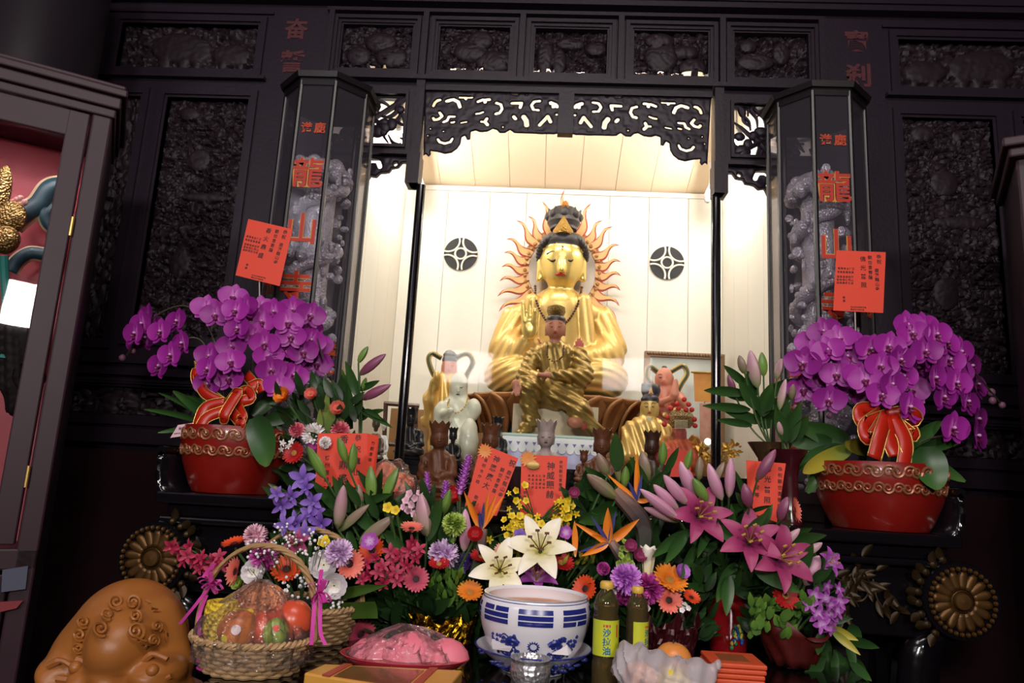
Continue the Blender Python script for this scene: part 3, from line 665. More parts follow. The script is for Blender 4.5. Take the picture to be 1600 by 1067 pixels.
b = MB(); cbox(b, -CW+.03, -.03, CD-.02, CD-.005, z_rail-.02, z_c-.02); cbox(b, -.036, -.031, .06, CD-.02, z_rail-.02, z_c-.02); cbox(b, -CW+.031, -CW+.036, .06, CD-.02, z_rail-.02, z_c-.02); b.build('red_lining', m_cabred, t, smooth=False)
d_ = MB(); zt_ = z_c-.055
cbox(d_, u_g, -.06, -.006, .03, z_rail+.01, zt_); cbox(d_, -CW+.06, -CW+.16, -.006, .03, z_rail+.01, zt_); cbox(d_, -CW+.06, -.06, -.005, .03, z_gt, zt_); cbox(d_, -CW+.06, -.06, -.005, .03, z_rail+.01, z_gb)
dr = d_.build('door', m_cab, t, smooth=False); bevel(dr, .004)
b = MB(); cbox(b, -CW+.15, u_g+.005, .01, .014, z_gb-.01, z_gt+.01); b.build('door_glass', clear_mat('cabinet_glass', '#f6f2f2', .02, 1.45, .6), dr, smooth=False)
m_brass = mat('worn_brass', '#c7a560', .35, .8)
for py in (345, 745):
    z = hit(60, py, CB(0, 0, 0), cn).z; b = MB(); b.tube([CB(-.058, -.008, z-.03), CB(-.058, -.008, z+.03)], .005, 8); b.build('hinge', m_brass, dr)
b = MB(); cbox(b, -CW+.06, -.06, -.004, .02, .16, z_rail-.07); bevel(b.build('lower_door', mat('cabinet_lower_panel', '#241720', .3), t, smooth=False), .004)
b = MB(); cbox(b, -CW+.1, -.1, .06, .10, z_c-.05, z_c-.03); b.build('cabinet_lamp', mat('cabinet_lamp_glow', '#ffffff', .5, emit=('#fff0f0', 150)), t, smooth=False)
# guardian statue seen through the door
m_arm = mat('gilt_brocade', '#8a6a34', .4, .7, bump=(90, .8, 'v'), noise=('#4a3a20', 30)); m_teal = mat('teal_ribbon', '#1f5a62', .5, noise=('#123a48', 12)); m_redhand = mat('red_lacquer_skin', '#8f1f1c', .35); m_ivory = mat('cream_edge', '#d8c8a0', .5); m_black = mat('black_beard', '#141214', .6)
g0 = CB(-.55, .27, z_rail); t = thing('guardian_statue', 'gilded armoured guardian statue with red hand and teal ribbon inside the left cabinet', 'statue', g0)
def cp(px, py, v): return hit(px, py, CB(0, v, 0), cn)
rel = lambda p: tuple(p)
h_ = cp(20, 490, .2); bodyprims = [('c', rel(CB(-.56, .27, z_rail+.02)), rel(CB(-.56, .27, z_rail+.6)), .19, .17), ('e', rel(CB(-.56, .27, z_rail+.85)), (.21, .16, .26)), ('c', rel(CB(-.40, .24, z_rail+.95)), rel(CB(-.34, .2, z_rail+.62)), .09, .08), ('c', rel(CB(-.34, .2, z_rail+.62)), rel(cp(5, 500, .17)), .07, .05), ('c', rel(CB(-.40, .3, z_rail+.1)), rel(CB(-.42, .3, z_rail+.7)), .08, .08), ('e', rel(CB(-.56, .27, z_rail+1.25)), (.1, .1, .14))]
sculpt([(0, bodyprims, lambda P, d: d+.006*np.sin(P[:, 2]*55+8*np.sin(P[:, 0]*18)))], k=.05, res=80).build('body', m_arm, t)
hc = cp(34, 485, .12); b = sculpt([(0, [('e', tuple(cp(28, 488, .12)), (.03, .022, .035)), ] + [('c', tuple(cp(30, 478+8*k, .12)), tuple(cp(54+2*(k == 1), 466+10*k, .10)), .010, .007) for k in range(4)] + [('c', tuple(cp(28, 480, .12)), tuple(cp(46, 456, .10)), .010, .007)])], k=.008, res=60, pad=.02); b.build('hand', m_redhand, t)
b = MB(); b.lathe([(.035, -.03), (.04, 0), (.035, .03)], (0, 0, 0), 16); place(b, T(cp(8, 505, .13)) @ Matrix.Rotation(1.1, 4, 'Y')); b.build('cuff', m_gilt, t)
def ribbon(path, w, name, mats):
    c = bez([cp(x, y, .28) for x, y in path], 6); b = MB(); n = len(c)
    for layer, (ww, mi_, off) in enumerate(((w, 1, 0), (w*.74, 0, -.014))):
        L, R_ = [], []
        for i in range(n):
            d = (c[min(i+1, n-1)]-c[max(i-1, 0)]).normalized(); s_ = cn.cross(d).normalized()*ww/2; o_ = -cn*-off*-1
            L.append(c[i]+s_+cn*(-off)); R_.append(c[i]-s_+cn*(-off))
        b.mi = mi_; b.strip(L, R_)
    o = b.build(name, mats, t); s2 = o.modifiers.new('thickness', 'SOLIDIFY'); s2.thickness = .003; return o
ribbon([(18, 352), (45, 330), (62, 318), (78, 296), (95, 291), (120, 292)], .075, 'ribbon', [m_teal, m_ivory])
ribbon([(112, 325), (92, 325), (72, 335), (76, 352), (92, 360), (106, 350), (104, 338), (92, 338)], .045, 'ribbon', [m_teal, m_ivory])
ribbon([(104, 362), (94, 375), (88, 395), (70, 398), (48, 396), (28, 408), (16, 425)], .05, 'ribbon', [m_teal, m_ivory])
b = MB(); b.ball(cp(12, 340, .15), (.06, .03, .06), 14, 10); b.ball(cp(8, 375, .12), (.045, .03, .045), 14, 10); b.ball(cp(2, 300, .15), (.03, .02, .09), 10, 8); b.build('helmet_ornament', mat('old_gold', '#7d6a3c', .35, .8, bump=(150, .6, 'v')), t)
b = MB()
for k in range(9): b.ball(cp(14+k % 5*6, 328-k//5*9-k % 5*3, .14), .011, 8, 6)
b.build('pompons', mat('red_white_beads', '#c9503f', .5, noise=('#e8e0d8', 60, 0)), t)
b = MB(); b.tube(bez([cp(6, 400, .12), cp(8, 440, .13), cp(12, 520, .12), cp(6, 560, .12)], 5), [.012]*15+[.02], 8); b.build('tassel', mat('teal_cord', '#1d8a80', .6), t)
b = sculpt([(0, [('c', tuple(cp(40, 520, .14)), tuple(cp(22, 640, .16)), .07, .02), ('c', tuple(cp(30, 520, .15)), tuple(cp(10, 600, .15)), .06, .02)], lambda P, d: d+.004*np.sin(P[:, 0]*260))], k=.03, res=60); b.build('beard', m_black, t)
b = MB(); b.lathe([(.04, -.02), (.05, 0), (.04, .02)], (0, 0, 0), 18, cap=False); place(b, T(cp(46, 588, .1)) @ Matrix.Rotation(PI/2, 4, 'X')); b.build('red_ring', m_redhand, t)
# pale sheet and red strip in the lower part of the cabinet
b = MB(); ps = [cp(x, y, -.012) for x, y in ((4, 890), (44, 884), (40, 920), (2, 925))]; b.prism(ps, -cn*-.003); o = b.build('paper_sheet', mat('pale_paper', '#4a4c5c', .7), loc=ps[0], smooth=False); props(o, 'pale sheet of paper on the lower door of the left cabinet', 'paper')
b = MB(); ps = [cp(x, y, -.012) for x, y in ((0, 940), (36, 938), (26, 950), (0, 956))]; b.prism(ps, -cn*-.003); o = b.build('red_strip', mat('red_paper_dark', '#7a2328', .6), loc=ps[0], smooth=False); props(o, 'small red strip of paper below the pale sheet on the left cabinet', 'paper')
# round hall pillar behind the cabinet, and the edge of the right cabinet
b = MB(); c = at(52, 60, 2.55); b.lathe([(.30, 0), (.30, .2), (.26, .22), (.26, 3.55), (.235, 3.6), (.235, 3.70)], (c.x-.02, c.y, .0), 40); o = b.build('hall_pillar', mat('pillar_black', '#221c22', .35), loc=(c.x, c.y, 0)); props(o, 'round black hall pillar rising behind the left cabinet', 'pillar')
K = at(1592, 300, 2.05); K.z = 0; ce = V3((math.cos(math.radians(27)), -math.sin(math.radians(27)), 0)); cn = V3((-ce.y*-1, -ce.x, 0))
cn = V3((ce.y, -ce.x, 0)); zc_ = hit(1583, 236, CB(0, 0, 0), cn).z
t = thing('display_cabinet', 'dark cabinet just entering the picture at the right edge', 'cabinet', CB(.4, .2, 0))
b = MB(); cbox(b, 0, .8, 0, .4, 0, zc_); bevel(b.build('carcass', m_cab, t, smooth=False), .006)
b = MB(); cbox(b, -.02, .82, -.03, .4, zc_-.03, zc_); cbox(b, -.035, .83, -.045, .4, zc_, zc_+.03); bevel(b.build('cornice', m_cab, t, smooth=False), .006)
b = MB(); cbox(b, .06, .7, -.01, .002, .4, zc_-.08); b.build('door', m_wood_red, t, smooth=False)
# low dark step right of the offering table
t = atz(1420, 1035, .95); b = MB(); b.box((.86, 1.5, .86), (1.38, 2.0, .90)); b.box((.88, 1.52, 0), (1.36, 1.98, .86)); o = b.build('side_table', m_lacq, loc=(1.6, 1.8, 0), smooth=False); bevel(o, .008); props(o, 'low black lacquered side table at the bottom right below the rosette', 'table')
# ================================================================ statues
m_gold = mat('statue_gold', '#efcd86', .36, .5, .5, noise=('#e0b25e', 9), bump=(70, .12))
m_goldskin = mat('polished_gold', '#f0cf7a', .26, .6, .5)
m_gold2 = mat('antique_gold_robe', '#c4a25c', .34, .6, .5, noise=('#6f5224', 22), bump=(80, .2))
m_hair = mat('dark_hair', '#3a3436', .4)
m_red_l = mat('red_lining', '#a03a34', .5)
m_pinkskin = mat('painted_pink_skin', '#d98a74', .4)
m_brownskin = mat('tan_skin', '#b8735a', .45)
m_lip = mat('red_lips', '#b3362c', .4)
m_brow = mat('brow_line', '#4a3626', .5)
m_jade = mat('white_jade', '#e6e0d2', .22, 0, .5, noise=('#cfcfba', 8))
m_camphor = mat('camphor_wood', '#6f4228', .45, 0, .4, noise=('#4f2c1a', 25), bump=(60, .15))
m_stone = mat('pale_stone', '#b3a19a', .5, noise=('#94827c', 20))
m_bronze = mat('black_bronze', '#2f2d31', .26, .35, .5)
m_pedwood = mat('lotus_wood', '#b9804e', .42, .15, .5, noise=('#7b4a2a', 12))
m_bead = mat('dark_beads', '#5a3320', .3)
m_halo = mat('flame_cream', '#f0b877', .45)
m_halor = mat('flame_red_edge', '#b5452f', .5)
m_silver2 = mat('halo_silver', '#b3a394', .25, .7)
class SC:
    """pixel-measured modelling on the depth plane Y0"""
    def __init__(s, Y0): s.Y = Y0; s.k = Y0/F_PX
    def p(s, x, y, dy=0): return tuple(at(x, y, s.Y+dy))
    def c(s, a, b, ra, rb=None):
        return ('c', s.p(*a), s.p(*b), ra*s.k, (ra if rb is None else rb)*s.k)
    def e(s, a, rx, ry, rz, *rot): return ('e', s.p(*a), (rx*s.k, ry*s.k, rz*s.k)) + rot
def folds(fx, fz, amp, ph=0):
    return lambda P, d: d+amp*np.sin(P[:, 0]*fx+P[:, 2]*fz+ph+2.2*np.sin(P[:, 2]*9+P[:, 0]*5))
def face(s, t, cx, cy, w, h, skin, dy, tilt=.054, lips=m_lip, nosek=1.0, brows=True):
    """eyes, brows and lips of a carved face: w, h the face size in px, dy the depth of the face front"""
    q = lambda u, v, d=0: s.p(cx+u*w+v*h*-tilt*-1, cy-v*h, dy+d*w*s.k)
    for sg in (-1, 1):
        b = MB(); b.tube(bez([q(sg*.10, .04, .035), q(sg*.2, .005, .03), q(sg*.31, .045, .1)], 5), [w*s.k*x for x in (.012, .022, .028, .03, .03, .03, .028, .022, .016, .012, .01)], 6); b.build('eye', m_brow, t)
        if brows:
            b = MB(); b.tube(bez([q(sg*.08, .13, .035), q(sg*.2, .19, .05), q(sg*.34, .14, .125)], 5), w*s.k*.016, 5); b.build('brow', m_brow, t)
    b = MB(); b.tube(bez([q(-.11, -.26, .045), q(0, -.245, .015), q(.11, -.26, .045)], 5), [w*s.k*.045*math.sin(PI*(i+1)/12)**.6 for i in range(11)], 7); b.build('lips', lips, t)
def head(s, cx, cy, w, h, dy, slot, hair=None, ear=1.0, nose=1.0):
    """groups for a head: ellipsoid of w x h px centred cx,cy"""
    g = [(slot, [s.e((cx, cy, dy), w*.5, w*.5, h*.5), s.e((cx-h*.01, cy+h*.2, dy-w*s.k*.06), w*.38, w*.42, h*.33)] +
          [s.c((cx+.3, cy-h*.04, dy-w*s.k*.50), (cx-.2, cy+h*.13, dy-w*s.k*.55), w*.035, w*.075*nose)] +
          [s.c((cx+sg*w*.5, cy-h*.05, dy+w*s.k*.02), (cx+sg*w*.49-.05*h*.3, cy+h*.32, dy), w*.055*ear, w*.07*ear) for sg in (-1, 1)] +
          [s.c((cx, cy+h*.3, dy+w*s.k*.08), (cx-h*.03, cy+h*.62, dy+w*s.k*.10), w*.27, w*.30)], None, w*s.k*.09)]
    if hair is not None:
        g.append((hair, [s.e((cx+h*.02, cy-h*.34, dy+w*s.k*.06), w*.53, w*.53, h*.24), s.e((cx, cy, dy+w*s.k*.2), w*.5, w*.46, h*.5)], None, w*s.k*.05))
    return g
def beads(s, t, pts, r, m=m_bead, name='bead_string', n=7):
    P = bez([s.p(*q) for q in pts], n); b = MB(); L = 0; last = None
    for p in P:
        if last is None or (p-last).length > 1.7*r*s.k: b.ball(p, r*s.k, 7, 5); last = p
    return b.build(name, m, t)
def open_crown(s, t, cx, cy, w, h, dy, m, n=9, name='crown', spike=1.0):
    """flared crown band with pointed plates"""
    c = V3(s.p(cx, cy, dy)); k = s.k; b = MB(); b.lathe([(w*.40*k, -h*.5*k), (w*.42*k, -h*.3*k), (w*.46*k, 0), (w*.40*k, 0), (w*.36*k, -h*.3*k)], c, 20, cap=False)
    for i in range(n):
        a = 2*PI*i/n+.2; e = V3((math.cos(a), math.sin(a), 0)); q = c+e*w*.43*k; x = e.cross(V3((0, 0, 1)))*w*.15*k
        up = V3((0, 0, h*.5*k*spike)); b.prism([q-x-V3((0, 0, h*.1*k)), q+x-V3((0, 0, h*.1*k)), q+x*1.1+up*.5+e*w*.05*k, q+up*1.1+e*w*.12*k, q-x*1.1+up*.5+e*w*.05*k], -e*.02*w*k*2)
    return b.build(name, m, t)
# ---------------------------------------------------------------- great golden seated statue
s = SC(3.86); t = thing('golden_statue', 'large golden seated statue with one hand raised, before the flame halo in the niche', 'statue', s.p(868, 628))
Y0 = 0
fold1 = lambda P, d: d+.0045*np.sin(P[:, 2]*150+40*np.abs(P[:, 0]-s.p(868, 600)[0])**1.0+3*np.sin(P[:, 0]*14))
fold2 = lambda P, d: d+.004*np.sin(P[:, 0]*120+P[:, 2]*60*np.sign(P[:, 0]-s.p(873, 500)[0]))
G = head(s, 878, 410, 70, 82, -.06, 1, 2)
G += [(1, [s.e((874, 480, -.05), 34, 28, 34)], None),
      (0, [s.e((815, 590, -.06), 58, 62, 36), s.e((922, 593, -.06), 58, 62, 36), s.e((868, 600, -.08), 92, 70, 28)], fold1, .03),
      (0, [s.c((870, 590, .03), (873, 500, .03), 58, 54), s.e((873, 492, .03), 78, 40, 25)], None, .05),
      (0, [s.c((806, 500, .02), (793, 545, .0), 24, 31), s.e((800, 555, -.06), 28, 32, 38), s.c((806, 560, -.1), (826, 535, -.2), 24, 15)], fold2, .03),
      (0, [s.c((940, 502, .02), (950, 545, .0), 24, 29), s.e((944, 560, -.04), 30, 32, 36), s.c((940, 560, -.1), (905, 563, -.22), 24, 16)], fold2, .03),
      (0, [s.c((832, 470, -.10), (826, 560, -.12), 12, 12), s.c((912, 470, -.10), (922, 560, -.12), 12, 12)], None, .02),
      (1, [s.e((828, 512, -.27), 13, 8, 18), s.c((820, 502, -.28), (817, 472, -.28), 5, 3.6), s.c((828, 500, -.28), (829, 468, -.28), 5, 3.6), s.c((835, 504, -.29), (836, 484, -.31), 4.6, 3.4), s.c((834, 508, -.26), (829, 498, -.29), 4, 3), s.c((820, 510, -.26), (826, 500, -.29), 4.4, 3.4)], None, .006),
      (1, [s.e((893, 566, -.26), 14, 8, 8)], None, .006),
      (3, [s.c((838, 545, -.09), (840, 585, -.1), 18, 18), s.c((905, 545, -.09), (905, 585, -.1), 18, 18)], None)]
sculpt(G, k=.03, res=150).build('body', [m_gold, m_goldskin, m_hair, m_red_l], t)
face(s, t, 877, 408, 70, 82, 1, -.06-.118, nosek=1)
b = MB(); b.ball(s.p(879, 385, -.185), 2*s.k); b.build('forehead_jewel', m_silver2, t)
# hair dressing and crown
b = MB()
for k in range(23):
    a = -.25+(PI+.5)*k/22; b.ball(s.p(879-37*math.cos(a), 398-31*math.sin(a), -.075-.075*math.sin(a)), (5.5*s.k, 5*s.k, 5*s.k), 8, 6)
b.build('hair_curls', m_hair, t)
b = MB(); c = V3(s.p(881, 345, -.03)); b.lathe([(20*s.k, -16*s.k), (27*s.k, -5*s.k), (25*s.k, 8*s.k), (18*s.k, 20*s.k), (6*s.k, 24*s.k), (0, 24*s.k)], c, 20)
for k in range(8):
    a = 2*PI*k/8; b.ball(c+V3((math.cos(a)*24*s.k, math.sin(a)*22*s.k, 6*s.k)), 8*s.k, 8, 6)
b.build('top_knot', m_hair, t)
open_crown(s, t, 881, 346, 54, 30, -.03, m_hair, n=11, name='hair_crown')
b = MB(); X = T(s.p(880, 363, -.185))
b.add([X @ V3(q) for q in ((-.058, .05, 0), (-.03, 0, 0), (0, -.012, 0), (.03, 0, 0), (.058, .05, 0), (.055, .055, .03), (.03, .02, .055), (0, .0, .1), (-.03, .02, .055), (-.055, .055, .03), (0, -.022, .045))],
      [(0, 1, 10, 8, 9), (1, 2, 10), (2, 3, 10), (3, 4, 5, 6, 10), (6, 7, 10), (7, 8, 10)])
o = b.build('crown_plate', mat('crown_filigree', '#c79a4a', .35, .7, bump=(140, 1.0, 'v')), t); m_ = o.modifiers.new('thickness', 'SOLIDIFY'); m_.thickness = .008
b = MB(); b.lathe([(.014, 0), (.022, .015), (.016, .035), (.0, .05)], s.p(883, 326, -.11), 12); b.build('crown_finial', mat('crown_red_gold', '#b8783a', .4, .5), t)
beads(s, t, [(836, 447, -.08), (838, 470, -.135), (850, 496, -.17), (868, 512, -.18), (888, 500, -.17), (903, 474, -.135), (909, 449, -.08)], 2.2, n=14)
# halo
hc = (878, 425); b = MB(); c = V3(s.p(*hc, .12))
b.lathe([(0, -.004), (56*s.k, -.004), (56*s.k, .006), (0, .006)], (0, 0, 0), 40, sy=1.12); place(b, T(c) @ Matrix.Rotation(PI/2, 4, 'X')); b.build('nimbus', m_silver2, t)
b = MB(); ring = [(55, -.012), (68, -.016), (70, 0), (55, .0)]
b.lathe([(r*s.k, z) for r, z in ring]+[(55*s.k, -.012)], (0, 0, 0), 56, cap=False, sy=1.12)
for k in range(44):
    a = 2*PI*k/44; b.ball((math.cos(a)*62*s.k, math.sin(a)*62*s.k*1.12, .018), (3.4*s.k,)*3, 6, 4)
place(b, T(c) @ Matrix.Rotation(PI/2, 4, 'X')); b.build('halo_band', mat('halo_band', '#d9a36a', .5, .1, bump=(160, .9, 'v')), t)
FL = [(788, 505), (780, 488), (778, 464), (781, 440), (784, 418), (787, 396), (791, 374), (806, 345), (824, 338), (846, 315), (884, 295), (925, 318), (942, 345), (958, 355), (968, 384), (970, 410), (970, 432), (969, 455), (967, 479), (962, 500)]
for i, (px, py) in enumerate(FL):
    tip = V3(s.p(px, py, .11)); d = tip-c; L0 = d.length; d.normalize(); e = math.hypot(d.x, d.z/1.12); base = c+d*(.19+.025*abs(d.z)); L = (tip-base).length; side = V3((-d.z, 0, d.x)); flip = 1 if d.x < 0 else -1
    f = MB()
    for mi_, w, dz in ((1, .030, 0), (0, .021, -.006)):
        f.mi = mi_; l_, r_ = [], []; 
        for j in range(11):
            u = j/10; wv = side*(.020*math.sin(u*6.0)*flip*min(1, u*1.8)); ww = w*(1-u)**.75*(.8+.4*math.sin(PI*min(1, u*1.6))); q = base+d*(L*(u if mi_ else u*.93))+wv+V3((0, dz, 0))
            l_.append(q-side*ww); r_.append(q+side*ww)
        f.prism(l_+r_[::-1], (0, .008, 0))
    f.build('flame', [m_halo, m_halor], t)
# lotus pedestal
b = MB(); c = V3(s.p(868, 628, 0)); b.lathe([(.40, -.22), (.42, -.10), (.45, -.03), (.46, 0), (0, .005)], c, 40, sy=.62); b.build('lotus_base', mat('pedestal_green', '#3d4f45', .4), t)
for k in range(13):
    a = -PI*.02+PI*1.04*k/12+PI; e = V3((math.cos(a), math.sin(a)*.62, 0)); b = MB(); X = T(c+e*.40+V3((0, 0, -.22))) @ frame(V3((math.cos(a), math.sin(a), 0)))
    b.petal(X, .25, .23, lambda q: (.55+.55*math.sin(PI*q*.8)) if q < .85 else .55+.55*math.sin(PI*q*.8)*(1-q)/.15*.9, bend=.9, cup=.22, n=9, m=6)
    o = b.build('lotus_petal', m_pedwood, t); m_ = o.modifiers.new('thickness', 'SOLIDIFY'); m_.thickness = .014
b = MB(); zf = NZF; b.box((c.x-.42, c.y-.22, zf), (c.x+.42, c.y+.2, c.z-.2)); b.build('plinth', m_pedwood, t, smooth=False)
# ---------------------------------------------------------------- smaller seated statue in front
s = SC(3.36); t = thing('seated_statue', 'smaller gold robed statue with tan face and one knee raised, before the large golden statue', 'statue', s.p(868, 685))
G = head(s, 868, 512, 30, 36, -.03, 1, 2)
ff = folds(90, 160, .004)
G += [(0, [s.c((868, 600, 0), (867, 556, .02), 28, 26), s.e((868, 552, .02), 40, 22, 17)], folds(160, 20, .003), .03),
      (0, [s.c((834, 556, 0), (822, 588, -.05), 13, 14), s.c((822, 588, -.05), (842, 592, -.13), 13, 9)], ff, .02),
      (0, [s.c((904, 556, 0), (912, 585, -.03), 14, 16), s.c((910, 588, -.05), (868, 586, -.16), 14, 8), s.c((905, 592, -.06), (900, 612, -.05), 14, 12)], ff, .02),
      (0, [s.c((850, 612, -.02), (824, 605, -.17), 22, 17), s.c((824, 605, -.17), (830, 655, -.12), 16, 11), s.e((868, 622, 0), 44, 40, 20), s.c((880, 615, -.06), (905, 640, -.16), 20, 15), s.c((905, 640, -.16), (930, 672, -.12), 14, 9), s.c((930, 672, -.12), (960, 684, -.1), 10, 4), s.c((830, 655, -.12), (815, 676, -.16), 12, 8)], ff, .03),
      (1, [s.e((806, 602, -.21), 7, 6, 9), s.c((806, 606, -.22), (800, 616, -.23), 2.4, 2), s.c((809, 607, -.22), (806, 618, -.23), 2.4, 2), s.c((812, 607, -.22), (811, 617, -.23), 2.4, 2), s.c((858, 586, -.17), (842, 585, -.17), 4.5, 3.2)], None, .005),
      (1, [s.e((898, 660, -.17), 12, 12, 9)], None, .01),
      (3, [s.c((920, 640, -.15), (912, 668, -.16), 5, 4)], None), (0, [s.c((848, 592, -.15), (858, 575, -.16), 5, 2)], None)]
sculpt(G, k=.02, res=120).build('body', [m_gold2, m_brownskin, m_hair, m_red_l], t)
face(s, t, 868, 511, 30, 36, 1, -.03-.044)
b = MB(); c = V3(s.p(869, 487, -.02)); b.lathe([(12*s.k, -8*s.k), (15*s.k, 0), (14*s.k, 7*s.k), (6*s.k, 11*s.k), (0, 11*s.k)], c, 18); b.build('crown', mat('crown_dark_gold', '#86672c', .35, .6, bump=(170, 1, 'v')), t)
beads(s, t, [(856, 540, -.06), (855, 556, -.09), (866, 565, -.1), (879, 556, -.09), (881, 540, -.06)], 1.5)
b = MB(); c = V3(s.p(868, 640, .02)); b.box((c.x-.2, c.y-.04, NZF), (c.x+.2, c.y+.14, s.p(868, 634)[2])); b.build('rock_seat', mat('seat_tan', '#c2a983', .4), t, smooth=False)
# bright scalloped stand before the pedestal
m_lace = mat('lace_white', '#fbfaff', .5); m_lav = mat('lavender_panel', '#c2c0ea', .4)
s = SC(3.15); t = thing('altar_stand', 'pale stand with white scalloped valance and lavender front, below the seated statue', 'stand', s.p(870, 735))
z0, z1 = NZF, s.p(870, 682)[2]; xa, xb = s.p(785, 690)[0], s.p(948, 690)[0]
b = MB(); b.box((xa, s.Y, z0), (xb, s.Y+.07, z1-.002)); b.build('body', m_lav, t, smooth=False)
b = MB(); b.box((xa-.01, s.Y-.012, z1-.004), (xb+.01, s.Y+.075, z1+.006)); b.build('top', mat('pale_green_glass', '#cfe8dc', .12, 0, .6), t, smooth=False)
b = MB(); n = 13; w = (xb-xa)/n; zb_ = s.p(870, 702)[2]
for k in range(n): b.prism([(xa+k*w, s.Y-.006, z1-.004), (xa+(k+1)*w, s.Y-.006, z1-.004)]+[(xa+(k+.5+.5*math.cos(a))*w, s.Y-.006, zb_-.02*math.sin(a)) for a in [PI*j/6 for j in range(7)]], (0, .004, 0))
b.build('scalloped_valance', m_lace, t, smooth=False)
for k in range(n-1):
    b = MB(); b.add([(xa+(k+.75)*w, s.Y-.008, z1-.03), (xa+(k+1.25)*w, s.Y-.008, z1-.03), (xa+(k+1)*w, s.Y-.008, z1-.045)], [(0, 1, 2)]); o = b.build('small_pennant', mat('pennant_violet', '#7a6fb0', .5), t, smooth=False)
# ---------------------------------------------------------------- attendants and small statues in the niche
def ribbon_loop(s, t, pts, w, mats, name='ribbon', dy2=.02):
    c = bez([s.p(*q) for q in pts], 6); b = MB(); n = len(c)
    for mi_, ww, off in ((0, w, 0), (1, w*.45, -.008)):
        L, R_ = [], []
        for i in range(n):
            d = (c[min(i+1, n-1)]-c[max(i-1, 0)]).normalized(); sd = V3((0, 1, 0)).cross(d).normalized()*ww*s.k/2
            L.append(c[i]+sd+V3((0, off, 0))); R_.append(c[i]-sd+V3((0, off, 0)))
        b.mi = mi_; b.strip(L, R_)
    o = b.build(name, mats, t); m_ = o.modifiers.new('thickness', 'SOLIDIFY'); m_.thickness = .01; return o
m_olive = mat('ribbon_olive', '#3f4a35', .4); m_ribgold = mat('ribbon_gold', '#b08c4a', .35, .5)
s = SC(3.62); t = thing('attendant_statue', 'standing gold robed attendant statue with looped ribbon above the shoulders, left in the niche', 'statue', s.p(692, 735))
G = head(s, 702, 573, 23, 31, -.02, 1, 2)
ff = folds(140, 30, .005)
G += [(0, [s.c((700, 598, 0), (690, 650, 0), 18, 20), s.e((697, 600, 0), 26, 15, 14), s.c((690, 650, 0), (684, 735, 0), 20, 16)], ff, .03), (0, [s.c((678, 602, 0), (673, 625, -.06), 9, 11), s.c((673, 622, -.06), (682, 590, -.13), 9, 6), s.c((673, 625, -.06), (664, 660, -.02), 9, 5), s.c((722, 605, 0), (716, 622, -.08), 9, 9), s.c((664, 655, -.02), (668, 668, -.02), 5, 3)], ff, .02), (0, [s.e((682, 586, -.15), 5, 5, 7)], None)]
sculpt(G, k=.02, res=110).build('body', [m_gold, m_pinkskin, m_hair, m_red_l], t)
face(s, t, 702, 572, 23, 31, 1, -.02-.036)
b = MB(); b.lathe([(10*s.k, -3*s.k), (11*s.k, 2*s.k), (6*s.k, 8*s.k), (0, 10*s.k)], s.p(703, 556, -.01), 14); b.build('top_knot', m_hair, t)
ribbon_loop(s, t, [(690, 560, .06), (676, 553, .05), (670, 562, .03), (676, 582, .02), (683, 592, 0)], 8, [m_ribgold, m_olive]); ribbon_loop(s, t, [(712, 560, .06), (730, 553, .05), (739, 566, .03), (730, 585, .02), (724, 600, 0)], 8, [m_ribgold, m_olive])
s = SC(3.42); t = thing('jade_statue', 'white jade seated statue with a veil and a bead necklace, left of the pedestal', 'statue', s.p(712, 735))
G = [(0, [s.e((716, 606, 0), 12, 13, 22), s.e((717, 598, .01), 13.5, 14, 17), s.c((717, 606, .03), (714, 640, .03), 14, 18), s.c((714, 700, 0), (713, 640, .02), 30, 24), s.e((690, 648, -.03), 13, 14, 22), s.c((690, 650, -.04), (704, 642, -.13), 9, 5), s.e((732, 690, -.08), 15, 22, 36), s.e((700, 700, -.05), 26, 30, 30), s.e((740, 640, 0), 12, 14, 18)], folds(60, 90, .0012), .012), (0, [s.c((716, 606, -.044), (716, 611, -.046), 1.2, 1.7)], None)]
sculpt(G, k=.02, res=90).build('body', m_jade, t)
face(s, t, 716, 606, 24, 40, 0, -.039, lips=m_brow, brows=False)
beads(s, t, [(702, 624, -.06), (700, 634, -.085), (712, 645, -.09), (726, 636, -.085), (731, 622, -.055)], 1.5, m_brass, 'bead_necklace')
b = MB(); c = V3(s.p(712, 728)); b.box((c.x-.12, c.y-.1, NZF), (c.x+.12, c.y+.12, c.z)); b.build('base', m_camphor, t, smooth=False)
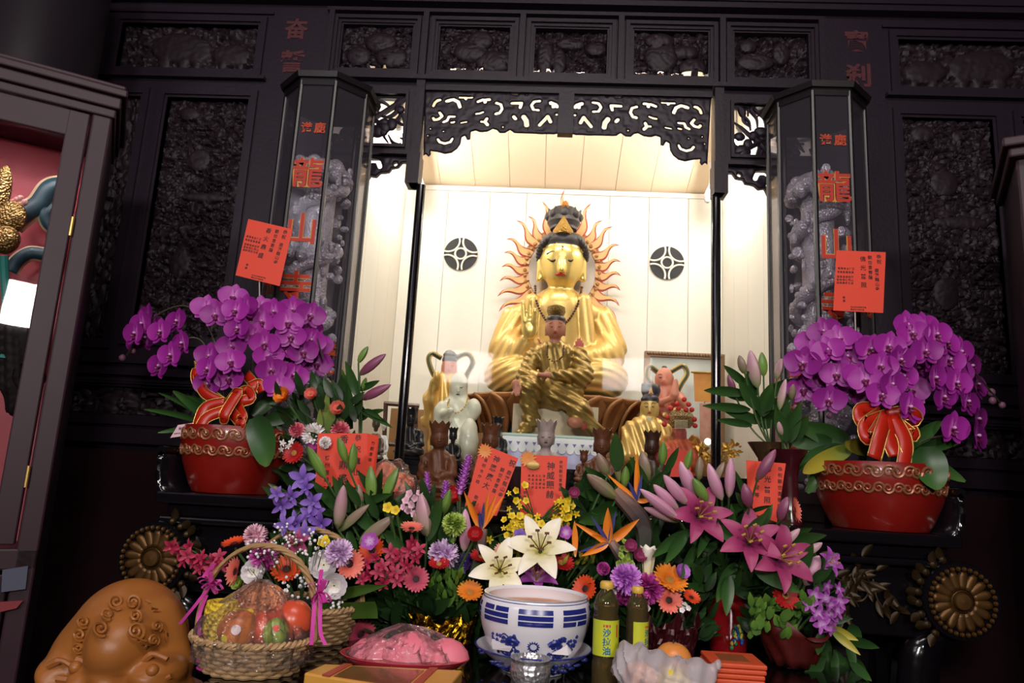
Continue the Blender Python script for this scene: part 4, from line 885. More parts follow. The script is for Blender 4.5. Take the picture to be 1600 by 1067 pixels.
def small_seated(name, label, cat, Yd, cx, top, bot, w, m, base=True, crown=True, group=None, mc=None, hand=True):
    """small crowned seated figure: px column cx, from crown top to seat bottom, width w"""
    s = SC(Yd); H = bot-top; t = thing(name, label, cat, s.p(cx-.03*H, bot), group); X = lambda f: cx-.054*(f)*H
    hw = .20*H if H > 60 else .22*H; hw = min(hw, w*.42)
    G = head(s, X(.22), top+.25*H, hw, hw*1.25, -.01, 0, 0)
    yb = top+.42*H
    G += [(0, [s.c((X(.7), top+.72*H, 0), (X(.5), top+.5*H, .01), w*.32, w*.26), s.e((X(.46), top+.47*H, .01), w*.36, w*.2, H*.07)], folds(220, 30, .0018), w*s.k*.1),
          (0, [s.c((X(.5)-w*.34, top+.5*H, 0), (X(.66)-w*.38, top+.68*H, -.02), w*.12, w*.13), s.c((X(.66)-w*.36, top+.68*H, -.02), (X(.7)-w*.06, top+.72*H, -w*s.k*.38), w*.12, w*.09), s.c((X(.5)+w*.34, top+.5*H, 0), (X(.66)+w*.38, top+.68*H, -.02), w*.12, w*.13), s.c((X(.66)+w*.36, top+.68*H, -.02), (X(.7)+w*.06, top+.72*H, -w*s.k*.38), w*.12, w*.09)], folds(150, 150, .0018), w*s.k*.06),
          (0, [s.e((X(.85)-w*.24, top+.82*H, -.03), w*.28, w*.3, H*.085), s.e((X(.85)+w*.24, top+.82*H, -.03), w*.28, w*.3, H*.085), s.e((X(.85), top+.84*H, -.03), w*.45, w*.34, H*.07)], folds(60, 260, .0016), w*s.k*.08)]
    if hand: G.append((0, [s.e((X(.6)-w*.3, top+.55*H, -w*s.k*.3), w*.055, w*.05, H*.045)], None, .004))
    sculpt(G, k=w*s.k*.12, res=72).build('body', m, t)
    if crown: open_crown(s, t, X(.12), top+.12*H, hw*1.25, hw*.7, -.01, mc or m)
    fw = hw
    if H > 55: face(s, t, X(.22), top+.25*H, fw, fw*1.25, 0, -.01-fw*s.k*.5, lips=m_brow if m is not m_pinkskin else m_lip, brows=False)
    if base:
        b = MB(); c = V3(s.p(X(.95), top+.92*H, -.02)); zb = c.z-(bot-top-.92*H)*s.k*1.05
        b.lathe([(w*.5*s.k, zb-c.z), (w*.52*s.k, (zb-c.z)*.55), (w*.44*s.k, (zb-c.z)*.45), (w*.5*s.k, (zb-c.z)*.12), (w*.40*s.k, .006)], c, 24, sy=.8); b.build('seat', m, t)
    return t, s
small_seated('bronze_statue', 'shiny black bronze crowned statue behind the glass, beside the left glazing bar', 'statue', 3.25, 643, 632, 722, 46, m_bronze)
small_seated('bronze_statue', 'small black bronze statue between the brown wooden statue and the white jade one', 'statue', 3.2, 709, 663, 735, 28, m_bronze)
small_seated('bronze_statue', 'black crowned figure partly hidden behind the second brown wooden statue', 'statue', 3.12, 779, 645, 735, 34, m_bronze)
# wooden and stone figures on the altar before the glass
ZW = 2.86
small_seated('wooden_statue', 'brown carved wooden seated statue with crown, nearest the left glazing bar', 'statue', 2.78, 688, 652, 782, 62, m_camphor)
small_seated('wooden_statue', 'brown crowned wooden statue behind the tilted red greeting card', 'statue', 2.86, 768, 655, 785, 58, m_camphor)
small_seated('stone_statue', 'pale grey stone crowned statue behind the upright red card in the centre', 'statue', 2.80, 855, 648, 790, 60, m_stone)
small_seated('wooden_statue', 'brown wooden crowned statue right of the pale stone one, behind lily buds', 'statue', 2.84, 942, 662, 795, 58, m_camphor)
small_seated('wooden_statue', 'dark brown crowned wooden figure in front of the tall headdress statue', 'statue', 2.84, 1020, 665, 795, 50, mat('dark_camphor', '#4a2a1c', .4, noise=('#2e1a12', 25)))
b_, s_ = small_seated('wooden_statue', 'tiny brown wooden figure beside the wooden statue right of centre', 'statue', 2.9, 913, 700, 760, 26, m_camphor)
# golden statue with tall black headdress
s = SC(3.38); t = thing('headdress_statue', 'gold faced statue with tall black headdress and gold robe, right of the pedestal', 'statue', s.p(1008, 760))
G = head(s, 1015, 637, 27, 36, -.02, 1, 2); ff = folds(150, 40, .004)
G += [(2, [s.e((1017, 612, .01), 14, 13, 14), s.c((1006, 610, .01), (1004, 600, .01), 4, 2.5), s.c((1028, 610, .01), (1029, 602, .01), 4, 2.5)], None, .01), (0, [s.c((1010, 672, 0), (1005, 750, 0), 24, 32), s.e((1010, 670, 0), 34, 18, 14), s.c((986, 674, 0), (980, 710, -.05), 13, 15), s.c((1036, 674, 0), (1036, 705, -.05), 12, 12)], ff, .03), (3, [s.e((1012, 664, -.045), 7, 6, 12)], None)]
sculpt(G, k=.02, res=100).build('body', [m_gold, mat('pale_gold_skin', '#d8b46a', .35, .25), mat('headdress_black', '#2a2230', .45), mat('pale_collar', '#c9c3a4', .5)], t)
face(s, t, 1015, 636, 27, 36, 1, -.02-.042)
b = MB(); c = V3(s.p(1017, 610, -.045)); b.add([c+V3(q) for q in ((-.012, 0, -.018), (.012, 0, -.018), (0, -.004, .02), (0, -.01, -.01))], [(0, 1, 3), (1, 2, 3), (2, 0, 3)]); b.build('headdress_jewel', mat('pale_orange_jewel', '#e0a070', .4), t)
# child attendant with joined palms
s = SC(3.62); t = thing('child_statue', 'pink skinned child statue with joined palms and looped ribbon, right in the niche', 'statue', s.p(1040, 745))
G = head(s, 1038, 590, 27, 30, -.02, 1, None); ff = folds(90, 120, .004)
G += [(1, [s.c((1038, 615, 0), (1036, 640, 0), 17, 17), s.e((1038, 616, 0), 26, 14, 10), s.c((1016, 618, 0), (1020, 634, -.07), 7, 7), s.c((1020, 634, -.07), (1048, 622, -.14), 6.5, 4.5), s.c((1062, 620, 0), (1066, 632, -.06), 8, 8), s.c((1066, 632, -.06), (1054, 620, -.14), 7, 4.5), s.c((1052, 616, -.15), (1055, 593, -.15), 5, 2.2), s.c((1056, 616, -.15), (1057, 594, -.15), 5, 2.2), s.e((1038, 597, -.055), 5, 4, 3)], None, .008),
      (0, [s.c((1036, 645, 0), (1032, 735, 0), 22, 30)], ff), (2, [s.e((1038, 574, -.02), 4.5, 4, 3)], None, .002)]
sculpt(G, k=.015, res=110).build('body', [mat('crimson_apron', '#96403f', .5, noise=('#b5663a', 26)), m_pinkskin, m_hair], t)
face(s, t, 1037, 590, 27, 30, 1, -.02-.042)
for k in range(3):
    b = MB(); b.lathe([(4*s.k, 0), (4*s.k, .004), (0, .006)], (0, 0, 0), 14); place(b, T(s.p(1022+17*k, 640+8*(k % 2), -.085)) @ Matrix.Rotation(PI/2, 4, 'X')); b.build('gold_medallion', m_ribgold, t)
ribbon_loop(s, t, [(1028, 582, .06), (1014, 573, .05), (1010, 588, .03), (1018, 602, .01), (1012, 618, 0)], 8, [m_ribgold, m_olive]); ribbon_loop(s, t, [(1046, 582, .06), (1066, 572, .05), (1073, 584, .03), (1064, 600, .01), (1058, 612, 0)], 8, [m_ribgold, m_olive])
# red sea-goddess figure with beaded crown
s = SC(3.22); t = thing('beaded_crown_statue', 'small red robed statue with beaded crown and red pompons, behind the right lily buds', 'statue', s.p(1065, 755))
G = head(s, 1064, 676, 17, 22, -.02, 1, None)
G += [(0, [s.c((1064, 700, 0), (1062, 755, 0), 16, 30), s.e((1064, 700, 0), 20, 14, 10), s.c((1046, 700, 0), (1048, 725, -.06), 10, 10), s.c((1082, 700, 0), (1078, 725, -.06), 10, 10)], folds(150, 60, .003), .02), (2, [s.c((1042, 690, .04), (1032, 740, .04), 10, 20), s.c((1084, 690, .04), (1092, 740, .04), 10, 20)], folds(90, 60, .003))]
sculpt(G, k=.02, res=90).build('body', [mat('red_brocade', '#b8382c', .5, noise=('#d06a3a', 30)), mat('rose_face', '#c0605c', .45), mat('amber_cloak', '#c08a35', .4, .3, noise=('#8a3a28', 18))], t)
b = MB(); c = V3(s.p(1064, 662, .0)); b.lathe([(14*s.k, -6*s.k), (19*s.k, 0), (21*s.k, 10*s.k), (14*s.k, 20*s.k), (0, 24*s.k)], c, 20); b.build('crown', mat('crown_mixed', '#b59a66', .4, .5, bump=(150, 1, 'v'), noise=('#7a5a3a', 30)), t)
for x, y in ((1048, 638), (1058, 631), (1069, 624), (1076, 632), (1081, 640), (1043, 652), (1085, 655), (1038, 663), (1086, 665), (1060, 638), (1072, 640)):
    b = MB(); b.ball(s.p(x, y, -.06), 4*s.k, 9, 7); b.build('pompon', mat('pompon_red', '#c9302c', .7), t)
for k in range(9):
    b = MB(); x = 1055+2.3*k
    for j in range(6): b.ball(s.p(x, 657+2.4*j, -.075), 1.0*s.k, 5, 4)
    b.build('bead_strand', mat('ivory_beads', '#d8cba8', .35), t)
# framed picture, hanging banner and small things at the right of the niche
s = SC(4.0); P = [s.p(1007, 549), s.p(1134, 556), s.p(1130, 735), s.p(998, 730)]; x0, x1 = P[3][0]+.02, P[1][0]-.01; z0, z1 = NZF+.01, P[0][2]
t = thing('framed_picture', 'large framed picture leaning behind the child statue at the right', 'picture', ((x0+x1)/2, s.Y, z0))
b = MB(); fr(b, x0+.03, x1-.03, z0+.03, z1-.03, .03, s.Y-.02, s.Y+.02); 
for k in range(26): b.ball((x0+.02+(x1-x0-.04)*k/25, s.Y-.02, z1-.012), .011, 6, 4)
b.build('frame', mat('carved_frame', '#8a6a50', .45, .2), t)
b = MB(); b.box((x0+.03, s.Y, z0+.03), (x1-.03, s.Y+.012, z1-.03)); b.build('picture_sheet', mat('pale_picture', '#e9e6da', .4, noise=('#c3cfd0', 9)), t, smooth=False)
s = SC(3.7); t = thing('hanging_banner', 'small yellow embroidered banner with red tassels beside the right glazing bar', 'banner', s.p(1098, 580))
b = MB(); b.prism([s.p(1084, 582), s.p(1118, 584), s.p(1118, 628), s.p(1086, 627)], (0, .008, 0)); b.build('cloth', mat('yellow_brocade', '#e0a640', .5, noise=('#c06a30', 22)), t, smooth=False)
b = MB(); b.prism([s.p(1094, 630), s.p(1116, 630), s.p(1114, 690), s.p(1094, 690)], (0, .008, 0)); b.build('lower_panel', mat('rose_brocade', '#cfa890', .5, noise=('#b5655a', 30)), t, smooth=False)
b = MB(); b.tube([s.p(1080, 581, -.01), s.p(1122, 583, -.01)], .006, 8); b.tube([s.p(1101, 700, .02), s.p(1101, 581, .02)], .004, 6); b.tube([s.p(1101, 690, .02), s.p(1101, 745, .02)], .012, 8); b.build('rod', m_brass, t)
s = SC(3.35); t = thing('offering_pineapple', 'green crowned pineapple offering at the foot of the right glazing bar', 'pineapple', s.p(1118, 735))
b = MB(); c = V3(s.p(1118, 722)); b.lathe([(.02, -.05), (.05, -.04), (.055, 0), (.04, .045), (0, .055)], c, 18); b.build('fruit', mat('pineapple_skin', '#b08a3a', .6, bump=(90, 1, 'v')), t)
b = MB()
for k in range(16):
    a = k*2.4; r_ = .2+.5*(k/16); b.petal(T(c+V3((0, 0, .045))) @ frame(V3((math.cos(a), math.sin(a), 0))), .09, .02, lambda q: 1-q*.95, bend=r_*1.3, n=5, m=2)
b.build('leaf_crown', mat('pineapple_leaf', '#5f7a55', .5), t)
s = SC(3.2)
for k, (x, y, lb) in enumerate(((1092, 700, 'gold paper flower ornament left of the right glazing bar'), (1141, 703, 'gold paper flower ornament right of the right glazing bar'))):
    t = thing('gold_ornament', lb, 'ornament', s.p(x, 745)); r_ = random.Random(k); c = V3(s.p(x, y)); b = MB(); b.tube([c, (c.x, c.y, NZF+.01)], .008, 8); b.build('stand', m_brass, t); b = MB()
    for j in range(40): b.petal(T(c+V3((r_.uniform(-.035, .035), r_.uniform(-.02, .02), r_.uniform(-.03, .03)))) @ Matrix.Rotation(r_.random()*6.28, 4, 'Y') @ Matrix.Rotation(r_.random()*2, 4, 'X'), .03, .012, n=3, m=2)
    b.build('gold_leaves', mat('bright_gold_leaf', '#e3b04a', .3, .6), t)
b = MB(); b.ball(SC(3.3).p(1106, 690), .016, 12, 8); o = b.build('white_bulb', mat('bulb_white', '#fffaf0', .3, emit=('#fff6e6', 2)), loc=SC(3.3).p(1106, 690)); props(o, 'small white bulb beside the right glazing bar', 'bulb')
# left end of the niche: stand, bust and white figure
s = SC(3.45); t = thing('wooden_rack', 'small dark wooden rack standing behind the left glazing bar', 'rack', s.p(625, 735))
b = MB()
for (x0, y0), (x1, y1) in (((600, 630), (655, 634)), ((603, 630), (598, 735)), ((650, 634), (648, 735)), ((600, 693), (650, 697))): b.tube([s.p(x0, y0), s.p(x1, y1)], .011, 4)
b.build('bars', mat('rack_brown', '#5a3a34', .4), t)
small_seated('bronze_bust', 'brown bronze figure left of the glazing bar, above the folded red card', 'statue', 3.3, 589, 638, 735, 28, mat('brown_bronze', '#5f5048', .35, .4), crown=False)
small_seated('porcelain_figure', 'small white porcelain figure beside the brown bronze one', 'statue', 3.35, 601, 642, 735, 18, mat('white_porcelain', '#efeaea', .2), crown=False)
s = SC(3.9); b = MB(); b.box((s.p(612, 700)[0], 3.8, NZF), (s.p(690, 700)[0], 3.95, s.p(650, 642)[2])); o = b.build('wooden_box', mat('box_tan', '#a57a4c', .5), loc=s.p(650, 735), smooth=False); props(o, 'tan wooden box behind the black bronze statue', 'box')
# ================================================================ flowers and leaves
m_leaf = mat('dark_leaf', '#2b4a22', .38, 0, .5, ramp=[(0, '#24401d'), (.7, '#345a28'), (1, '#46682f')])
m_leaf2 = mat('fresh_leaf', '#4f7a2a', .42, 0, .5, ramp=[(0, '#3b6322'), (1, '#6d9438')])
m_leafy = mat('yellowed_leaf', '#a89a2a', .45, ramp=[(0, '#4a6a24'), (.5, '#a59a34'), (1, '#b8a83c')])
m_vari = mat('striped_leaf', '#4a6e30', .45, ramp=[(0, '#3c5c28'), (1, '#8fa04a')])
m_stem = mat('green_stem', '#3d5a2a', .5)
m_stem2 = mat('dark_stem', '#3a3324', .5)
m_white = mat('white_petal', '#efe9ea', .5, ramp=[(0, '#e6dfc0'), (.4, '#f1ebec'), (1, '#ede6ea')])
PET = {
 'coral': ['#c04a38', '#e8705e', '#ec8474'], 'orangered': ['#a82a16', '#dd4a20', '#e2552a'], 'red': ['#7d1016', '#b81c20', '#c4282a'], 'orange': ['#d8601a', '#ee8420', '#f29438'],
 'pink': ['#b8405a', '#dc6a7c', '#e68a94'], 'deeppink': ['#8e2a44', '#c04660', '#cc5a6c'], 'lilac': ['#b890c4', '#d8b4de', '#e4cbe8'], 'palepink': ['#d898b0', '#e6b4c6', '#efcbd8'],
 'magenta': ['#8a1a6a', '#bb3a96', '#cc58aa'], 'violet': ['#a84ab8', '#c873d6', '#d690e0'], 'white': ['#e6e0c8', '#efe8e8', '#f3eef0'], 'green': ['#6a8a2a', '#9ab44a', '#b0c864'], 'crimson': ['#7a1030', '#aa2448', '#b83a58'],
 'purple': ['#4e3280', '#7a55b2', '#9070c4'], 'darkpink': ['#6a1a4a', '#96305f', '#ac4a74'], 'yellow': ['#c49a10', '#e8c820', '#f0d63a'], 'dendro': ['#c9a0d0', '#9a3f9e', '#a852ac'], 'salmon': ['#d07a60', '#e09880', '#eab09a']}
def pet(c): return mat('petal_'+c, PET[c][1], .5, 0, .35, ramp=[(0, PET[c][0]), (.45, PET[c][1]), (1, PET[c][2])])
PROTO = {}
def shp(p=.8, q=1.0): return lambda t: math.sin(PI*min(1, .06+t**q*.93))**p
def proto(kind, col):
    """parts of a flower of unit width facing -Y: [(part name, mesh)]"""
    key = (kind, col)
    if key in PROTO: return PROTO[key]
    P = []; R = lambda a: Matrix.Rotation(a, 4, 'Y'); b = MB(); r_ = random.Random(hash(kind) % 1000 if False else len(kind)*7+len(col))
    if kind == 'phal':
        for sg in (-1, 1): b.petal(R(sg*1.42) @ T((0, -.02, .03)), .50, .64, shp(.55, .8), bend=.35, cup=.12, n=8, m=6)
        for a, L, w in ((0, .46, .34), (2.5, .44, .30), (-2.5, .44, .30)): b.petal(R(a) @ T((0, .015, .03)), L, w, shp(.7), bend=.2, cup=.15, n=6)
        P.append(('bloom', b.mesh('bloom', mat('orchid_petal_'+col, '#a8289e', .45, 0, .35, ramp={'a': [(0, '#c86ac0'), (.25, '#9c2292'), (1, '#a2309c')], 'b': [(0, '#b855ae'), (.25, '#861a80'), (1, '#92268a')]}[col]))))
        b = MB(); b.petal(R(PI) @ T((0, -.05, .02)), .2, .16, shp(.6), bend=.9, cup=-.5, n=6); b.petal(R(2.2) @ T((0, -.07, .02)), .13, .12, bend=1.2, cup=-.4, n=5); b.petal(R(-2.2) @ T((0, -.07, .02)), .13, .12, bend=1.2, cup=-.4, n=5)
        P.append(('lip', b.mesh('lip', mat('orchid_lip', '#6e0f4e', .4))))
        b = MB(); b.ball((0, -.07, .025), (.04, .06, .045), 8, 6); P.append(('column', b.mesh('column', mat('orchid_column', '#d8a6d4', .4))))
    elif kind == 'gerbera':
        for ly, (n, L, y) in enumerate(((22, .5, 0), (18, .42, -.025))):
            for k in range(n): b.petal(R(2*PI*k/n+ly*.15+r_.uniform(-.04, .04)) @ T((0, y, .09)), L-.09, .165, shp(.5, .7), bend=r_.uniform(.0, .35), cup=.15, n=4, m=2, tip=.25)
        P.append(('petals', b.mesh('petals', pet(col))))
        b = MB(); b.lathe([(.13, .0), (.13, .03), (.09, .05), (0, .045)], n=18)
        for k in range(30): a = 2.4*k; q = .12*math.sqrt(k/30); b.ball((math.cos(a)*q, math.sin(a)*q, .045), .018, 5, 4)
        place(b, Matrix.Rotation(PI/2, 4, 'X')); P.append(('centre', b.mesh('centre', mat('gerbera_eye', '#3a1418', .6) if col in ('coral', 'deeppink', 'pink', 'orangered') else mat('gerbera_eye_light', '#b8863a', .6))))
    elif kind in ('chrys', 'pompon'):
        n = 170 if kind == 'chrys' else 110
        for k in range(n):
            h = k/n; a = 2.4*k; el = (PI/2)*(1-h**.6*1.25); d = V3((math.cos(a)*math.cos(el), -math.sin(el), math.sin(a)*math.cos(el)))
            sc = .5 if kind == 'chrys' else .42; L = .26 if kind == 'chrys' else .17
            X = T(d*(sc-L*.95) + V3((0, .1, 0))) @ zframe(d, a*1.3); b.petal(X, L, .12 if kind == 'chrys' else .13, shp(.4, .6), bend=r_.uniform(-.2, .8), cup=.3, n=4, m=2)
        b.ball((0, .08, 0), (.3, .22, .3), 10, 8); P.append(('petals', b.mesh('petals', pet(col))))
    elif kind == 'lily':
        for k in range(6):
            w = .30 if k % 2 else .36; b.petal(R(2*PI*k/6) @ T((0, .1, .03)) , .66, w*.86, shp(.8, .85), bend=-1.5, cup=.25, n=10, m=4, tip=1.12, wave=.08)
        P.append(('petals', b.mesh('petals', pet(col) if col != 'white' else mat('lily_white', '#f1eada', .45, ramp=[(0, '#d8cf6a'), (.35, '#efe6b8'), (1, '#f4efe6')]))))
        b = MB()
        for k in range(6):
            a = 2*PI*k/6+.3; d = V3((math.cos(a)*.16, -.36, math.sin(a)*.16)); b.tube([(0, .05, 0), d*.6, d], .009, 5); e = d+V3((0, -.01, 0)); b.tube([e-V3((.03, 0, .02)), e+V3((.03, 0, .02))], .02, 6)
        P.append(('stamens', b.mesh('stamens', mat('brown_stamen', '#5a3416', .6) if col == 'white' else mat('yellow_stamen', '#b08a3a', .6))))
    elif kind == 'floret':
        for k, (L, w) in enumerate(((.5, .24), (.48, .28), (.46, .22), (.46, .22), (.48, .28))): b.petal(R(2*PI*k/5) @ T((0, 0, .02)), L, w, shp(.8), bend=r_.uniform(-.3, .4), cup=.2, n=5, m=3, tip=.15)
        b.petal(R(PI) @ T((0, -.05, 0)), .2, .18, bend=1.0, cup=-.4, n=4, m=2); P.append(('floret', b.mesh('floret', pet(col))))
    elif kind == 'blob':
        for k in range(5): a = 2*PI*k/5+.3; b.petal(R(a) @ T((0, 0, .02)), .42, .42, shp(.5), bend=.5, cup=.2, n=4, m=3)
        P.append(('floret', b.mesh('floret', pet(col))))
    elif kind == 'rose':
        for ly in range(6):
            for k in range(4+ly): b.petal(R(2*PI*k/(4+ly)+ly*.7) @ T((0, -.14+.045*ly, .02+.028*ly)), .24+.035*ly, .36, shp(.35, .6), bend=1.3-.24*ly, cup=.3, n=6, m=4, tip=-.1+.2*ly, wave=.10)
        P.append(('petals', b.mesh('petals', pet(col))))
    PROTO[key] = P; return P
def put(parts, X, parent, names=None):
    """link a flower's part meshes under parent; the first may carry the others as sub-parts"""
    first = None; rl = ROOT[parent.name]
    for nm, me in parts:
        o = bpy.data.objects.new(nm, me); COL.objects.link(o); o.parent = parent; o.matrix_local = T(-rl) @ X; ROOT[o.name] = rl
        first = first or o
    return first
def put_sub(parts, X, parent):
    o = bpy.data.objects.new(parts[0][0], parts[0][1]); COL.objects.link(o); o.parent = parent; o.matrix_local = T(-ROOT[parent.name]) @ X; ROOT[o.name] = ROOT[parent.name]
    for nm, me in parts[1:]:
        c = bpy.data.objects.new(nm, me); COL.objects.link(c); c.parent = o
    return o
def stem(a, b_, r, parent, m=m_stem, sag=.02, name='stem'):
    a, b_ = V3(a), V3(b_); mid = (a+b_)/2+V3((0, .02, -sag)); mb = MB(); mb.tube(bez([a, mid, b_], 5), r, 6); return mb.build(name, m, parent)
def cut(kind, col, px, py, Y, size, base, label, cat='flower', face=(0, -1, .35), roll=0, name=None, group=None, st=True):
    """one cut flower of `size` pixels; base = foot of its stem"""
    h = at(px, py, Y); k = Y/F_PX; bs = V3(at(*base)) if len(base) == 3 and base[0] > 50 else V3(base)
    nm = name or {'gerbera': 'gerbera', 'chrys': 'chrysanthemum', 'pompon': 'pompon_flower', 'lily': 'lily', 'rose': 'carnation', 'floret': 'orchid_flower', 'blob': 'small_flower'}[kind]
    t = thing(nm, label, cat, bs, group); f = V3(face).normalized()
    put(proto(kind, col), T(h) @ frame(f) @ Matrix.Rotation(roll, 4, 'Y') @ Matrix.Scale(size*k, 4), t)
    if st: stem(h-f*size*k*-.0+V3(f)*-.01, bs, .0035, t)
    return t
def leafq(mb, a, b_, w, up=None, bend=.5, shape=None, n=8, m=4, cup=.25):
    """leaf blade from a to b (points), width w"""
    a, b_ = V3(a), V3(b_); d = b_-a; L = d.length; z = d.normalized(); y = V3(up) if up else V3((0, 1, .2)); x = y.cross(z)
    if x.length < 1e-3: x = z.orthogonal()
    x.normalize(); y = z.cross(x); X = Matrix((x, y, z)).transposed().to_4x4(); X.translation = a
    ang = bend; k = math.sin(ang)/ang if abs(ang) > 1e-3 else 1
    mb.petal(X @ Matrix.Rotation(-ang/2*1.0, 4, 'X') if False else X, L*1.04, w, shape or shp(.8, .8), bend=bend, cup=cup, n=n, m=m, tip=-bend/2); return mb
def bud_mesh(tip, base, w, mats):
    tip, base = V3(tip), V3(base); d = tip-base; L = d.length; b = MB()
    prof = [(.18, 0), (.62, .10), (.92, .28), (1, .45), (.9, .65), (.6, .84), (.3, .95), (.06, 1)]; n = 12
    vs = []; ts = []
    X = zframe(d); X.translation = base
    for r, z in prof:
        for j in range(n): a = 2*PI*j/n; q = r*w/2*(1+.10*math.cos(3*a)); vs.append(X @ V3((math.cos(a)*q, math.sin(a)*q, z*L))); ts.append(z)
    b.add(vs, [(i*n+j, i*n+(j+1) % n, (i+1)*n+(j+1) % n, (i+1)*n+j) for i in range(len(prof)-1) for j in range(n)]+[tuple(range((len(prof)-1)*n, len(prof)*n))], ts); return b
BUD = {'green': mat('bud_green', '#6f9040', .4, ramp=[(0, '#7d9a48'), (.5, '#6f9440'), (1, '#5d7d3a')]), 'pinkgreen': mat('bud_pink_green', '#b08a90', .4, ramp=[(0, '#8fa060'), (.35, '#b89a94'), (.8, '#c090a0'), (1, '#c8a0a8')]),
       'pink': mat('bud_pink', '#c878a0', .4, ramp=[(0, '#b8a890'), (.3, '#c488a4'), (1, '#d8a4bc')]), 'dark': mat('bud_dark', '#6a3048', .4, ramp=[(0, '#6a5040'), (.3, '#7a3a58'), (1, '#8a4a68')]), 'olive': mat('bud_olive', '#7a7a50', .4, ramp=[(0, '#7f8c4c'), (.5, '#8a7a64'), (1, '#8f7468')])}
def stalk(name, label, cat, base, Y, buds, leaves=(), opens=(), stems=True, wscale=1.0, leafm=None):
    """lily stalk: buds [(tip px, base px, colour, width px)], leaves [(base px, tip px, width px)], open flowers [(px, py, size, colour, facing)]"""
    bs = at(*base); t = thing(name, label, cat, bs); k = Y/F_PX; r_ = random.Random(int(base[0])*3+len(label))
    for (tx, ty), (bx, by), c, w in buds:
        dy = r_.uniform(-.03, .03); a = at(bx, by, Y+dy); e = at(tx, ty, Y+dy-.015); o = bud_mesh(e, a, w*k*wscale, None).build('bud', BUD[c], t)
        if stems: stem(a, bs, .003, t)
    for (bx, by), (tx, ty), w in leaves:
        dy = r_.uniform(-.04, .03); b = MB(); leafq(b, at(bx, by, Y+dy+.02), at(tx, ty, Y+dy-.03), w*k*1.25, up=(r_.uniform(-.3, .3), 1, .4), bend=r_.uniform(.3, .8)); b.build('leaf', leafm or m_leaf, t)
    for px, py, sz, c, fc in opens:
        h = at(px, py, Y-.02); pt = proto('lily', c); put_sub(pt, T(h) @ frame(V3(fc)) @ Matrix.Rotation(r_.random(), 4, 'Y') @ Matrix.Scale(sz*k, 4), t)
        if stems: stem(h+V3((0, .02, -.005)), bs, .0035, t)
    return t
def foliage(label, cells, Y, n, L, W, m, name='foliage', seed=1, anchor=None, spread=1.0, cat='leaves', small=False):
    """leaf filling: cells = px rectangles (x0, y0, x1, y1)"""
    r_ = random.Random(seed); b = MB(); tot = [(c[2]-c[0])*(c[3]-c[1]) for c in cells]
    for _ in range(n):
        c = r_.choices(cells, tot)[0]; p = at(r_.uniform(c[0], c[2]), r_.uniform(c[1], c[3]), Y+r_.uniform(-.05, .09))
        an = V3(anchor) if anchor else p+V3((0, .1, -.3)); d = (p-an).normalized()+V3((r_.uniform(-1, 1), r_.uniform(-.9, .3), r_.uniform(-.7, .7)))*spread*.7; d.normalize()
        l = L*r_.uniform(.6, 1.25); leafq(b, p-d*l*.3, p+d*l*.7, W*r_.uniform(.7, 1.2), up=(r_.uniform(-.6, .6), 1, r_.uniform(-.2, .9)), bend=r_.uniform(-.2, .9), n=5 if not small else 3, m=2)
    loc = V3(b.v[0]); o = b.build(name, m, loc=loc); props(o, label, cat, kind='stuff'); return o
def breath(label, spots, Y, base, seed=1):
    r_ = random.Random(seed); b = MB(); bs = at(*base)
    for px, py, R_, n in spots:
        for k in range(n):
            a = r_.random()*6.28; q = R_*math.sqrt(r_.random()); p = at(px+q*math.cos(a), py+q*math.sin(a), Y+r_.uniform(-.04, .03)); b.mi = 0; b.ball(p, r_.uniform(.0026, .0046), 7, 5)
            if k % 2 == 0: b.mi = 1; b.tube([p, (p*.7+bs*.3)], .0008, 3, cap=False)
    o = b.build('babys_breath', [mat('tiny_white_bloom', '#f0ecf0', .6), m_stem], loc=at(spots[0][0], spots[0][1], Y)); return props(o, label, 'flowers', kind='stuff')
def spray(name, label, kind, col, base, Y, pts, size, cat='orchid', dy=.03, rl=.5, m=m_stem):
    """flower spray: florets as parts on one branching stem"""
    bs = at(*base); t = thing(name, label, cat, bs); k = Y/F_PX; r_ = random.Random(len(label)); P = proto(kind, col); wp = []
    for q in pts:
        px, py = q[:2]; sz = q[2] if len(q) > 2 else size; h = at(px, py, Y+r_.uniform(-dy, dy)); wp.append(h)
        f = V3((r_.uniform(-.6, .6), -1, r_.uniform(-.3, .6))); put(P, T(h) @ frame(f) @ Matrix.Rotation(r_.uniform(-rl, rl), 4, 'Y') @ Matrix.Scale(sz*k*r_.uniform(.9, 1.1), 4), t)
    b = MB(); cen = sum(wp, V3((0, 0, 0)))/len(wp)+V3((0, .03, 0)); b.tube([bs, (bs+cen)/2+V3((0, .01, 0)), cen], .003, 5)
    for h in wp: b.tube([cen, (cen+h)/2+V3((0, .02, .003)), h+V3((0, .006, 0))], .0016, 4)
    b.build('stem', m, t); return t
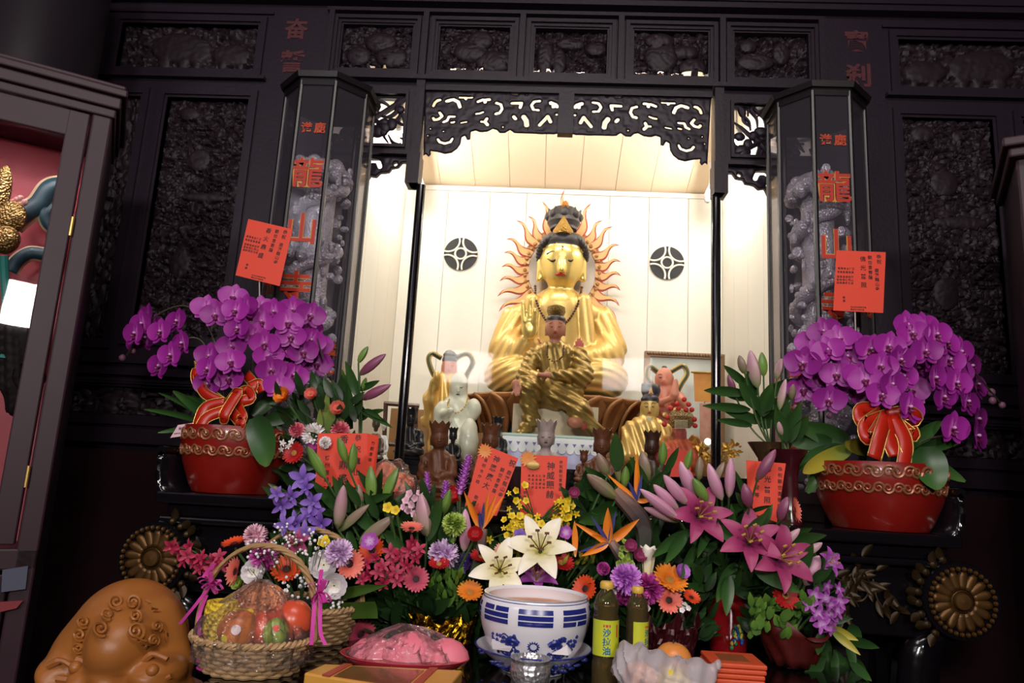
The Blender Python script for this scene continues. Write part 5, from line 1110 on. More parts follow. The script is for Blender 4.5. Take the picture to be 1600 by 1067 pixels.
def paradise(label, c, Y, base, sepals, tongues, spathe):
    t = thing('bird_of_paradise', label, 'flower', at(*base)); k = Y/F_PX; cc = at(*c, Y)
    for i, (tip, w) in enumerate(sepals):
        b = MB(); leafq(b, cc, at(*tip, Y-.03+.015*(i % 3)), w*k, up=((-1)**i*.5, 1, 0), bend=.25, shape=shp(.9, .7), cup=.5); b.build('sepal', mat('paradise_orange', '#ee8a1e', .45, ramp=[(0, '#e8a860'), (.3, '#ee8420'), (1, '#f0922a')]), t)
    for tip in tongues:
        b = MB(); leafq(b, cc, at(*tip, Y-.03), 6*k, bend=.1, n=5, m=2); b.build('tongue', mat('paradise_blue', '#4a4a8a', .4), t)
    b = MB(); p = bez([at(spathe[0][0], spathe[0][1], Y+.01), at(spathe[1][0], spathe[1][1], Y), at(spathe[2][0], spathe[2][1], Y)], 6); n = len(p); b.tube(p, [k*spathe[3]*(.25+.75*math.sin(PI*min(1, .1+.75*i/n))) for i in range(n)], 8); b.build('spathe', mat('paradise_spathe', '#4f4a48', .4, ramp=[(0, '#3f5436'), (.6, '#54484c'), (1, '#8a6a5a')]), t)
    stem(at(spathe[0][0], spathe[0][1], Y+.01), at(*base), .006, t)
    return t
# ================================================================ potted orchids with ribbons and cards
m_pot = mat('red_glaze', '#921a11', .32, 0, .5, noise=('#6c110c', 7), coat=.2)
m_emb = mat('worn_embossing', '#8a4a34', .35, .3, noise=('#a3744e', 30))
m_rib = mat('red_ribbon', '#b3200f', .35, 0, .5); m_ribg = mat('ribbon_gold_edge', '#d8b060', .3, .6)
m_card = mat('orange_red_card', '#e2452c', .6); m_ink = mat('black_ink', '#2c1310', .6)
def card(name, label, cor, Y, texts, deco=None, stake=None, dys=(0, 0, 0, 0), mcard=None):
    """greeting card from its four picture corners tl, tr, br, bl; texts (string, u, v, size, step) with u, v from the top left, sizes as a share of the width"""
    P = [at(c[0], c[1], Y+d) for c, d in zip(cor, dys)]; O = P[0]; ex = P[1]-P[0]; ey = P[3]-P[0]; Wd = ex.length; X = ex.normalized(); Yv = -ey.normalized(); nrm = X.cross(Yv).normalized()
    if nrm.y > 0: nrm = -nrm
    t = thing(name, label, 'card', (P[2]+P[3])/2); b = MB(); b.prism(P, -nrm*.0016)
    b.mi = 1; Yo = (Yv-X*Yv.dot(X)).normalized()
    for tx in texts:
        s_, u, v, sz, st = tx[:5]
        if len(tx) > 5: letters(b, [(c, (u+k*sz*st)*Wd, 0, sz*Wd) for k, c in enumerate(s_) if c != ' '], O+ey*v+nrm*.0008, X, Yo, .01)
        else: letters(b, [(c, 0, -k*sz*Wd*st, sz*Wd) for k, c in enumerate(s_) if c != ' '], O+ex*u+ey*v+nrm*.0008, X, Yo, .012)
    b.build('sheet', [mcard or m_card, m_ink], t, smooth=False)
    if deco:
        for u, v, sz in deco:
            d = MB(); c = O+ex*u+ey*v+nrm*.002
            for k in range(14): d.petal(T(c) @ frame(nrm) @ Matrix.Rotation(2*PI*k/14, 4, 'Y'), sz*Wd, sz*Wd*.3, bend=.2, n=3, m=2)
            d.build('paper_flower', mat('pale_gold_print', '#e08a3a', .5), t)
    if stake: b = MB(); b.tube([at(*stake[0], Y+.006), at(*stake[1], Y+.02)], .0022, 6); b.build('stake', mat('clear_stake', '#b9b3ae', .3), t)
    return t
def bow(t, c, Y, k, loops, tails, w, mats=None, name='ribbon_bow'):
    for grp, nm in ((loops, 'ribbon_loop'), (tails, 'ribbon_tail')):
        for pts in grp:
            P = bez([at(x, y, Y+d) for x, y, d in pts], 6); b = MB(); n = len(P); L = []; R_ = []; L2 = []; R2 = []
            for i in range(n):
                d = (P[min(i+1, n-1)]-P[max(i-1, 0)]).normalized(); s_ = V3((0, 1, .15)).cross(d)
                if s_.length < .2: s_ = V3((.5, .5, .7))
                s_.normalize(); s_ = s_*w*k/2; L.append(P[i]+s_); R_.append(P[i]-s_); L2.append(P[i]+s_*1.07+V3((0, -.001, 0))); R2.append(P[i]-s_*1.07+V3((0, -.001, 0)))
            b.mi = 0; b.strip(L, R_); b.mi = 1; b.strip(L2, [l*.95+m_*.05 for l, m_ in zip(L, R_)]); b.strip([l*.05+m_*.95 for l, m_ in zip(L, R_)], R2)
            o = b.build(nm, mats or [m_rib, m_ribg], t); s2 = o.modifiers.new('thickness', 'SOLIDIFY'); s2.thickness = .0012
def spiral(c, e1, e2, r0, turns, n=22, sg=1): return [c+(e1*math.cos(sg*a)+e2*math.sin(sg*a))*r0*(1-.82*a/(turns*6.28)) for a in [turns*6.28*i/n for i in range(n+1)]]
def orchid(label, potc, Y, rpx, top, bot, blooms, stems, leaves, buds, seed):
    c = at(potc, bot, Y); k = Y/F_PX; R = rpx*k; zt = at(potc, top, Y-R*.6).z; H = zt-ZA-.002; z0 = ZA+.002; t = thing('potted_orchid', label, 'potted plant', (c.x, Y, z0))
    prof = [(R*.70, 0), (R*.78, H*.12), (R*.93, H*.45), (R*.99, H*.72), (R, H*.9), (R*.97, H), (R*.90, H), (R*.92, H*.85), (0, H*.82)]
    b = MB(); b.lathe(prof, (c.x, Y, z0), 40); pot = b.build('pot', m_pot, t)
    rad = lambda h: np.interp(h, [p[1]/H for p in prof[:6]], [p[0] for p in prof[:6]])
    b = MB()
    for row, (h, rs) in enumerate(((.86, .15), (.62, .13))):
        for j in range(11):
            a = PI+PI*(j+.5*(row % 2)+.25)/11; rr = rad(h)*1.005; cc = V3((c.x+math.cos(a)*rr, Y+math.sin(a)*rr, z0+H*h)); e1 = V3((-math.sin(a), math.cos(a), 0)); e2 = V3((math.cos(a)*.1, math.sin(a)*.1, 1)).normalized()
            for sg in (-1, 1):
                sp = spiral(cc+e1*sg*rs*H*.55, e1, e2, rs*H*.62, 1.5, 20, sg); b.tube(sp, [.0042*(1-.5*i/20) for i in range(21)], 5)
    b.build('embossed_scrolls', m_emb, pot)
    b = MB(); b.lathe([(R*.9, 0), (R*.6, .012), (0, .018)], (c.x, Y, z0+H*.83), 24); b.build('moss', mat('pot_moss', '#2a2c18', .9, bump=(90, 1)), t)
    r_ = random.Random(seed)
    for i, (px, py, sz) in enumerate(blooms):
        dx = (px-potc)/160; dy = -.10+.16*abs(dx)**1.5*(1 if r_.random() < .8 else .5)+r_.uniform(-.05, .05); h = at(px, py, Y+dy)
        f = V3((dx*.7+r_.uniform(-.35, .35), -1, r_.uniform(-.25, .15))); put_sub(proto('phal', 'a' if i % 3 else 'b'), T(h) @ frame(f) @ Matrix.Rotation(r_.uniform(-.25, .25), 4, 'Y') @ Matrix.Scale(sz*1.05*(Y+dy)/F_PX, 4), t)
    for pts in stems:
        b = MB(); b.tube(bez([at(x, y, Y+d) for x, y, d in pts], 6), .0032, 6); b.build('flower_stem', m_stem2, t)
    for (bx, by), (tx, ty), w, d, m_ in leaves:
        b = MB(); leafq(b, at(bx, by, Y-.02 if w < 40 else Y-R*.93), at(tx, ty, Y+d), w*k, up=(.1, 1, .5) if ty < by else (.12, 1, .05), bend=.9 if ty > by else .5, shape=shp(.55, .8), n=9, m=4); b.build('leaf', m_, t)
    for px, py, sz in buds: b = MB(); q = at(px, py, Y+.04); b.ball(q, (sz*k*.5, sz*k*.5, sz*k*.55), 9, 7); b.build('bud', mat('orchid_bud', '#8a5a74', .45), t)
    return t, k
cl = lambda pts, sc, ox, oy: [(ox+x/sc, oy+y/sc) for x, y in pts]
A = cl([(150, 222), (128, 255), (95, 300), (145, 322), (213, 292), (178, 268), (290, 245), (315, 345), (260, 400), (207, 452), (548, 132), (420, 182), (465, 214), (505, 205), (560, 195), (607, 180), (672, 185), (737, 200), (570, 278), (680, 245), (640, 310), (540, 360), (692, 345), (538, 430), (437, 405), (432, 465), (530, 508), (432, 535), (800, 250), (822, 190), (905, 215), (862, 215), (815, 312), (890, 280), (710, 405), (818, 420), (720, 468), (825, 492), (755, 545), (870, 385), (905, 330), (938, 352), (935, 438), (775, 360), (100, 335)], 2.963, 180, 420)
A = [(x, y, 46) for x, y in A]
t, k = orchid('red glazed pot of arching magenta orchids on the left end of the altar table', 361, 2.385, 82, 666, 776, A,
   [[(365, 690, 0), (345, 600, .0), (330, 520, 0), (290, 478, 0), (235, 500, 0), (198, 555, .02)], [(372, 690, 0), (372, 600, 0), (380, 500, 0), (362, 470, -.02)], [(385, 690, 0), (415, 600, .02), (440, 500, .02), (480, 490, 0), (505, 560, 0)], [(360, 690, 0), (330, 610, 0), (320, 540, .02), (290, 530, .0), (250, 570, .02)], [(380, 690, 0), (395, 560, 0), (400, 470, .04)]],
   [((398, 652), (418, 728), 44, -.20, m_leaf), ((395, 650), (448, 600), 22, .0, m_leaf), ((330, 660), (272, 612), 20, 0, m_leaf), ((325, 662), (228, 640), 11, .02, m_leaf), ((320, 655), (250, 615), 9, .05, m_leaf), ((350, 650), (290, 620), 18, .05, m_leaf), ((300, 665), (247, 676), 8, .0, m_leaf), ((340, 660), (310, 600), 24, .02, m_leaf), ((380, 660), (330, 650), 16, -.1, m_leaf), ((410, 660), (480, 640), 24, 0, m_leaf), ((360, 665), (372, 660), 16, -.1, m_leaf)],
   [(191, 559, 11), (208, 548, 9), (345, 618, 9)], 3)
bow(t, None, 2.28, k, [[(355, 640, 0), (320, 655, -.02), (305, 690, -.03), (318, 640, -.01), (352, 628, 0)], [(355, 638, 0), (375, 628, -.03), (392, 622, -.02), (384, 610, .0), (360, 628, 0)], [(352, 640, -.01), (350, 655, -.05), (352, 645, -.06), (372, 612, -.03), (356, 632, 0)], [(358, 636, 0), (372, 655, -.04), (378, 650, -.05), (366, 625, 0)], [(384, 585, .02), (395, 600, 0), (388, 615, 0)], [(355, 634, 0), (310, 600, .02), (308, 580, .03), (318, 612, .0), (350, 630, 0)]], [[(358, 640, -.02), (375, 660, -.05), (374, 664, -.05)], [(390, 605, 0), (405, 600, .0), (410, 612, 0)]], 16)
b = MB(); P = [at(315, 560, 2.40), at(303, 564, 2.40), at(306, 600, 2.40), at(320, 606, 2.40)]; b.prism(P, (0, .003, 0)); b.build('gold_ribbon_end', mat('gold_print_ribbon', '#c99a35', .3, .5, bump=(160, .5)), t, smooth=False)
card('name_tag', 'small pale pink tag with writing on the rim of the left red pot', [(278, 664), (312, 659), (309, 678), (266, 684)], 2.29, [('龍山寺惠存', .22, .33, .13, 1.1, 1), ('敬賀花坊', .12, .72, .07, 1.1, 1)], mcard=mat('pale_pink_tag', '#d9b3bb', .6), dys=(0, 0, -.01, -.01))
SM = '一二三四五六七八九十'
CT = [('恭祝', .86, .08, .095, 1.15), ('鹿港龍山寺', .83, .31, .085, 1.15), ('觀世音菩薩', .68, .10, .085, 1.25), ('委員會主任王', .34, .30, .05, 1.15, 0), ('常務監事委員', .33, .36, .05, 1.15, 0), ('理事長李和平', .33, .44, .05, 1.15, 0), ('副會長陳明山', .33, .49, .05, 1.15, 0), ('總幹事許文成', .33, .54, .05, 1.15, 0), ('敬賀', .20, .78, .055, 1.3)]
CT = [(a[0], a[1]-.27, *a[2:]) if len(a) > 5 else a for a in CT]
FT = [('地址彰化縣鹿港鎮', .36, .93, .034, 1.15, 0), ('電話花坊服務處', .36, .97, .034, 1.15, 0)]
card('greeting_card', 'orange red greeting card on a stake above the left orchids', [(388, 342), (457, 358), (437, 447), (368, 430)], 2.42, CT+[('香火鼎盛', .50, .12, .115, 1.62)]+FT, stake=((405, 430), (408, 600)))
B_ = cl([(418, 352), (375, 388), (470, 378), (345, 462), (432, 418), (440, 462), (402, 512), (515, 552, ), (345, 552), (433, 588), (540, 405), (578, 412), (500, 438), (640, 402), (612, 470), (680, 450), (722, 357), (705, 330), (768, 420), (690, 510), (617, 572), (715, 558), (710, 615), (800, 512), (830, 578), (850, 450), (888, 422), (880, 490), (805, 362), (762, 335), (925, 472), (945, 537), (840, 392), (912, 595), (948, 655), (862, 687), (945, 715), (460, 500), (560, 520), (650, 535), (380, 430), (740, 480), (790, 455), (535, 510), (875, 530)], 2.222, 1100, 360)
B_ = [(x, y, 54 if i in (7, 21, 22, 35, 36, 3) else 48) for i, (x, y) in enumerate(B_)]
t, k = orchid('red glazed pot of arching magenta orchids on the right end of the altar table', 1375, 2.385, 91, 722, 826, B_,
   [[(1380, 740, 0), (1360, 640, 0), (1330, 560, 0), (1290, 530, 0), (1260, 580, 0)], [(1385, 740, 0), (1400, 640, 0), (1420, 540, 0), (1470, 520, 0), (1530, 590, .02), (1565, 632, .04)], [(1390, 740, 0), (1390, 640, 0), (1385, 560, 0), (1420, 520, .02)], [(1380, 740, 0), (1440, 690, 0), (1490, 680, .01)], [(1376, 740, 0), (1350, 600, .02), (1320, 540, .04)]],
   [((1447, 698), (1464, 765), 46, -.215, m_leaf), ((1440, 710), (1508, 752), 22, .05, m_leaf), ((1330, 700), (1255, 738), 26, -.12, m_leafy), ((1325, 690), (1250, 665), 34, .0, m_leaf), ((1320, 700), (1240, 730), 30, -.02, m_leaf), ((1360, 705), (1322, 690), 26, -.1, m_leafy), ((1420, 700), (1470, 660), 26, 0, m_leaf), ((1430, 705), (1500, 690), 24, .04, m_leaf), ((1310, 700), (1262, 770), 26, .0, m_leaf), ((1300, 690), (1230, 690), 26, .05, m_leaf)],
   [(1549, 613, 12), (1551, 626, 11), (1566, 633, 10), (1243, 637, 9), (1250, 651, 8), (1296, 649, 10)], 8)
bow(t, None, 2.27, k, [[(1385, 650, 0), (1350, 660, -.02), (1345, 640, -.01), (1375, 640, 0)], [(1385, 650, 0), (1360, 685, -.03), (1352, 665, -.02), (1378, 645, 0)], [(1385, 648, 0), (1420, 645, -.02), (1430, 655, -.01), (1395, 655, 0)], [(1388, 650, 0), (1425, 680, -.02), (1418, 665, 0), (1392, 650, 0)]], [[(1386, 648, -.02), (1376, 680, -.05), (1366, 716, -.06)], [(1390, 650, -.02), (1392, 690, -.05), (1400, 712, -.06)], [(1395, 650, -.02), (1415, 690, -.05), (1412, 730, -.07)]], 20)
card('greeting_card', 'orange red greeting card on a stake above the right orchids', [(1307, 391), (1384, 394), (1380, 489), (1302, 485)], 2.42, CT+[('佛光普照', .54, .13, .115, 1.62)]+FT, stake=((1336, 487), (1340, 640)))
# ================================================================ cut flowers and greeting cards of the front row
YB = 1.86
B1 = (470, 985, 1.90)       # foot of the basket arrangement
# --- basket arrangement behind the fruit basket
for q in [
 ('chrys', 'palepink', 398, 836, 38, 'pale pink chrysanthemum at the top left of the flower basket', (-.2, -1, .5)),
 ('chrys', 'magenta', 412, 868, 46, 'magenta chrysanthemum under the fruit basket handle, behind tiny white blooms', (0, -1, .4)),
 ('gerbera', 'coral', 369, 893, 46, 'coral gerbera facing left under the fruit basket handle', (-.9, -1, .2)),
 ('rose', 'white', 399, 895, 46, 'white ruffled flower inside the fruit basket handle, beside the coral gerbera', (0, -1, .3)),
 ('rose', 'green', 373, 912, 26, 'yellow green half open bud below the coral gerbera of the fruit basket', (-.2, -1, .4)),
 ('gerbera', 'orangered', 448, 890, 50, 'orange red gerbera seen through the fruit basket handle', (.15, -1, .75)),
 ('gerbera', 'orangered', 366, 850, 40, 'orange red gerbera seen edge-on at the far left of the flower basket', (-.2, -.35, 1)),
 ('rose', 'white', 507, 884, 54, 'large white ruffled flower right of the fruit basket handle', (.1, -1, .3)),
 ('rose', 'white', 522, 914, 48, 'lower white ruffled flower at the right of the flower basket', (.3, -1, 0)),
 ('gerbera', 'coral', 546, 881, 46, 'coral gerbera facing right at the right rim of the flower basket', (.6, -1, .1)),
 ('chrys', 'lilac', 530, 862, 44, 'pale lilac chrysanthemum behind the coral gerbera of the flower basket', (.2, -1, .6)),
 ('blob', 'yellow', 506, 846, 24, 'small yellow flower above the white ruffled flowers', (0, -1, .5)),
 ('lily', 'darkpink', 464, 850, 40, 'dark pink open flower below the purple orchids', (0, -1, .5)),
 ]:
    cut(q[0], q[1], q[2], q[3], YB+random.uniform(-.02, .03), q[4], B1, q[5], face=q[6], name='lisianthus' if q[1] == 'white' else None)
breath('loose cloud of tiny white blooms over the flower basket', [(406, 871, 30, 46), (484, 852, 26, 42), (461, 921, 26, 34), (526, 938, 16, 18), (440, 842, 26, 26), (498, 925, 20, 20)], 1.83, B1, 3)
spray('purple_orchid_spray', 'spray of purple orchids standing above the flower basket', 'floret', 'purple', B1, 1.90, [(472, 748, 44), (455, 776, 40), (440, 790, 40), (488, 784, 42), (484, 803, 38), (462, 816, 42), (502, 818, 44), (446, 820, 36), (476, 832, 38), (478, 762, 36), (495, 800, 36), (432, 772, 30)], 40)
spray('crimson_orchid_spray', 'spray of crimson orchids stretching left in front of the gilded rosette', 'floret', 'crimson', B1, 1.90, [(268, 854), (281, 860), (292, 868), (303, 876), (314, 872), (322, 884), (333, 876), (296, 854), (343, 868), (311, 888), (330, 892), (286, 876), (345, 884)], 26)
# --- left centre bed
B2 = (655, 985, 2.0); YC = 1.93
spray('crimson_orchid_spray', 'mass of crimson orchids right of the flower basket', 'floret', 'crimson', B2, 1.88, [(x, y) for x, y in ((572, 880), (586, 872), (598, 884), (612, 876), (625, 868), (640, 860), (650, 872), (635, 884), (618, 893), (603, 900), (590, 894), (575, 898), (628, 902), (645, 848), (655, 858), (610, 862), (565, 905), (598, 912), (620, 908), (566, 920))], 26)
for q in [
 ('gerbera', 'orangered', 582, 860, 44, 'orange red flower right of the lilac chrysanthemum, above crimson orchids', (-.2, -1, .5)),
 ('gerbera', 'coral', 643, 827, 38, 'coral pink gerbera seen edge-on above the crimson orchids', (.1, -.4, 1)),
 ('gerbera', 'deeppink', 650, 905, 42, 'deep pink gerbera with a dark eye below the crimson orchids', (.2, -1, .3)),
 ('gerbera', 'deeppink', 563, 990, 48, 'deep pink gerbera drooping beside the lower rim of the flower basket', (.7, -1, -.1)),
 ('chrys', 'lilac', 693, 863, 48, 'pale lilac chrysanthemum between the crimson orchids and the pink lily bud', (0, -.7, .8)),
 ('chrys', 'green', 710, 818, 38, 'green spider chrysanthemum behind the tall pink lily bud', (.2, -1, .4)),
 ('gerbera', 'red', 686, 882, 34, 'dark red flower under the pale lilac chrysanthemum', (0, -.5, .8)),
 ('gerbera', 'red', 752, 870, 36, 'red gerbera left of the white lilies', (0, -.6, .9)),
 ('rose', 'red', 743, 836, 30, 'small red carnation under the left bird of paradise', (0, -1, .4)),
 ('gerbera', 'orange', 734, 926, 42, 'orange gerbera left of the blue and white censer', (.1, -.7, .8)),
 ('blob', 'yellow', 606, 793, 20, 'small yellow orchid left of the pink stock flowers', (0, -1, .2)),
 ('blob', 'yellow', 618, 797, 18, 'lower of two small yellow orchids near the plastic wrapped fruit', (0, -1, .2)),
 ('blob', 'dendro', 578, 846, 34, 'pink petals behind the orange red flower', (0, -1, .4)),
 ]:
    cut(q[0], q[1], q[2], q[3], YC+random.uniform(-.03, .03), q[4], B2, q[5], face=q[6])
spray('stock_flower', 'pale pink stock flower spike behind the big lily bud', 'blob', 'palepink', B2, 2.02, [(640, 772, 16), (648, 778, 15), (634, 782, 15), (643, 788, 16), (652, 792, 15), (638, 797, 16), (647, 803, 15), (655, 770, 13), (630, 792, 13)], 15, cat='flower')
def spike(label, top, bot, Y, w, col, base, n=70):
    t = thing('liatris_spike', label, 'flower', at(*base)); a, c = at(*top, Y), at(*bot, Y); k = Y/F_PX; b = MB(); r_ = random.Random(int(top[0]))
    for i in range(n):
        u = i/n; p = a+(c-a)*u; ang = 2.4*i; d = V3((math.cos(ang), math.sin(ang), .5)).normalized(); X = zframe(d); X.translation = p; b.petal(X, w*k*.55*(.5+.5*min(1, u*3)), w*k*.3, n=2, m=2)
    b.tube([a, c], w*k*.16, 6); b.build('florets', pet(col), t); stem(c, at(*base), .004, t)
spike('purple liatris spike directly left of the tilted red card', (733, 712), (718, 772), 2.06, 22, 'violet', (720, 960, 2.05))
spike('purple liatris spike before the wooden statue, left of the pair', (667, 738), (668, 790), 2.05, 16, 'violet', B2)
spike('purple liatris spike before the wooden statue, right of the pair', (697, 752), (694, 795), 2.05, 18, 'violet', B2)
spike('bluish purple statice left of the white lilies', (728, 866), (722, 895), 1.98, 30, 'purple', B2, 60)
cut('rose', 'red', 706, 775, 2.07, 34, B2, 'red flower at the foot of the second wooden statue', face=(.2, -1, .4))
stalk('lily_stalk', 'green lily buds standing before the folded red card', 'lily', B2, 1.98, [((481, 698), (508, 747), 'green', 17), ((529, 683), (541, 722), 'green', 14), ((553, 692), (548, 740), 'green', 15), ((579, 728), (582, 783), 'green', 18), ((537, 758), (527, 826), 'pinkgreen', 20), ((577, 788), (530, 830), 'olive', 15), ((560, 757), (562, 800), 'olive', 16), ((427, 760), (440, 776), 'olive', 11)],
      [((545, 800), (520, 745), 13), ((530, 800), (488, 752), 14), ((562, 790), (540, 752), 12), ((545, 830), (555, 900), 18), ((560, 790), (612, 772), 12), ((540, 800), (500, 800), 14), ((550, 800), (600, 840), 18), ((530, 830), (505, 905), 18)])
stalk('lily_stalk', 'tall green lily bud leaning right beside the plastic wrapped fruit', 'lily', B2, 1.98, [((622, 731), (600, 782), 'green', 17), ((616, 806), (562, 850), 'olive', 20)], [((600, 800), (640, 830), 14), ((590, 810), (570, 770), 12), ((600, 830), (636, 870), 16)])
stalk('lily_stalk', 'big pink and green lily bud behind the coral pink gerbera', 'lily', B2, 1.97, [((658, 771), (667, 838), 'pinkgreen', 24), ((648, 800), (652, 826), 'olive', 10)], [((668, 845), (690, 780), 16), ((672, 850), (682, 800), 18)])
stalk('lily_stalk', 'green lily bud just left of the purple liatris', 'lily', B2, 1.99, [((703, 764), (694, 803), 'green', 14)], [((690, 860), (676, 792), 20), ((690, 850), (705, 800), 16)])
stalk('lily_stalk', 'tall closed pink lily bud left of the bird of paradise', 'lily', B2, 1.95, [((727, 795), (725, 861), 'pink', 19), ((712, 838), (704, 850), 'green', 9)], [((720, 870), (700, 905), 15)])
paradise('orange bird of paradise at the foot of the tilted red card', (752, 828), 1.98, B2, [((726, 770), 12), ((776, 772), 8), ((786, 776), 8), ((764, 768), 8), ((735, 790), 10)], [((756, 786),), ((749, 800),)], [(748, 900), (752, 860), (758, 830), 8]) if False else None
paradise('orange bird of paradise at the foot of the tilted red card', (752, 828), 1.98, B2, [((726, 770), 12), ((776, 772), 8), ((786, 776), 8), ((764, 768), 8), ((735, 790), 10)], [(756, 786), (749, 800)], [(735, 905), (748, 868), (756, 826), 8])
# --- centre bed behind the censer
B3 = (830, 985, 2.02)
cut('lily', 'white', 781, 890, 1.90, 82, B3, 'open white lily nearest the rim of the censer, left of the pair', face=(.1, -1, .35), roll=.25)
cut('lily', 'white', 844, 858, 1.92, 92, B3, 'open white lily above the censer, right and higher of the pair', face=(-.05, -1, .55), roll=.55)
for q in [
 ('gerbera', 'red', 876, 880, 42, 'red gerbera right of the white lilies above the censer', (.2, -.7, .9)),
 ('gerbera', 'salmon', 786, 862, 30, 'small salmon flower between the two white lilies', (0, -.8, .7)),
 ('lily', 'dendro', 838, 905, 58, 'mauve pink lily right behind the censer rim', (.1, -.6, .9)),
 ('gerbera', 'orangered', 915, 920, 42, 'orange red flower between the censer and the first oil bottle', (-.6, -1, .4)),
 ('pompon', 'magenta', 943, 888, 24, 'small round magenta flower above the taller oil bottle', (0, -1, .3)),
 ('blob', 'dendro', 884, 832, 26, 'mauve flower at the lower right corner of the upright red card', (0, -1, .3)),
 ('rose', 'darkpink', 897, 770, 22, 'dark pink bud above the yellow orchids at the right of the card', (0, -1, .2)),
 ('blob', 'purple', 812, 836, 24, 'small purple flower among the yellow orchids', (0, -1, .3)),
 ]:
    cut(q[0], q[1], q[2], q[3], 1.95+random.uniform(-.03, .03), q[4], B3, q[5], face=q[6])
spray('yellow_orchid_spray', 'cloud of small yellow orchids around the foot of the upright red card', 'blob', 'yellow', B3, 1.985, [(807, 766), (820, 758), (806, 782), (822, 782), (812, 806), (802, 815), (795, 824), (806, 828), (818, 820), (828, 808), (800, 838), (814, 842), (792, 836), (822, 832), (832, 822), (868, 815), (878, 806), (885, 795), (890, 782), (894, 772), (880, 818), (870, 826), (888, 808), (846, 818), (856, 826), (842, 832), (806, 812), (812, 820), (824, 815), (836, 816), (798, 822), (803, 846), (818, 832), (826, 840), (838, 826), (850, 834), (862, 824), (874, 814), (884, 810), (890, 800), (893, 790), (886, 820), (866, 842), (834, 842), (808, 858), (808, 850), (820, 862), (812, 872), (868, 836), (800, 806), (788, 812)], 14, rl=3)
ry = random.Random(5)
spray('yellow_orchid_spray', 'second cloud of tiny yellow orchids just above the open white lilies', 'floret', 'yellow', B3, 1.99, [(ry.gauss(812, 13), ry.gauss(824, 17), ry.uniform(10, 15)) for _ in range(44)]+[(ry.gauss(880, 8), ry.gauss(806, 17), ry.uniform(10, 15)) for _ in range(30)], 13, rl=3)
paradise('orange bird of paradise right of the white lilies', (951, 848), 1.94, B3, [((950, 795), 16), ((997, 812), 15), ((898, 817), 9), ((910, 868), 12), ((925, 835), 9)], [(962, 800), (925, 808), (905, 862)], [(990, 905), (975, 875), (955, 846), 9])
paradise('upright orange bird of paradise behind the pink lily buds', (996, 783), 2.0, B3, [((995, 709), 10), ((950, 742), 8), ((1020, 780), 9)], [(982, 752), (1003, 742)], [(1003, 880), (1004, 820), (960, 766), 14])
b = MB(); leafq(b, at(899, 870, 1.93), at(898, 815, 1.92), .016, shape=shp(.9)); o = b.build('orange_sepal', MATS['paradise_orange'], loc=at(899, 870, 1.93)); props(o, 'single upright orange blade left of the right bird of paradise', 'flower')
stalk('lily_stalk', 'closed olive lily buds leaning left before the right wooden statue', 'lily', B3, 2.02, [((917, 741), (964, 779), 'olive', 21), ((934, 708), (950, 742), 'olive', 17), ((960, 704), (968, 752), 'olive', 11), ((978, 728), (975, 762), 'green', 14)], [((965, 790), (925, 800), 18), ((960, 780), (905, 770), 20), ((970, 760), (990, 715), 14), ((960, 770), (915, 730), 16), ((966, 722), (962, 680), 16), ((955, 800), (930, 850), 24), ((965, 800), (905, 815), 24)])
stalk('lily_stalk', 'grey green lily buds before the dark crowned wooden figure', 'lily', B3, 2.02, [((1003, 704), (1013, 750), 'olive', 18), ((1037, 690), (1034, 727), 'green', 14)], [((1012, 760), (985, 715), 12), ((1015, 770), (1040, 735), 12), ((1040, 740), (1060, 700), 10), ((965, 735), (962, 678), 18)])
# --- right of centre: low arrangement behind the bottles
B4 = (1015, 1000, 1.95)
for q in [
 ('chrys', 'violet', 979, 902, 48, 'violet chrysanthemum behind the two oil bottles', (0, -.8, .7)),
 ('chrys', 'magenta', 1014, 918, 46, 'magenta chrysanthemum right of the shorter oil bottle cap', (.1, -1, .4)),
 ('pompon', 'magenta', 974, 930, 34, 'magenta bloom between the two oil bottles', (0, -1, .2)),
 ('gerbera', 'orange', 1046, 907, 56, 'large orange gerbera above the coral one', (.25, -.7, .8)),
 ('gerbera', 'coral', 1045, 938, 42, 'coral gerbera with a dark eye right of the oil bottles', (.1, -1, .35)),
 ('rose', 'violet', 1065, 894, 28, 'violet bloom beside the large orange gerbera', (.2, -1, .4)),
 ('gerbera', 'orangered', 1080, 934, 28, 'small orange red flower left of the red vase', (.2, -.7, .8)),
 ('rose', 'darkpink', 985, 853, 24, 'dark pink rosebud above the snapdragon', (0, -1, .3)),
 ('rose', 'darkpink', 1000, 868, 26, 'dark pink rosebud beside the white tulip shaped lily', (0, -1, .3)),
 ]:
    cut(q[0], q[1], q[2], q[3], 1.87+random.uniform(-.02, .03), q[4], B4, q[5], face=q[6])
spray('snapdragon_spike', 'pale green snapdragon spike behind the violet chrysanthemum', 'blob', 'green', B4, 1.885, [(975, 846, 10), (972, 856, 13), (979, 858, 13), (970, 868, 15), (982, 869, 15), (976, 876, 16), (967, 880, 15), (986, 881, 15)], 14, cat='flower', dy=.01)
spray('white_filler_flower', 'little white blossoms around the coral gerbera', 'blob', 'white', B4, 1.86, [(1055, 918, 11), (1062, 922, 10), (1010, 930, 11), (1016, 936, 10), (1012, 950, 11), (1070, 945, 11), (1076, 950, 10), (960, 925, 11), (1066, 953, 10), (950, 918, 10)], 10, cat='flower', rl=3)
stalk('lily_stalk', 'half open white lily standing above the shorter oil bottle', 'lily', B4, 1.90, [], [((1010, 905), (1030, 880), 10)]) if False else None
t = thing('white_lily', 'half open white lily standing above the shorter oil bottle', 'lily', at(*B4))
h = at(1011, 904, 1.90); k = 1.90/F_PX
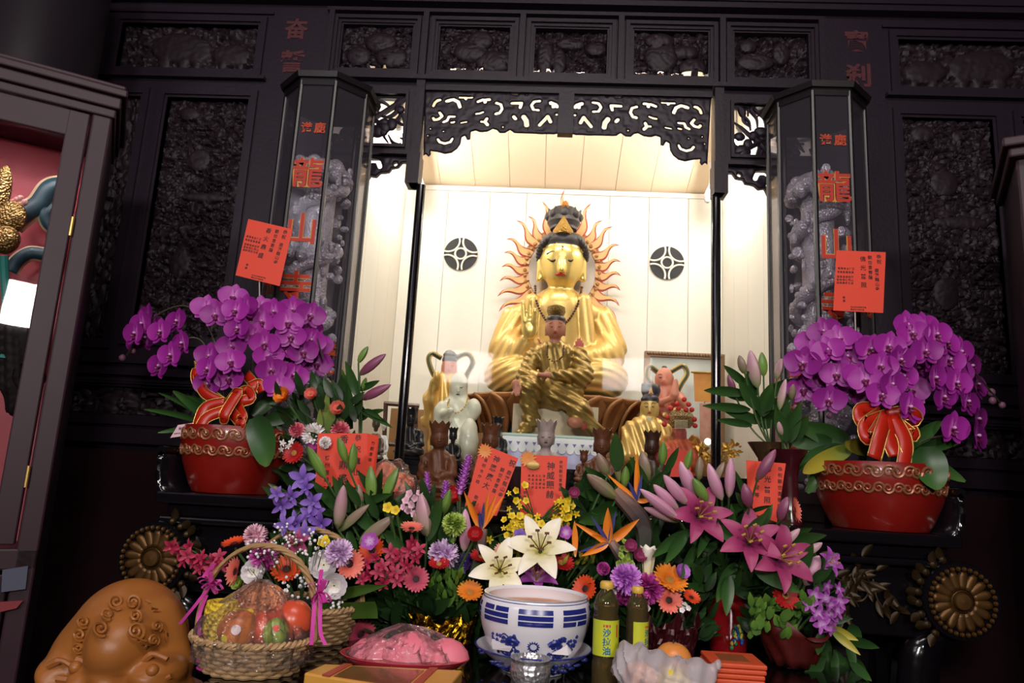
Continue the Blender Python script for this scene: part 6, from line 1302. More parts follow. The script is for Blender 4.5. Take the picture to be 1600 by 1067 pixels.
for j in range(6): b = MB(); b.petal(T(h) @ zframe(V3((.03, -.12, 1)), j*PI/3) @ T((0, -.013, 0)), 48*k, 17*k, lambda q: .55+.45*math.sin(PI*q*.75) if q < .9 else .6*(1-q)/.1+.1, bend=.45, cup=-.5, n=8, tip=-.1); b.build('petal', MATS['lily_white'], t)
stem(h, at(*B4), .004, t)
# --- red vase of pink lilies
vb = atz(1137, 1016, ZT+.001); kV = vb.y/F_PX; t = thing('flower_vase', 'tall red lacquered vase with a peacock motif, holding pink lilies', 'vase', vb)
zt_v = at(1137, 918, vb.y).z-vb.z
b = MB(); b.lathe([(r*kV, zt_v*z) for r, z in ((25, 0), (27, .03), (27, .3), (31, .7), (32, .82), (28, .92), (22, .97), (24, 1.03), (27, 1.06), (24, 1.05), (19, .97), (0, .9))], vb, 36); vs_ = b.build('vase', mat('red_vase_glaze', '#8f141a', .22, 0, .5, coat=.3), t)
b = MB(); r_ = random.Random(2)
cols = [mat('motif_blue', '#24489a', .4), mat('motif_green', '#2f7a4a', .4), mat('motif_yellow', '#d8c84a', .4)]
for i in range(46):
    u = r_.random(); px = 1150+r_.uniform(-9, 9)*(1-.4*u); py = 1012-36*u; hp = at(px, py, vb.y-.045); d = (hp-V3((vb.x, vb.y, hp.z))); d.z = 0; hp = V3((vb.x, vb.y, hp.z))+d.normalized()*(30.5*kV); b.mi = i % 3; b.ball(hp, (.0045, .003, .006), 6, 5)
b.build('peacock_motif', cols, vs_)
BV = (vb.x, vb.y, vb.z+zt_v*.9)
def AtW(w): return w
def stalkw(*a, **k): return stalk(*a, **k)
_at = at
def at(px, py=None, Y=None):
    return V3(BV) if py is None else _at(px, py, Y)
def stalkv(label, Y, buds, leaves=(), opens=()):
    return stalk('lily_stalk', label, 'lily', (1137, 922, vb.y), Y, buds, leaves, opens)
stalkv('three pale pink closed lilies pointing left from the red vase', 1.88, [((1000, 764), (1062, 812), 'pink', 17), ((1006, 793), (1062, 815), 'pinkgreen', 15), ((1021, 757), (1060, 797), 'pink', 17), ((1037, 742), (1074, 788), 'pink', 18)], [((1075, 830), (1040, 880), 15), ((1080, 830), (1020, 870), 16), ((1090, 850), (1065, 905), 14)])
stalkv('upright pink lily buds over the open lily at the left of the red vase', 1.90, [((1063, 721), (1087, 776), 'pink', 21), ((1083, 747), (1106, 783), 'green', 17), ((1107, 724), (1128, 781), 'pink', 18), ((1142, 715), (1139, 777), 'pink', 16), ((1094, 714), (1092, 750), 'olive', 14), ((1132, 722), (1118, 752), 'olive', 12), ((1080, 702), (1072, 735), 'green', 12)], [((1130, 800), (1165, 790), 14), ((1120, 810), (1090, 870), 15), ((1110, 810), (1150, 850), 16)], [(1093, 806, 82, 'darkpink', (.1, -1, .35))])
stalkv('dark pink open lily in the middle of the red vase', 1.87, [((1163, 755), (1171, 793), 'dark', 17)], [((1175, 800), (1150, 770), 12), ((1150, 880), (1120, 940), 17), ((1160, 850), (1200, 800), 14)], [(1171, 846, 84, 'darkpink', (-.1, -1, .5))])
stalkv('pink lily with pale throat at the right of the red vase', 1.86, [((1231, 776), (1218, 814), 'dark', 16), ((1250, 826), (1225, 850), 'pinkgreen', 12)], [((1215, 830), (1235, 812), 14), ((1230, 850), (1290, 836), 18), ((1225, 845), (1268, 825), 16), ((1180, 890), (1250, 925), 20), ((1140, 900), (1135, 960), 15)], [(1218, 872, 88, 'darkpink', (.25, -1, .3))])
stalkv('single grey pink lily bud leaning right before the right red card', 1.93, [((1212, 702), (1183, 750), 'dark', 17)], [((1172, 790), (1148, 735), 8), ((1172, 800), (1205, 790), 8)])
at = _at
foliage('dark green leaves filling the mouth of the red vase', [(1085, 810, 1200, 925)], 1.93, 60, .085, .024, m_leaf, seed=21, anchor=(vb.x, vb.y, vb.z+.05))
cut('gerbera', 'coral', 1240, 797, 1.97, 40, (1225, 985, 1.98), 'coral gerbera seen edge-on at the right edge of the red card', face=(1, -.7, .2))
# --- arrangement in red wrap at the right end
B5 = (1235, 1000, 1.93)
for q in [('gerbera', 'red', 1227, 930, 44, 'red gerbera right of the red vase', (.1, -1, .3)), ('lily', 'dendro', 1296, 878, 38, 'lilac spidery flower at the upper right of the flower bed', (.5, -1, .4)), ('rose', 'violet', 1214, 898, 34, 'bright violet bloom below the pale throated pink lily', (0, -1, .2)), ('rose', 'deeppink', 1229, 893, 24, 'pink bloom right of the bright violet one', (.2, -1, .2))]:
    cut(q[0], q[1], q[2], q[3], 1.86, q[4], B5, q[5], face=q[6])
stalk('lily_stalk', 'half open pink lily at the right end of the flower bed', 'lily', B5, 1.88, [((1280, 868), (1257, 914), 'pink', 24), ((1285, 848), (1258, 865), 'pinkgreen', 12)], [((1270, 910), (1300, 885), 14), ((1250, 900), (1270, 850), 14)])
spray('dendrobium_spray', 'purple dendrobium orchids hanging at the right end of the flower bed', 'floret', 'dendro', B5, 1.86, [(1310, 921, 26), (1272, 930, 30), (1290, 936, 30), (1298, 945, 26), (1312, 940, 28), (1278, 962, 32), (1296, 960, 30), (1308, 955, 26), (1284, 976, 28), (1296, 982, 24), (1292, 916, 22), (1300, 970, 22), (1265, 945, 24)], 28)
foliage('bright green filler leaves above the red wrapping', [(1172, 940, 1238, 995), (1230, 935, 1268, 960)], 1.89, 130, .035, .022, m_leaf2, seed=31, small=True)
foliage('long drooping leaves under the purple dendrobium', [(1275, 985, 1340, 1060)], 1.95, 14, .10, .03, m_leaf, seed=32, anchor=at(1270, 930, 1.95))
b = MB(); leafq(b, at(1300, 985, 1.86), at(1343, 1022, 1.84), .02, bend=.4); leafq(b, at(1290, 980, 1.86), at(1340, 1000, 1.86), .025, bend=.7); o = b.build('pale_green_leaf', m_leafy, loc=at(1300, 985, 1.86)); props(o, 'pale yellow green leaf hanging right of the red wrapping', 'leaf')
# containers
t = thing('wrapped_flower_pot', 'flower pot in dark red paper wrap at the right end of the flower bed', 'flower pot', atz(1232, 1040, ZT+.001)); c = atz(1232, 1040, ZT+.001); c = V3((_at(1238, 1000, 1.95).x, 1.95, c.z)); r_ = random.Random(9)
rows = []
for i in range(6):
    z = .005+.10*i/5; rows.append([V3((c.x+(.05+.009*i+.005*math.sin(9*a+i)+(.012 if i == 5 else 0)*math.sin(5*a))*math.cos(a), c.y+(.05+.009*i+.005*math.sin(9*a+i))*math.sin(a), c.z+z+(.028*math.sin(3*a+2.2) if i == 5 else 0))) for a in [2*PI*j/48 for j in range(49)]])
b = MB(); b.grid(rows); o = b.build('paper_wrap', mat('dark_red_paper', '#641610', .5, noise=('#3f0c0a', 8)), t); s2 = o.modifiers.new('thickness', 'SOLIDIFY'); s2.thickness = .001
b = MB(); b.lathe([(.042, .002), (.055, .085), (.0, .085)], c, 24); b.build('pot', m_lacq, t)
def pot_wrap(label, px, Y, r0, r1, h, m, seed, name='wrapped_flower_pot', zig=.02):
    c = _at(px, 1000, Y); c.z = ZT+.001; t = thing(name, label, 'flower pot', c); r_ = random.Random(seed); rows = []; ph = [r_.random()*6.28 for _ in range(8)]
    for i in range(9):
        u = i/8; row = []
        for j in range(73):
            a = 2*PI*j/72; w = (r0+(r1-r0)*u)*(1+.05*math.sin(11*a+ph[i % 8])*u+.04*math.sin(23*a+ph[(i+3) % 8])); row.append((c.x+w*math.cos(a), c.y+w*math.sin(a), c.z+h*u+(zig*math.sin(6*a+ph[0])+zig*.5*math.sin(13*a)) * (u > .9)))
        rows.append(row)
    b = MB(); b.grid(rows); o = b.build('foil_wrap', m, t, smooth=False); s2 = o.modifiers.new('thickness', 'SOLIDIFY'); s2.thickness = .001
    b = MB(); b.lathe([(r0*.9, .002), (r0*.95, h*.7), (0, h*.7)], c, 24); b.build('pot', m_lacq, t); return c
pot_wrap('flower pot wrapped in crumpled gold foil behind the pink buns', 690, 1.93, .07, .085, .075, mat('gold_foil', '#b8901e', .14, 1, .5, bump=(40, .9)), 3, zig=.012)
pot_wrap('flower pot wrapped in dark red foil behind the oil bottles', 1040, 1.93, .065, .08, .10, mat('dark_red_foil', '#3c0d12', .35, .2, .5), 5)
pot_wrap('low dark flower pot hidden behind the censer', 830, 2.03, .08, .085, .09, m_lacq, 6)
# leaf filling of the bed
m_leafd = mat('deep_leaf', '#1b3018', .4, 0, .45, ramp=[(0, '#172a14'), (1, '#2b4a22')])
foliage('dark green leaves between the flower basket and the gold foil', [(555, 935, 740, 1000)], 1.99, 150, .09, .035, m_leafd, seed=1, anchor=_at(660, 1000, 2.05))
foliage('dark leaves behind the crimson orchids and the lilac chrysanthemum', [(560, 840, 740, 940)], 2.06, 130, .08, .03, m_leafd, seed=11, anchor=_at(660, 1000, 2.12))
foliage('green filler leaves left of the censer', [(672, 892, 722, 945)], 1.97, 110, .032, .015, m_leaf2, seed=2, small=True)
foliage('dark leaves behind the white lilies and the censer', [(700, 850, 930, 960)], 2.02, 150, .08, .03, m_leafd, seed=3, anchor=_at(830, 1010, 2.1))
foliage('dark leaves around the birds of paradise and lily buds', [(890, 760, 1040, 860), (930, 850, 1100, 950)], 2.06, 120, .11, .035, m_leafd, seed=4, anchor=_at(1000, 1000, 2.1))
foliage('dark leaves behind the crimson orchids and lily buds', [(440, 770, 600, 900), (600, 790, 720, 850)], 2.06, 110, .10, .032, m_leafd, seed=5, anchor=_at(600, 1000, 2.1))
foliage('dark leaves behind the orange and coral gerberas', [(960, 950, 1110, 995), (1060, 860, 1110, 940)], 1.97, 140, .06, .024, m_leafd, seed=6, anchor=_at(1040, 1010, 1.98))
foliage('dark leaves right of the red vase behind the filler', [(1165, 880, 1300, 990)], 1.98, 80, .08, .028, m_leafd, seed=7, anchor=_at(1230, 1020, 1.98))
foliage('fine yellow green filler among the yellow orchids', [(790, 840, 840, 885), (870, 860, 930, 880)], 1.97, 80, .03, .012, m_leafy, seed=8, small=True)
b = MB()
leafq(b, _at(500, 955, 1.88), _at(586, 952, 1.84), .042, bend=.1, shape=lambda t: 1.0, cup=.2); leafq(b, _at(500, 935, 1.9), _at(600, 915, 1.86), .03, bend=.2)
o = b.build('broad_leaf', mat('broad_leaf', '#3e5a20', .35), loc=_at(500, 955, 1.88)); props(o, 'broad folded green leaf jutting right from the flower basket', 'leaf')
# --- cards among the flowers
card('greeting_card', 'tilted orange red card with black writing left of the upright card', [(752, 693), (810, 716), (776, 806), (724, 800)], 2.08, [('祝', .88, .10, .17, 1.1), ('鹿港龍山寺', .86, .24, .115, 1.25), ('觀世音菩薩', .68, .24, .105, 1.3), ('神恩廣大', .47, .13, .17, 1.35), ('黃明合作翔', .22, .20, .09, 1.55), ('敬獻', .22, .74, .11, 1.25)], deco=[(.14, .08, .2)], stake=((750, 804), (748, 900)))
card('greeting_card', 'upright orange red card with an oval gold print in the centre', [(815, 710), (887, 713), (880, 810), (812, 806)], 2.08, [('神威顯赫', .64, .17, .17, 1.18), ('恭祝觀世音菩薩', .86, .10, .075, 1.28), ('張文雄林', .50, .34, .055, 1.5), ('陳建國李', .42, .34, .055, 1.5), ('王美玉蔡', .34, .34, .055, 1.5), ('黃志成許', .26, .34, .055, 1.5), ('吳秀英郭', .18, .34, .055, 1.5), ('敬賀', .10, .62, .07, 1.3)], deco=[(.14, .07, .2)], stake=((848, 808), (845, 900)))
b = MB(); c = _at(833, 727, 2.075); b.lathe([(.019, 0), (.019, .002), (.015, .003), (0, .003)], (0, 0, 0), 24, sy=.62); place(b, T(c) @ Matrix.Rotation(PI/2, 4, 'X')); o = b.build('gold_seal', mat('gold_print', '#a88a4a', .4, .4), loc=c); props(o, 'oval gold seal on the upright orange red card', 'seal')
card('greeting_card', 'orange red card with a folded right flap behind green lily buds', [(497, 677), (574, 677), (572, 790), (490, 792)], 2.10, [('恭祝龍山', .82, .06, .13, 1.75), ('香火鼎盛', .54, .08, .17, 1.5), ('勝州經銷一同', .22, .34, .10, 1.4)], stake=((520, 790), (520, 880)))
card('card_flap', 'folded right flap of the orange red card behind green lily buds', [(574, 677), (592, 681), (582, 792), (572, 790)], 2.10, [('竹觀音佛', .5, .12, .3, 1.5)], dys=(0, .02, .02, 0))
cut('chrys', 'white', 508, 691, 2.08, 20, (505, 790, 2.09), 'small white flower on the top left corner of the folded red card', face=(0, -1, .1), st=False)
card('greeting_card', 'orange red card at the right between the lily bud and the maroon vase', [(1166, 719), (1228, 724), (1214, 816), (1170, 800)], 2.06, [('恭祝觀世音菩薩', .84, .12, .11, 1.4), ('佛光普照', .53, .13, .17, 1.55), ('粧發等', .25, .36, .12, 1.6)], stake=((1192, 800), (1192, 930)))
card('greeting_card', 'small red card low before the beaded crown statue', [(1014, 703), (1078, 703), (1080, 745), (1020, 745)], 2.86, [('龍', .12, .28, .22, 1.2)], mcard=mat('red_card', '#cf3a26', .6))
card('red_paper', 'strip of orange red card under the folded card, by the purple orchids', [(494, 770), (518, 772), (515, 796), (492, 796)], 2.04, [('致', .3, .5, .4, 1)])
# ================================================================ things on the offering table
m_wick = mat('wicker', '#b89468', .6, 0, .3, noise=('#8f6c44', 60)); m_wick2 = mat('wicker_weave', '#c9a77c', .6, 0, .3, noise=('#a07c52', 60))
m_cello = clear_mat('cellophane', '#fdfbfb', .08, 1.5, .9, .03, '#ffffff', bump=(26, .9))
m_fuchsia = mat('fuchsia_ribbon', '#c72a96', .35, 0, .5, noise=('#e05ab8', 14))
def wicker(t, c, r0, r1, h, rows, handle, seed, sy=.85, stakes=36, arch=1.0, hdir=(1, 0, 0)):
    c = V3(c)
    b = MB(); b.lathe([(r0*.98, .004), (r0, .012), (0, .012)], c, 32, sy=sy); b.build('basket_floor', m_wick, t)
    b = MB()
    for j in range(stakes):
        a = 2*PI*j/stakes; d = V3((math.cos(a), math.sin(a)*sy, 0)); b.tube([c+d*r0+V3((0, 0, .004)), c+d*(r0+(r1-r0)*.5)+V3((0, 0, h*.5)), c+d*r1+V3((0, 0, h))], .0028, 5)
    b.build('wicker_stakes', m_wick, t)
    b = MB()
    for i in range(rows):
        u = (i+.5)/rows; r = r0+(r1-r0)*u; n = stakes*3; pts = []
        for j in range(n+1):
            a = 2*PI*j/n; w = .0042*math.cos(stakes*a/2+PI*(i % 2)); pts.append(c+V3((math.cos(a)*(r+w), math.sin(a)*(r+w)*sy, h*u)))
        b.tube(pts, h/rows*.52, 5, cap=False)
    for i in (0, 1):
        pts = []
        for j in range(145):
            a = 2*PI*j/144; pts.append(c+V3((math.cos(a)*(r1+.004*math.cos(30*a+PI*i)), math.sin(a)*(r1+.004*math.cos(30*a+PI*i))*sy, h+.004*math.sin(30*a+PI*i))))
        b.tube(pts, .0045, 5, cap=False)
    b.build('wicker_weave', m_wick2, t)
    if handle:
        hb = MB(); hd = V3(hdir); P = [c+hd*(-r1*1.0)*math.cos(PI*i/40*1.0)*1.0+V3((0, 0, h*.85+handle*math.sin(PI*i/40)**arch)) for i in range(41)]
        for ph in (0, PI*2/3, PI*4/3): hb.tube([p+V3((.003*math.cos(i*.9+ph), .004*math.sin(i*.9+ph), .003*math.cos(i*.9+ph))) for i, p in enumerate(P)], .0042, 6)
        hb.build('handle', m_wick, t)
# front fruit basket
c = atz(398, 1066, ZT+.001); kf = 1.60/F_PX; c = V3((at(398, 1000, 1.60).x, 1.60, ZT+.001)); zr = at(398, 1005, 1.53).z-ZT; zh = at(398, 852, 1.60).z
t = thing('fruit_basket', 'round wicker fruit basket with arched handle, wrapped in clear film and pink bows', 'basket', c)
wicker(t, c, 66*kf, 90*kf, zr, 8, zh-ZT-zr*.85, 1, arch=.75)
rows = []; r_ = random.Random(4); R = 88*kf
for i in range(15):
    u = i/14; row = []; z = c.z+zr*.35+(at(398, 905, 1.60).z-c.z-zr*.35)*u; rr = R*(1.0-.02*u if u < .35 else (1-.95*((u-.35)/.65)**1.5)*.993)
    for j in range(61):
        a = 2*PI*j/60; w = max(.012, rr)+(.005*math.sin(17*a+4*u)+.004*math.sin(29*a))*(.3+u)+r_.uniform(-.0015, .0015); row.append((c.x+w*math.cos(a), c.y+w*math.sin(a)*.9, z))
    rows.append(row)
b = MB(); b.grid(rows); b.build('clear_film', m_cello, t, smooth=False)
def fuch_bow(t, cx, cy, Y, s, tails, seed):
    k = Y/F_PX; r_ = random.Random(seed)
    for j in range(9):
        a = r_.uniform(-2.6, 2.6)+PI/2; q = _at(cx, cy, Y); d = V3((math.cos(a), r_.uniform(-.8, .1), math.sin(a))).normalized(); b = MB(); L = s*k*r_.uniform(.7, 1.1); pts = bez([q, q+d*L*.6+V3((0, 0, L*.25)), q+d*L, q+d*L*.6-V3((0, 0, L*.2)), q+V3((0, -.004, 0))], 5)
        sd = d.cross(V3((0, 0, 1)))
        if sd.length < .2: sd = V3((0, 1, 0))
        sd = sd.normalized()*s*k*.2; b.strip([p-sd for p in pts], [p+sd for p in pts]); b.build('bow_loop', m_fuchsia, t)
    for tl in tails:
        P = bez([_at(x, y, Y+d) for x, y, d in tl], 6); b = MB(); b.strip([p+V3((-s*k*.12, 0, 0)) for p in P], [p+V3((s*k*.12, .004, 0)) for p in P]); b.build('bow_tail', m_fuchsia, t)
fuch_bow(t, 330, 912, 1.58, 20, [[(330, 912, 0), (305, 945, -.01), (280, 975, -.01)], [(328, 905, 0), (318, 900, 0), (335, 880, 0)], [(322, 930, 0), (310, 965, 0), (312, 1000, -.01)]], 1)
fuch_bow(t, 500, 925, 1.56, 22, [[(492, 930, 0), (488, 980, -.01), (486, 1008, -.01)], [(500, 935, 0), (500, 985, -.01), (508, 1008, -.01)], [(496, 930, 0), (500, 905, 0), (502, 890, 0)]], 2)
b = MB(); b.tube([_at(313+5*math.cos(i*.8), 990+i*1.5, 1.56+.006*math.sin(i*.8)) for i in range(40)], .003, 5, flat=.5); b.build('curled_ribbon', m_fuchsia, t)
m_mango = mat('mango_skin', '#b8352a', .32, 0, .5, noise=('#c98a2e', 9, 2)); m_apple = mat('red_apple_skin', '#c22a26', .3, 0, .5, noise=('#d86a3a', 12, 3)); m_greenm = mat('green_mango_skin', '#7a9a34', .35, 0, .5, noise=('#a8b04a', 12)); m_foam = mat('yellow_foam_net', '#e0bc2a', .7, bump=(120, .8, 'v')); m_foamp = mat('peach_foam_net', '#e08a5a', .7, bump=(120, .8, 'v'))
def fruit(name, label, cat, px, py, Y, rx, rz, m, stemmed=True, tilt=0, group=None, sticker=None):
    p = _at(px, py, Y); k = Y/F_PX; t = thing(name, label, cat, p-V3((0, 0, rz*k)), group); b = MB(); n = 24
    prof = [(math.cos(a)*rx*k*(1-.06*math.sin(a)), math.sin(a)*rz*k-(.10*rz*k*math.exp(-(math.cos(a)/.35)**2) if a > 0 and stemmed else 0)) for a in [-PI/2+PI*i/16 for i in range(17)]]
    prof[0] = (0, prof[0][1]); prof[-1] = (0, prof[-1][1]); b.lathe(prof, (0, 0, 0), n); place(b, T(p) @ Matrix.Rotation(tilt, 4, 'Y')); b.build('skin', m, t)
    if stemmed: b = MB(); b.tube([p+V3((math.sin(tilt)*rz*k*.85, 0, math.cos(tilt)*rz*k*.85)), p+V3((math.sin(tilt)*rz*k*1.1, 0, math.cos(tilt)*rz*k*1.1))], .0018, 5); b.build('stem', m_stem2, t)
    if sticker:
        for (sx, sy, sr, ms) in sticker:
            b = MB(); q = V3((sx*rx*k, -math.sqrt(max(.05, 1-sx*sx-sy*sy))*rx*k*1.01, sy*rz*k)); X = T(p+q) @ frame(q.normalized()); b.lathe([(sr*k, 0), (sr*k, .0008), (0, .0012)], (0, 0, 0), 16); place(b, X @ Matrix.Rotation(PI/2, 4, 'X')); b.build('sticker', ms, t)
    return t
st1 = mat('sticker_yellow', '#d8c832', .4); st2 = mat('sticker_white', '#d8c4c8', .4); st3 = mat('sticker_red', '#d0402c', .4)
fruit('mango', 'red and gold mango with two stickers at the front left of the fruit basket', 'fruit', 373, 984, 1.555, 30, 30, m_mango, False, .5, sticker=[(.25, .2, 7, st2), (-.3, -.25, 6, st1)])
fruit('mango', 'green mango with a red sticker at the front right of the fruit basket', 'fruit', 431, 988, 1.545, 19, 21, m_greenm, False, sticker=[(.3, .45, 5, st3)])
fruit('apple', 'red apple behind the green mango in the fruit basket', 'fruit', 415, 980, 1.585, 28, 27, m_apple)
fruit('apple', 'large red apple at the right of the fruit basket', 'fruit', 458, 968, 1.59, 29, 30, m_apple)
fruit('peach', 'peach coloured fruit in a foam net on top of the fruit basket pile', 'fruit', 412, 940, 1.61, 34, 28, m_foamp)
fruit('apple', 'red apple low at the back left of the fruit basket', 'fruit', 385, 958, 1.64, 28, 26, m_apple)
for px, py, w, h, lb in ((345, 970, 25, 29, 'yellow foam wrapped fruit at the left of the fruit basket'), (385, 962, 24, 14, 'yellow foam collar above the red and gold mango')):
    p = _at(px, py, 1.585); k = 1.585/F_PX; b = MB(); b.lathe([(w*k*.75, -h*k), (w*k, -h*k*.4), (w*k, h*k*.6), (w*k*.9, h*k), (w*k*.8, h*k*.95), (0, h*k*.6)], p, 24); o = b.build('foam_net', m_foam, loc=p-V3((0, 0, h*k))); props(o, lb, 'foam net')
# flower basket behind
Yb = 1.90; kb = Yb/F_PX; c = V3((_at(468, 985, Yb).x, Yb, ZT+.001)); zr = _at(520, 945, Yb).z-ZT
t = thing('flower_basket', 'wicker flower basket with tall handle, behind the wrapped fruit basket', 'basket', c)
wicker(t, c, 70*kb, 88*kb, max(.06, zr), 9, _at(468, 826, Yb).z-ZT-zr*.85, 2, arch=.8, hdir=(1, .15, 0))
b = MB(); b.lathe([(60*kb, .01), (80*kb, max(.06, zr)*.9), (0, max(.06, zr)*.95)], c, 24, sy=.85); b.build('flower_foam', mat('floral_foam', '#26381f', .9), t)
# wooden fish drum
m_fish = mat('camphor_gold', '#a86a30', .4, 0, .45, noise=('#8a5020', 10), bump=(30, .12)); m_fishd = mat('camphor_groove', '#6e3f18', .5)
Yf = 1.74; s = SC(Yf); c0 = _at(185, 1000, Yf); t = thing('wooden_fish_drum', 'large carved wooden fish drum with spirals, at the bottom left', 'drum', _at(180, 1075, Yf)); m_fishs = mat('camphor_relief', '#b0722f', .42)
def fishd(P, d): return d+.003*np.sin(P[:, 0]*70+np.sin(P[:, 2]*60)*2)*(P[:, 2] < _at(180, 1030, Yf).z)
sculpt([(0, [s.e((200, 1005, .05), 88, 80, 96), s.e((140, 1030, .03), 55, 60, 60), s.e((205, 1005, -.02), 52, 80, 58), s.c((250, 960, .02), (272, 1040, .02), 24, 28)], None, .03),
        (0, [s.e((105, 1050, -.02), 34, 50, 34), s.e((180, 1060, -.07), 34, 40, 26), s.e((245, 1052, -.04), 42, 50, 30), s.e((140, 1062, -.08), 26, 30, 22), s.c((85, 1040, -.02), (72, 1060, -.02), 9, 6), s.e((150, 1075, -.02), 80, 60, 22), s.e((225, 1075, -.02), 70, 60, 22)], fishd, .02)], k=.03, res=110).build('body', m_fish, t)
def surf(px, py, lift=0):
    """front surface of the drum at a picture point"""
    best = None; v = ray(px, py)
    for (cx, cy, dy, rx, ry, rz) in ((200, 1005, .05, 88, 80, 96), (140, 1030, .03, 55, 60, 60), (205, 1005, -.02, 52, 80, 58)):
        c_ = _at(cx, cy, Yf+dy); R = (rx*s.k, ry*s.k, rz*s.k); o = V3([(EYE[i]-c_[i])/R[i] for i in range(3)]); d = V3([v[i]/R[i] for i in range(3)])
        A_, B_2, C_ = d.dot(d), o.dot(d), o.dot(o)-1; D_ = B_2*B_2-A_*C_
        if D_ > 0:
            q = EYE+v*((-B_2-math.sqrt(D_))/A_)
            if best is None or q.y < best.y: best = q
    best = best if best is not None else _at(px, py, Yf)
    return best+(EYE-best).normalized()*.014
for (px, py, r, sg) in ((182, 940, 13, 1), (208, 941, 12, -1), (168, 959, 10, 1), (212, 962, 10, -1), (158, 982, 13, 1), (212, 986, 14, -1), (130, 972, 10, 1), (124, 992, 10, 1), (245, 978, 9, -1), (240, 1000, 9, -1), (122, 1012, 9, 1)):
    b = MB(); pts = [surf(px+r*(1-.85*i/26)*math.cos(sg*i*.42+1), py+r*(1-.85*i/26)*math.sin(sg*i*.42+1)) for i in range(27)]; b.tube(pts, .0035, 5); b.build('spiral', m_fish, t)
for (x0, y0, x1, y1, n) in ((212, 994, 228, 1006, 4), (228, 938, 262, 955, 5), (258, 985, 262, 1015, 5)):
    for j in range(n):
        b = MB(); b.tube([surf(x0+3*j, y0+4*j), surf((x0+x1)/2+4*j, (y0+y1)/2+3*j), surf(x1, y1+4*j-4)], .0028, 5); b.build('carved_wave', m_fishd if j % 2 else m_fish, t)
for (px, py, r) in ((118, 1043, 9), (183, 1040, 12), (238, 1048, 9), (160, 1050, 7), (212, 1056, 7)): b = MB(); b.ball(_at(px, py, Yf-.10), r*s.k, 12, 9); b.build('dragon_eye', m_fish, t)
for pts in ([(120, 1030), (140, 1036), (152, 1026)], [(195, 1024), (205, 1040), (222, 1034)], [(225, 1032), (240, 1022), (262, 1030)], [(76, 1040), (95, 1032), (112, 1040)], [(90, 1060), (110, 1062), (128, 1058)], [(220, 1062), (245, 1064), (268, 1056)]):
    b = MB(); b.tube(bez([_at(x, y, Yf-.085) for x, y in pts], 5), [.009]*5+[.006]*6, 7); b.build('dragon_ridge', m_fish, t)
b = MB(); q = _at(170, 1078, Yf); b.lathe([(.20, 0), (.215, .02), (.21, .05), (.18, .062), (0, .06)], (q.x, q.y+.02, q.z-.06), 32, sy=.9); q_drum = q; o = b.build('drum_cushion', mat('rose_cushion', '#8a5a4c', .8, noise=('#7a4438', 12)), loc=(q.x, q.y, q.z-.06)); props(o, 'round rose brown cushion under the wooden fish drum', 'cushion')
b = MB(); b.lathe([(.22, 0), (.22, .03), (.16, .06), (.14, q_drum.z*.5), (.17, q_drum.z-.12), (.21, q_drum.z-.085), (.21, q_drum.z-.061)], (q_drum.x, q_drum.y+.02, 0), 32, sy=.9); o = b.build('drum_stand', m_lacq, loc=(q_drum.x, q_drum.y, 0)); props(o, 'round black stand carrying the cushion and the wooden fish drum', 'stand')
# blue and white censer
Yc = 1.76; kc = Yc/F_PX; fc = _at(832, 1046, Yc); c = V3((fc.x, Yc, ZT+.001)); m_porc = mat('white_porcelain_glaze', '#e6e4ea', .16, 0, .5, coat=.3); m_blue = mat('cobalt_blue', '#232c7a', .25, 0, .5); m_bluel = mat('pale_cobalt', '#6f7fb0', .3)
t = thing('porcelain_dish', 'blue and white footed porcelain dish under the censer', 'dish', c); zd = _at(832, 1008, Yc).z-c.z
b = MB(); b.lathe([(kc*48, 0), (kc*50, zd*.15), (kc*66, zd*.55), (kc*86, zd*1.0), (kc*84, zd*1.02), (kc*60, zd*.55), (0, zd*.45)], c, 48); dish = b.build('dish', m_porc, t)
b = MB(); b.lathe([(kc*86.4, zd*.985), (kc*86.5, zd*1.01), (kc*84.5, zd*1.03), (kc*83, zd*1.0)], c, 48, cap=False); r_ = random.Random(3)
for j in range(46): a = PI+PI*r_.random(); u = r_.uniform(.2, .8); rr = kc*(48+38*u**.8)*1.012; q = c+V3((rr*math.cos(a), rr*math.sin(a), zd*(.08+.85*u))); b.ball(q, (.004+.004*r_.random(), .0015, .002+.003*r_.random()), 6, 4)
b.build('blue_pattern', m_blue, dish)
z0 = c.z+zd*.46; ztop = _at(832, 926, Yc).z; Hc = ztop-z0; cb = V3((c.x, Yc, z0)); t = thing('incense_censer', 'large blue and white porcelain censer with trigram bars and dragons', 'censer', cb)
prof = [(50, 0), (58, .06), (70, .25), (78, .48), (82, .68), (82, .80), (79, .92), (75, .98), (77, 1.0), (74, 1.0), (70, .96), (74, .8), (70, .6)]
PR = [(kc*r, Hc*z) for r, z in prof]; b = MB(); b.lathe(PR, cb, 64); bowl = b.build('bowl', m_porc, t)
rf = lambda u: float(np.interp(u, [p[1] for p in prof[:8]], [p[0] for p in prof[:8]]))*kc
b = MB(); b.lathe([(kc*72, Hc*.80), (0, Hc*.81)], cb, 32, cap=False); b.build('incense_ash', mat('pinkish_ash', '#d9a58a', .9, bump=(80, .5)), t)
for r0 in (.0, 1): pass
b = MB()
def patch(a0, a1, u0, u1, lift=1.006, n=8, m_=4): b.grid([[cb+V3((rf(u)*lift*math.cos(a), rf(u)*lift*math.sin(a), Hc*u)) for a in [a0+(a1-a0)*i/n for i in range(n+1)]] for u in [u0+(u1-u0)*j/m_ for j in range(m_+1)]])
TRI = [(0, 1, 1), (1, 1, 1), (1, 1, 0), (1, 0, 1), (0, 1, 0), (0, 0, 1), (1, 0, 0), (0, 0, 0)]
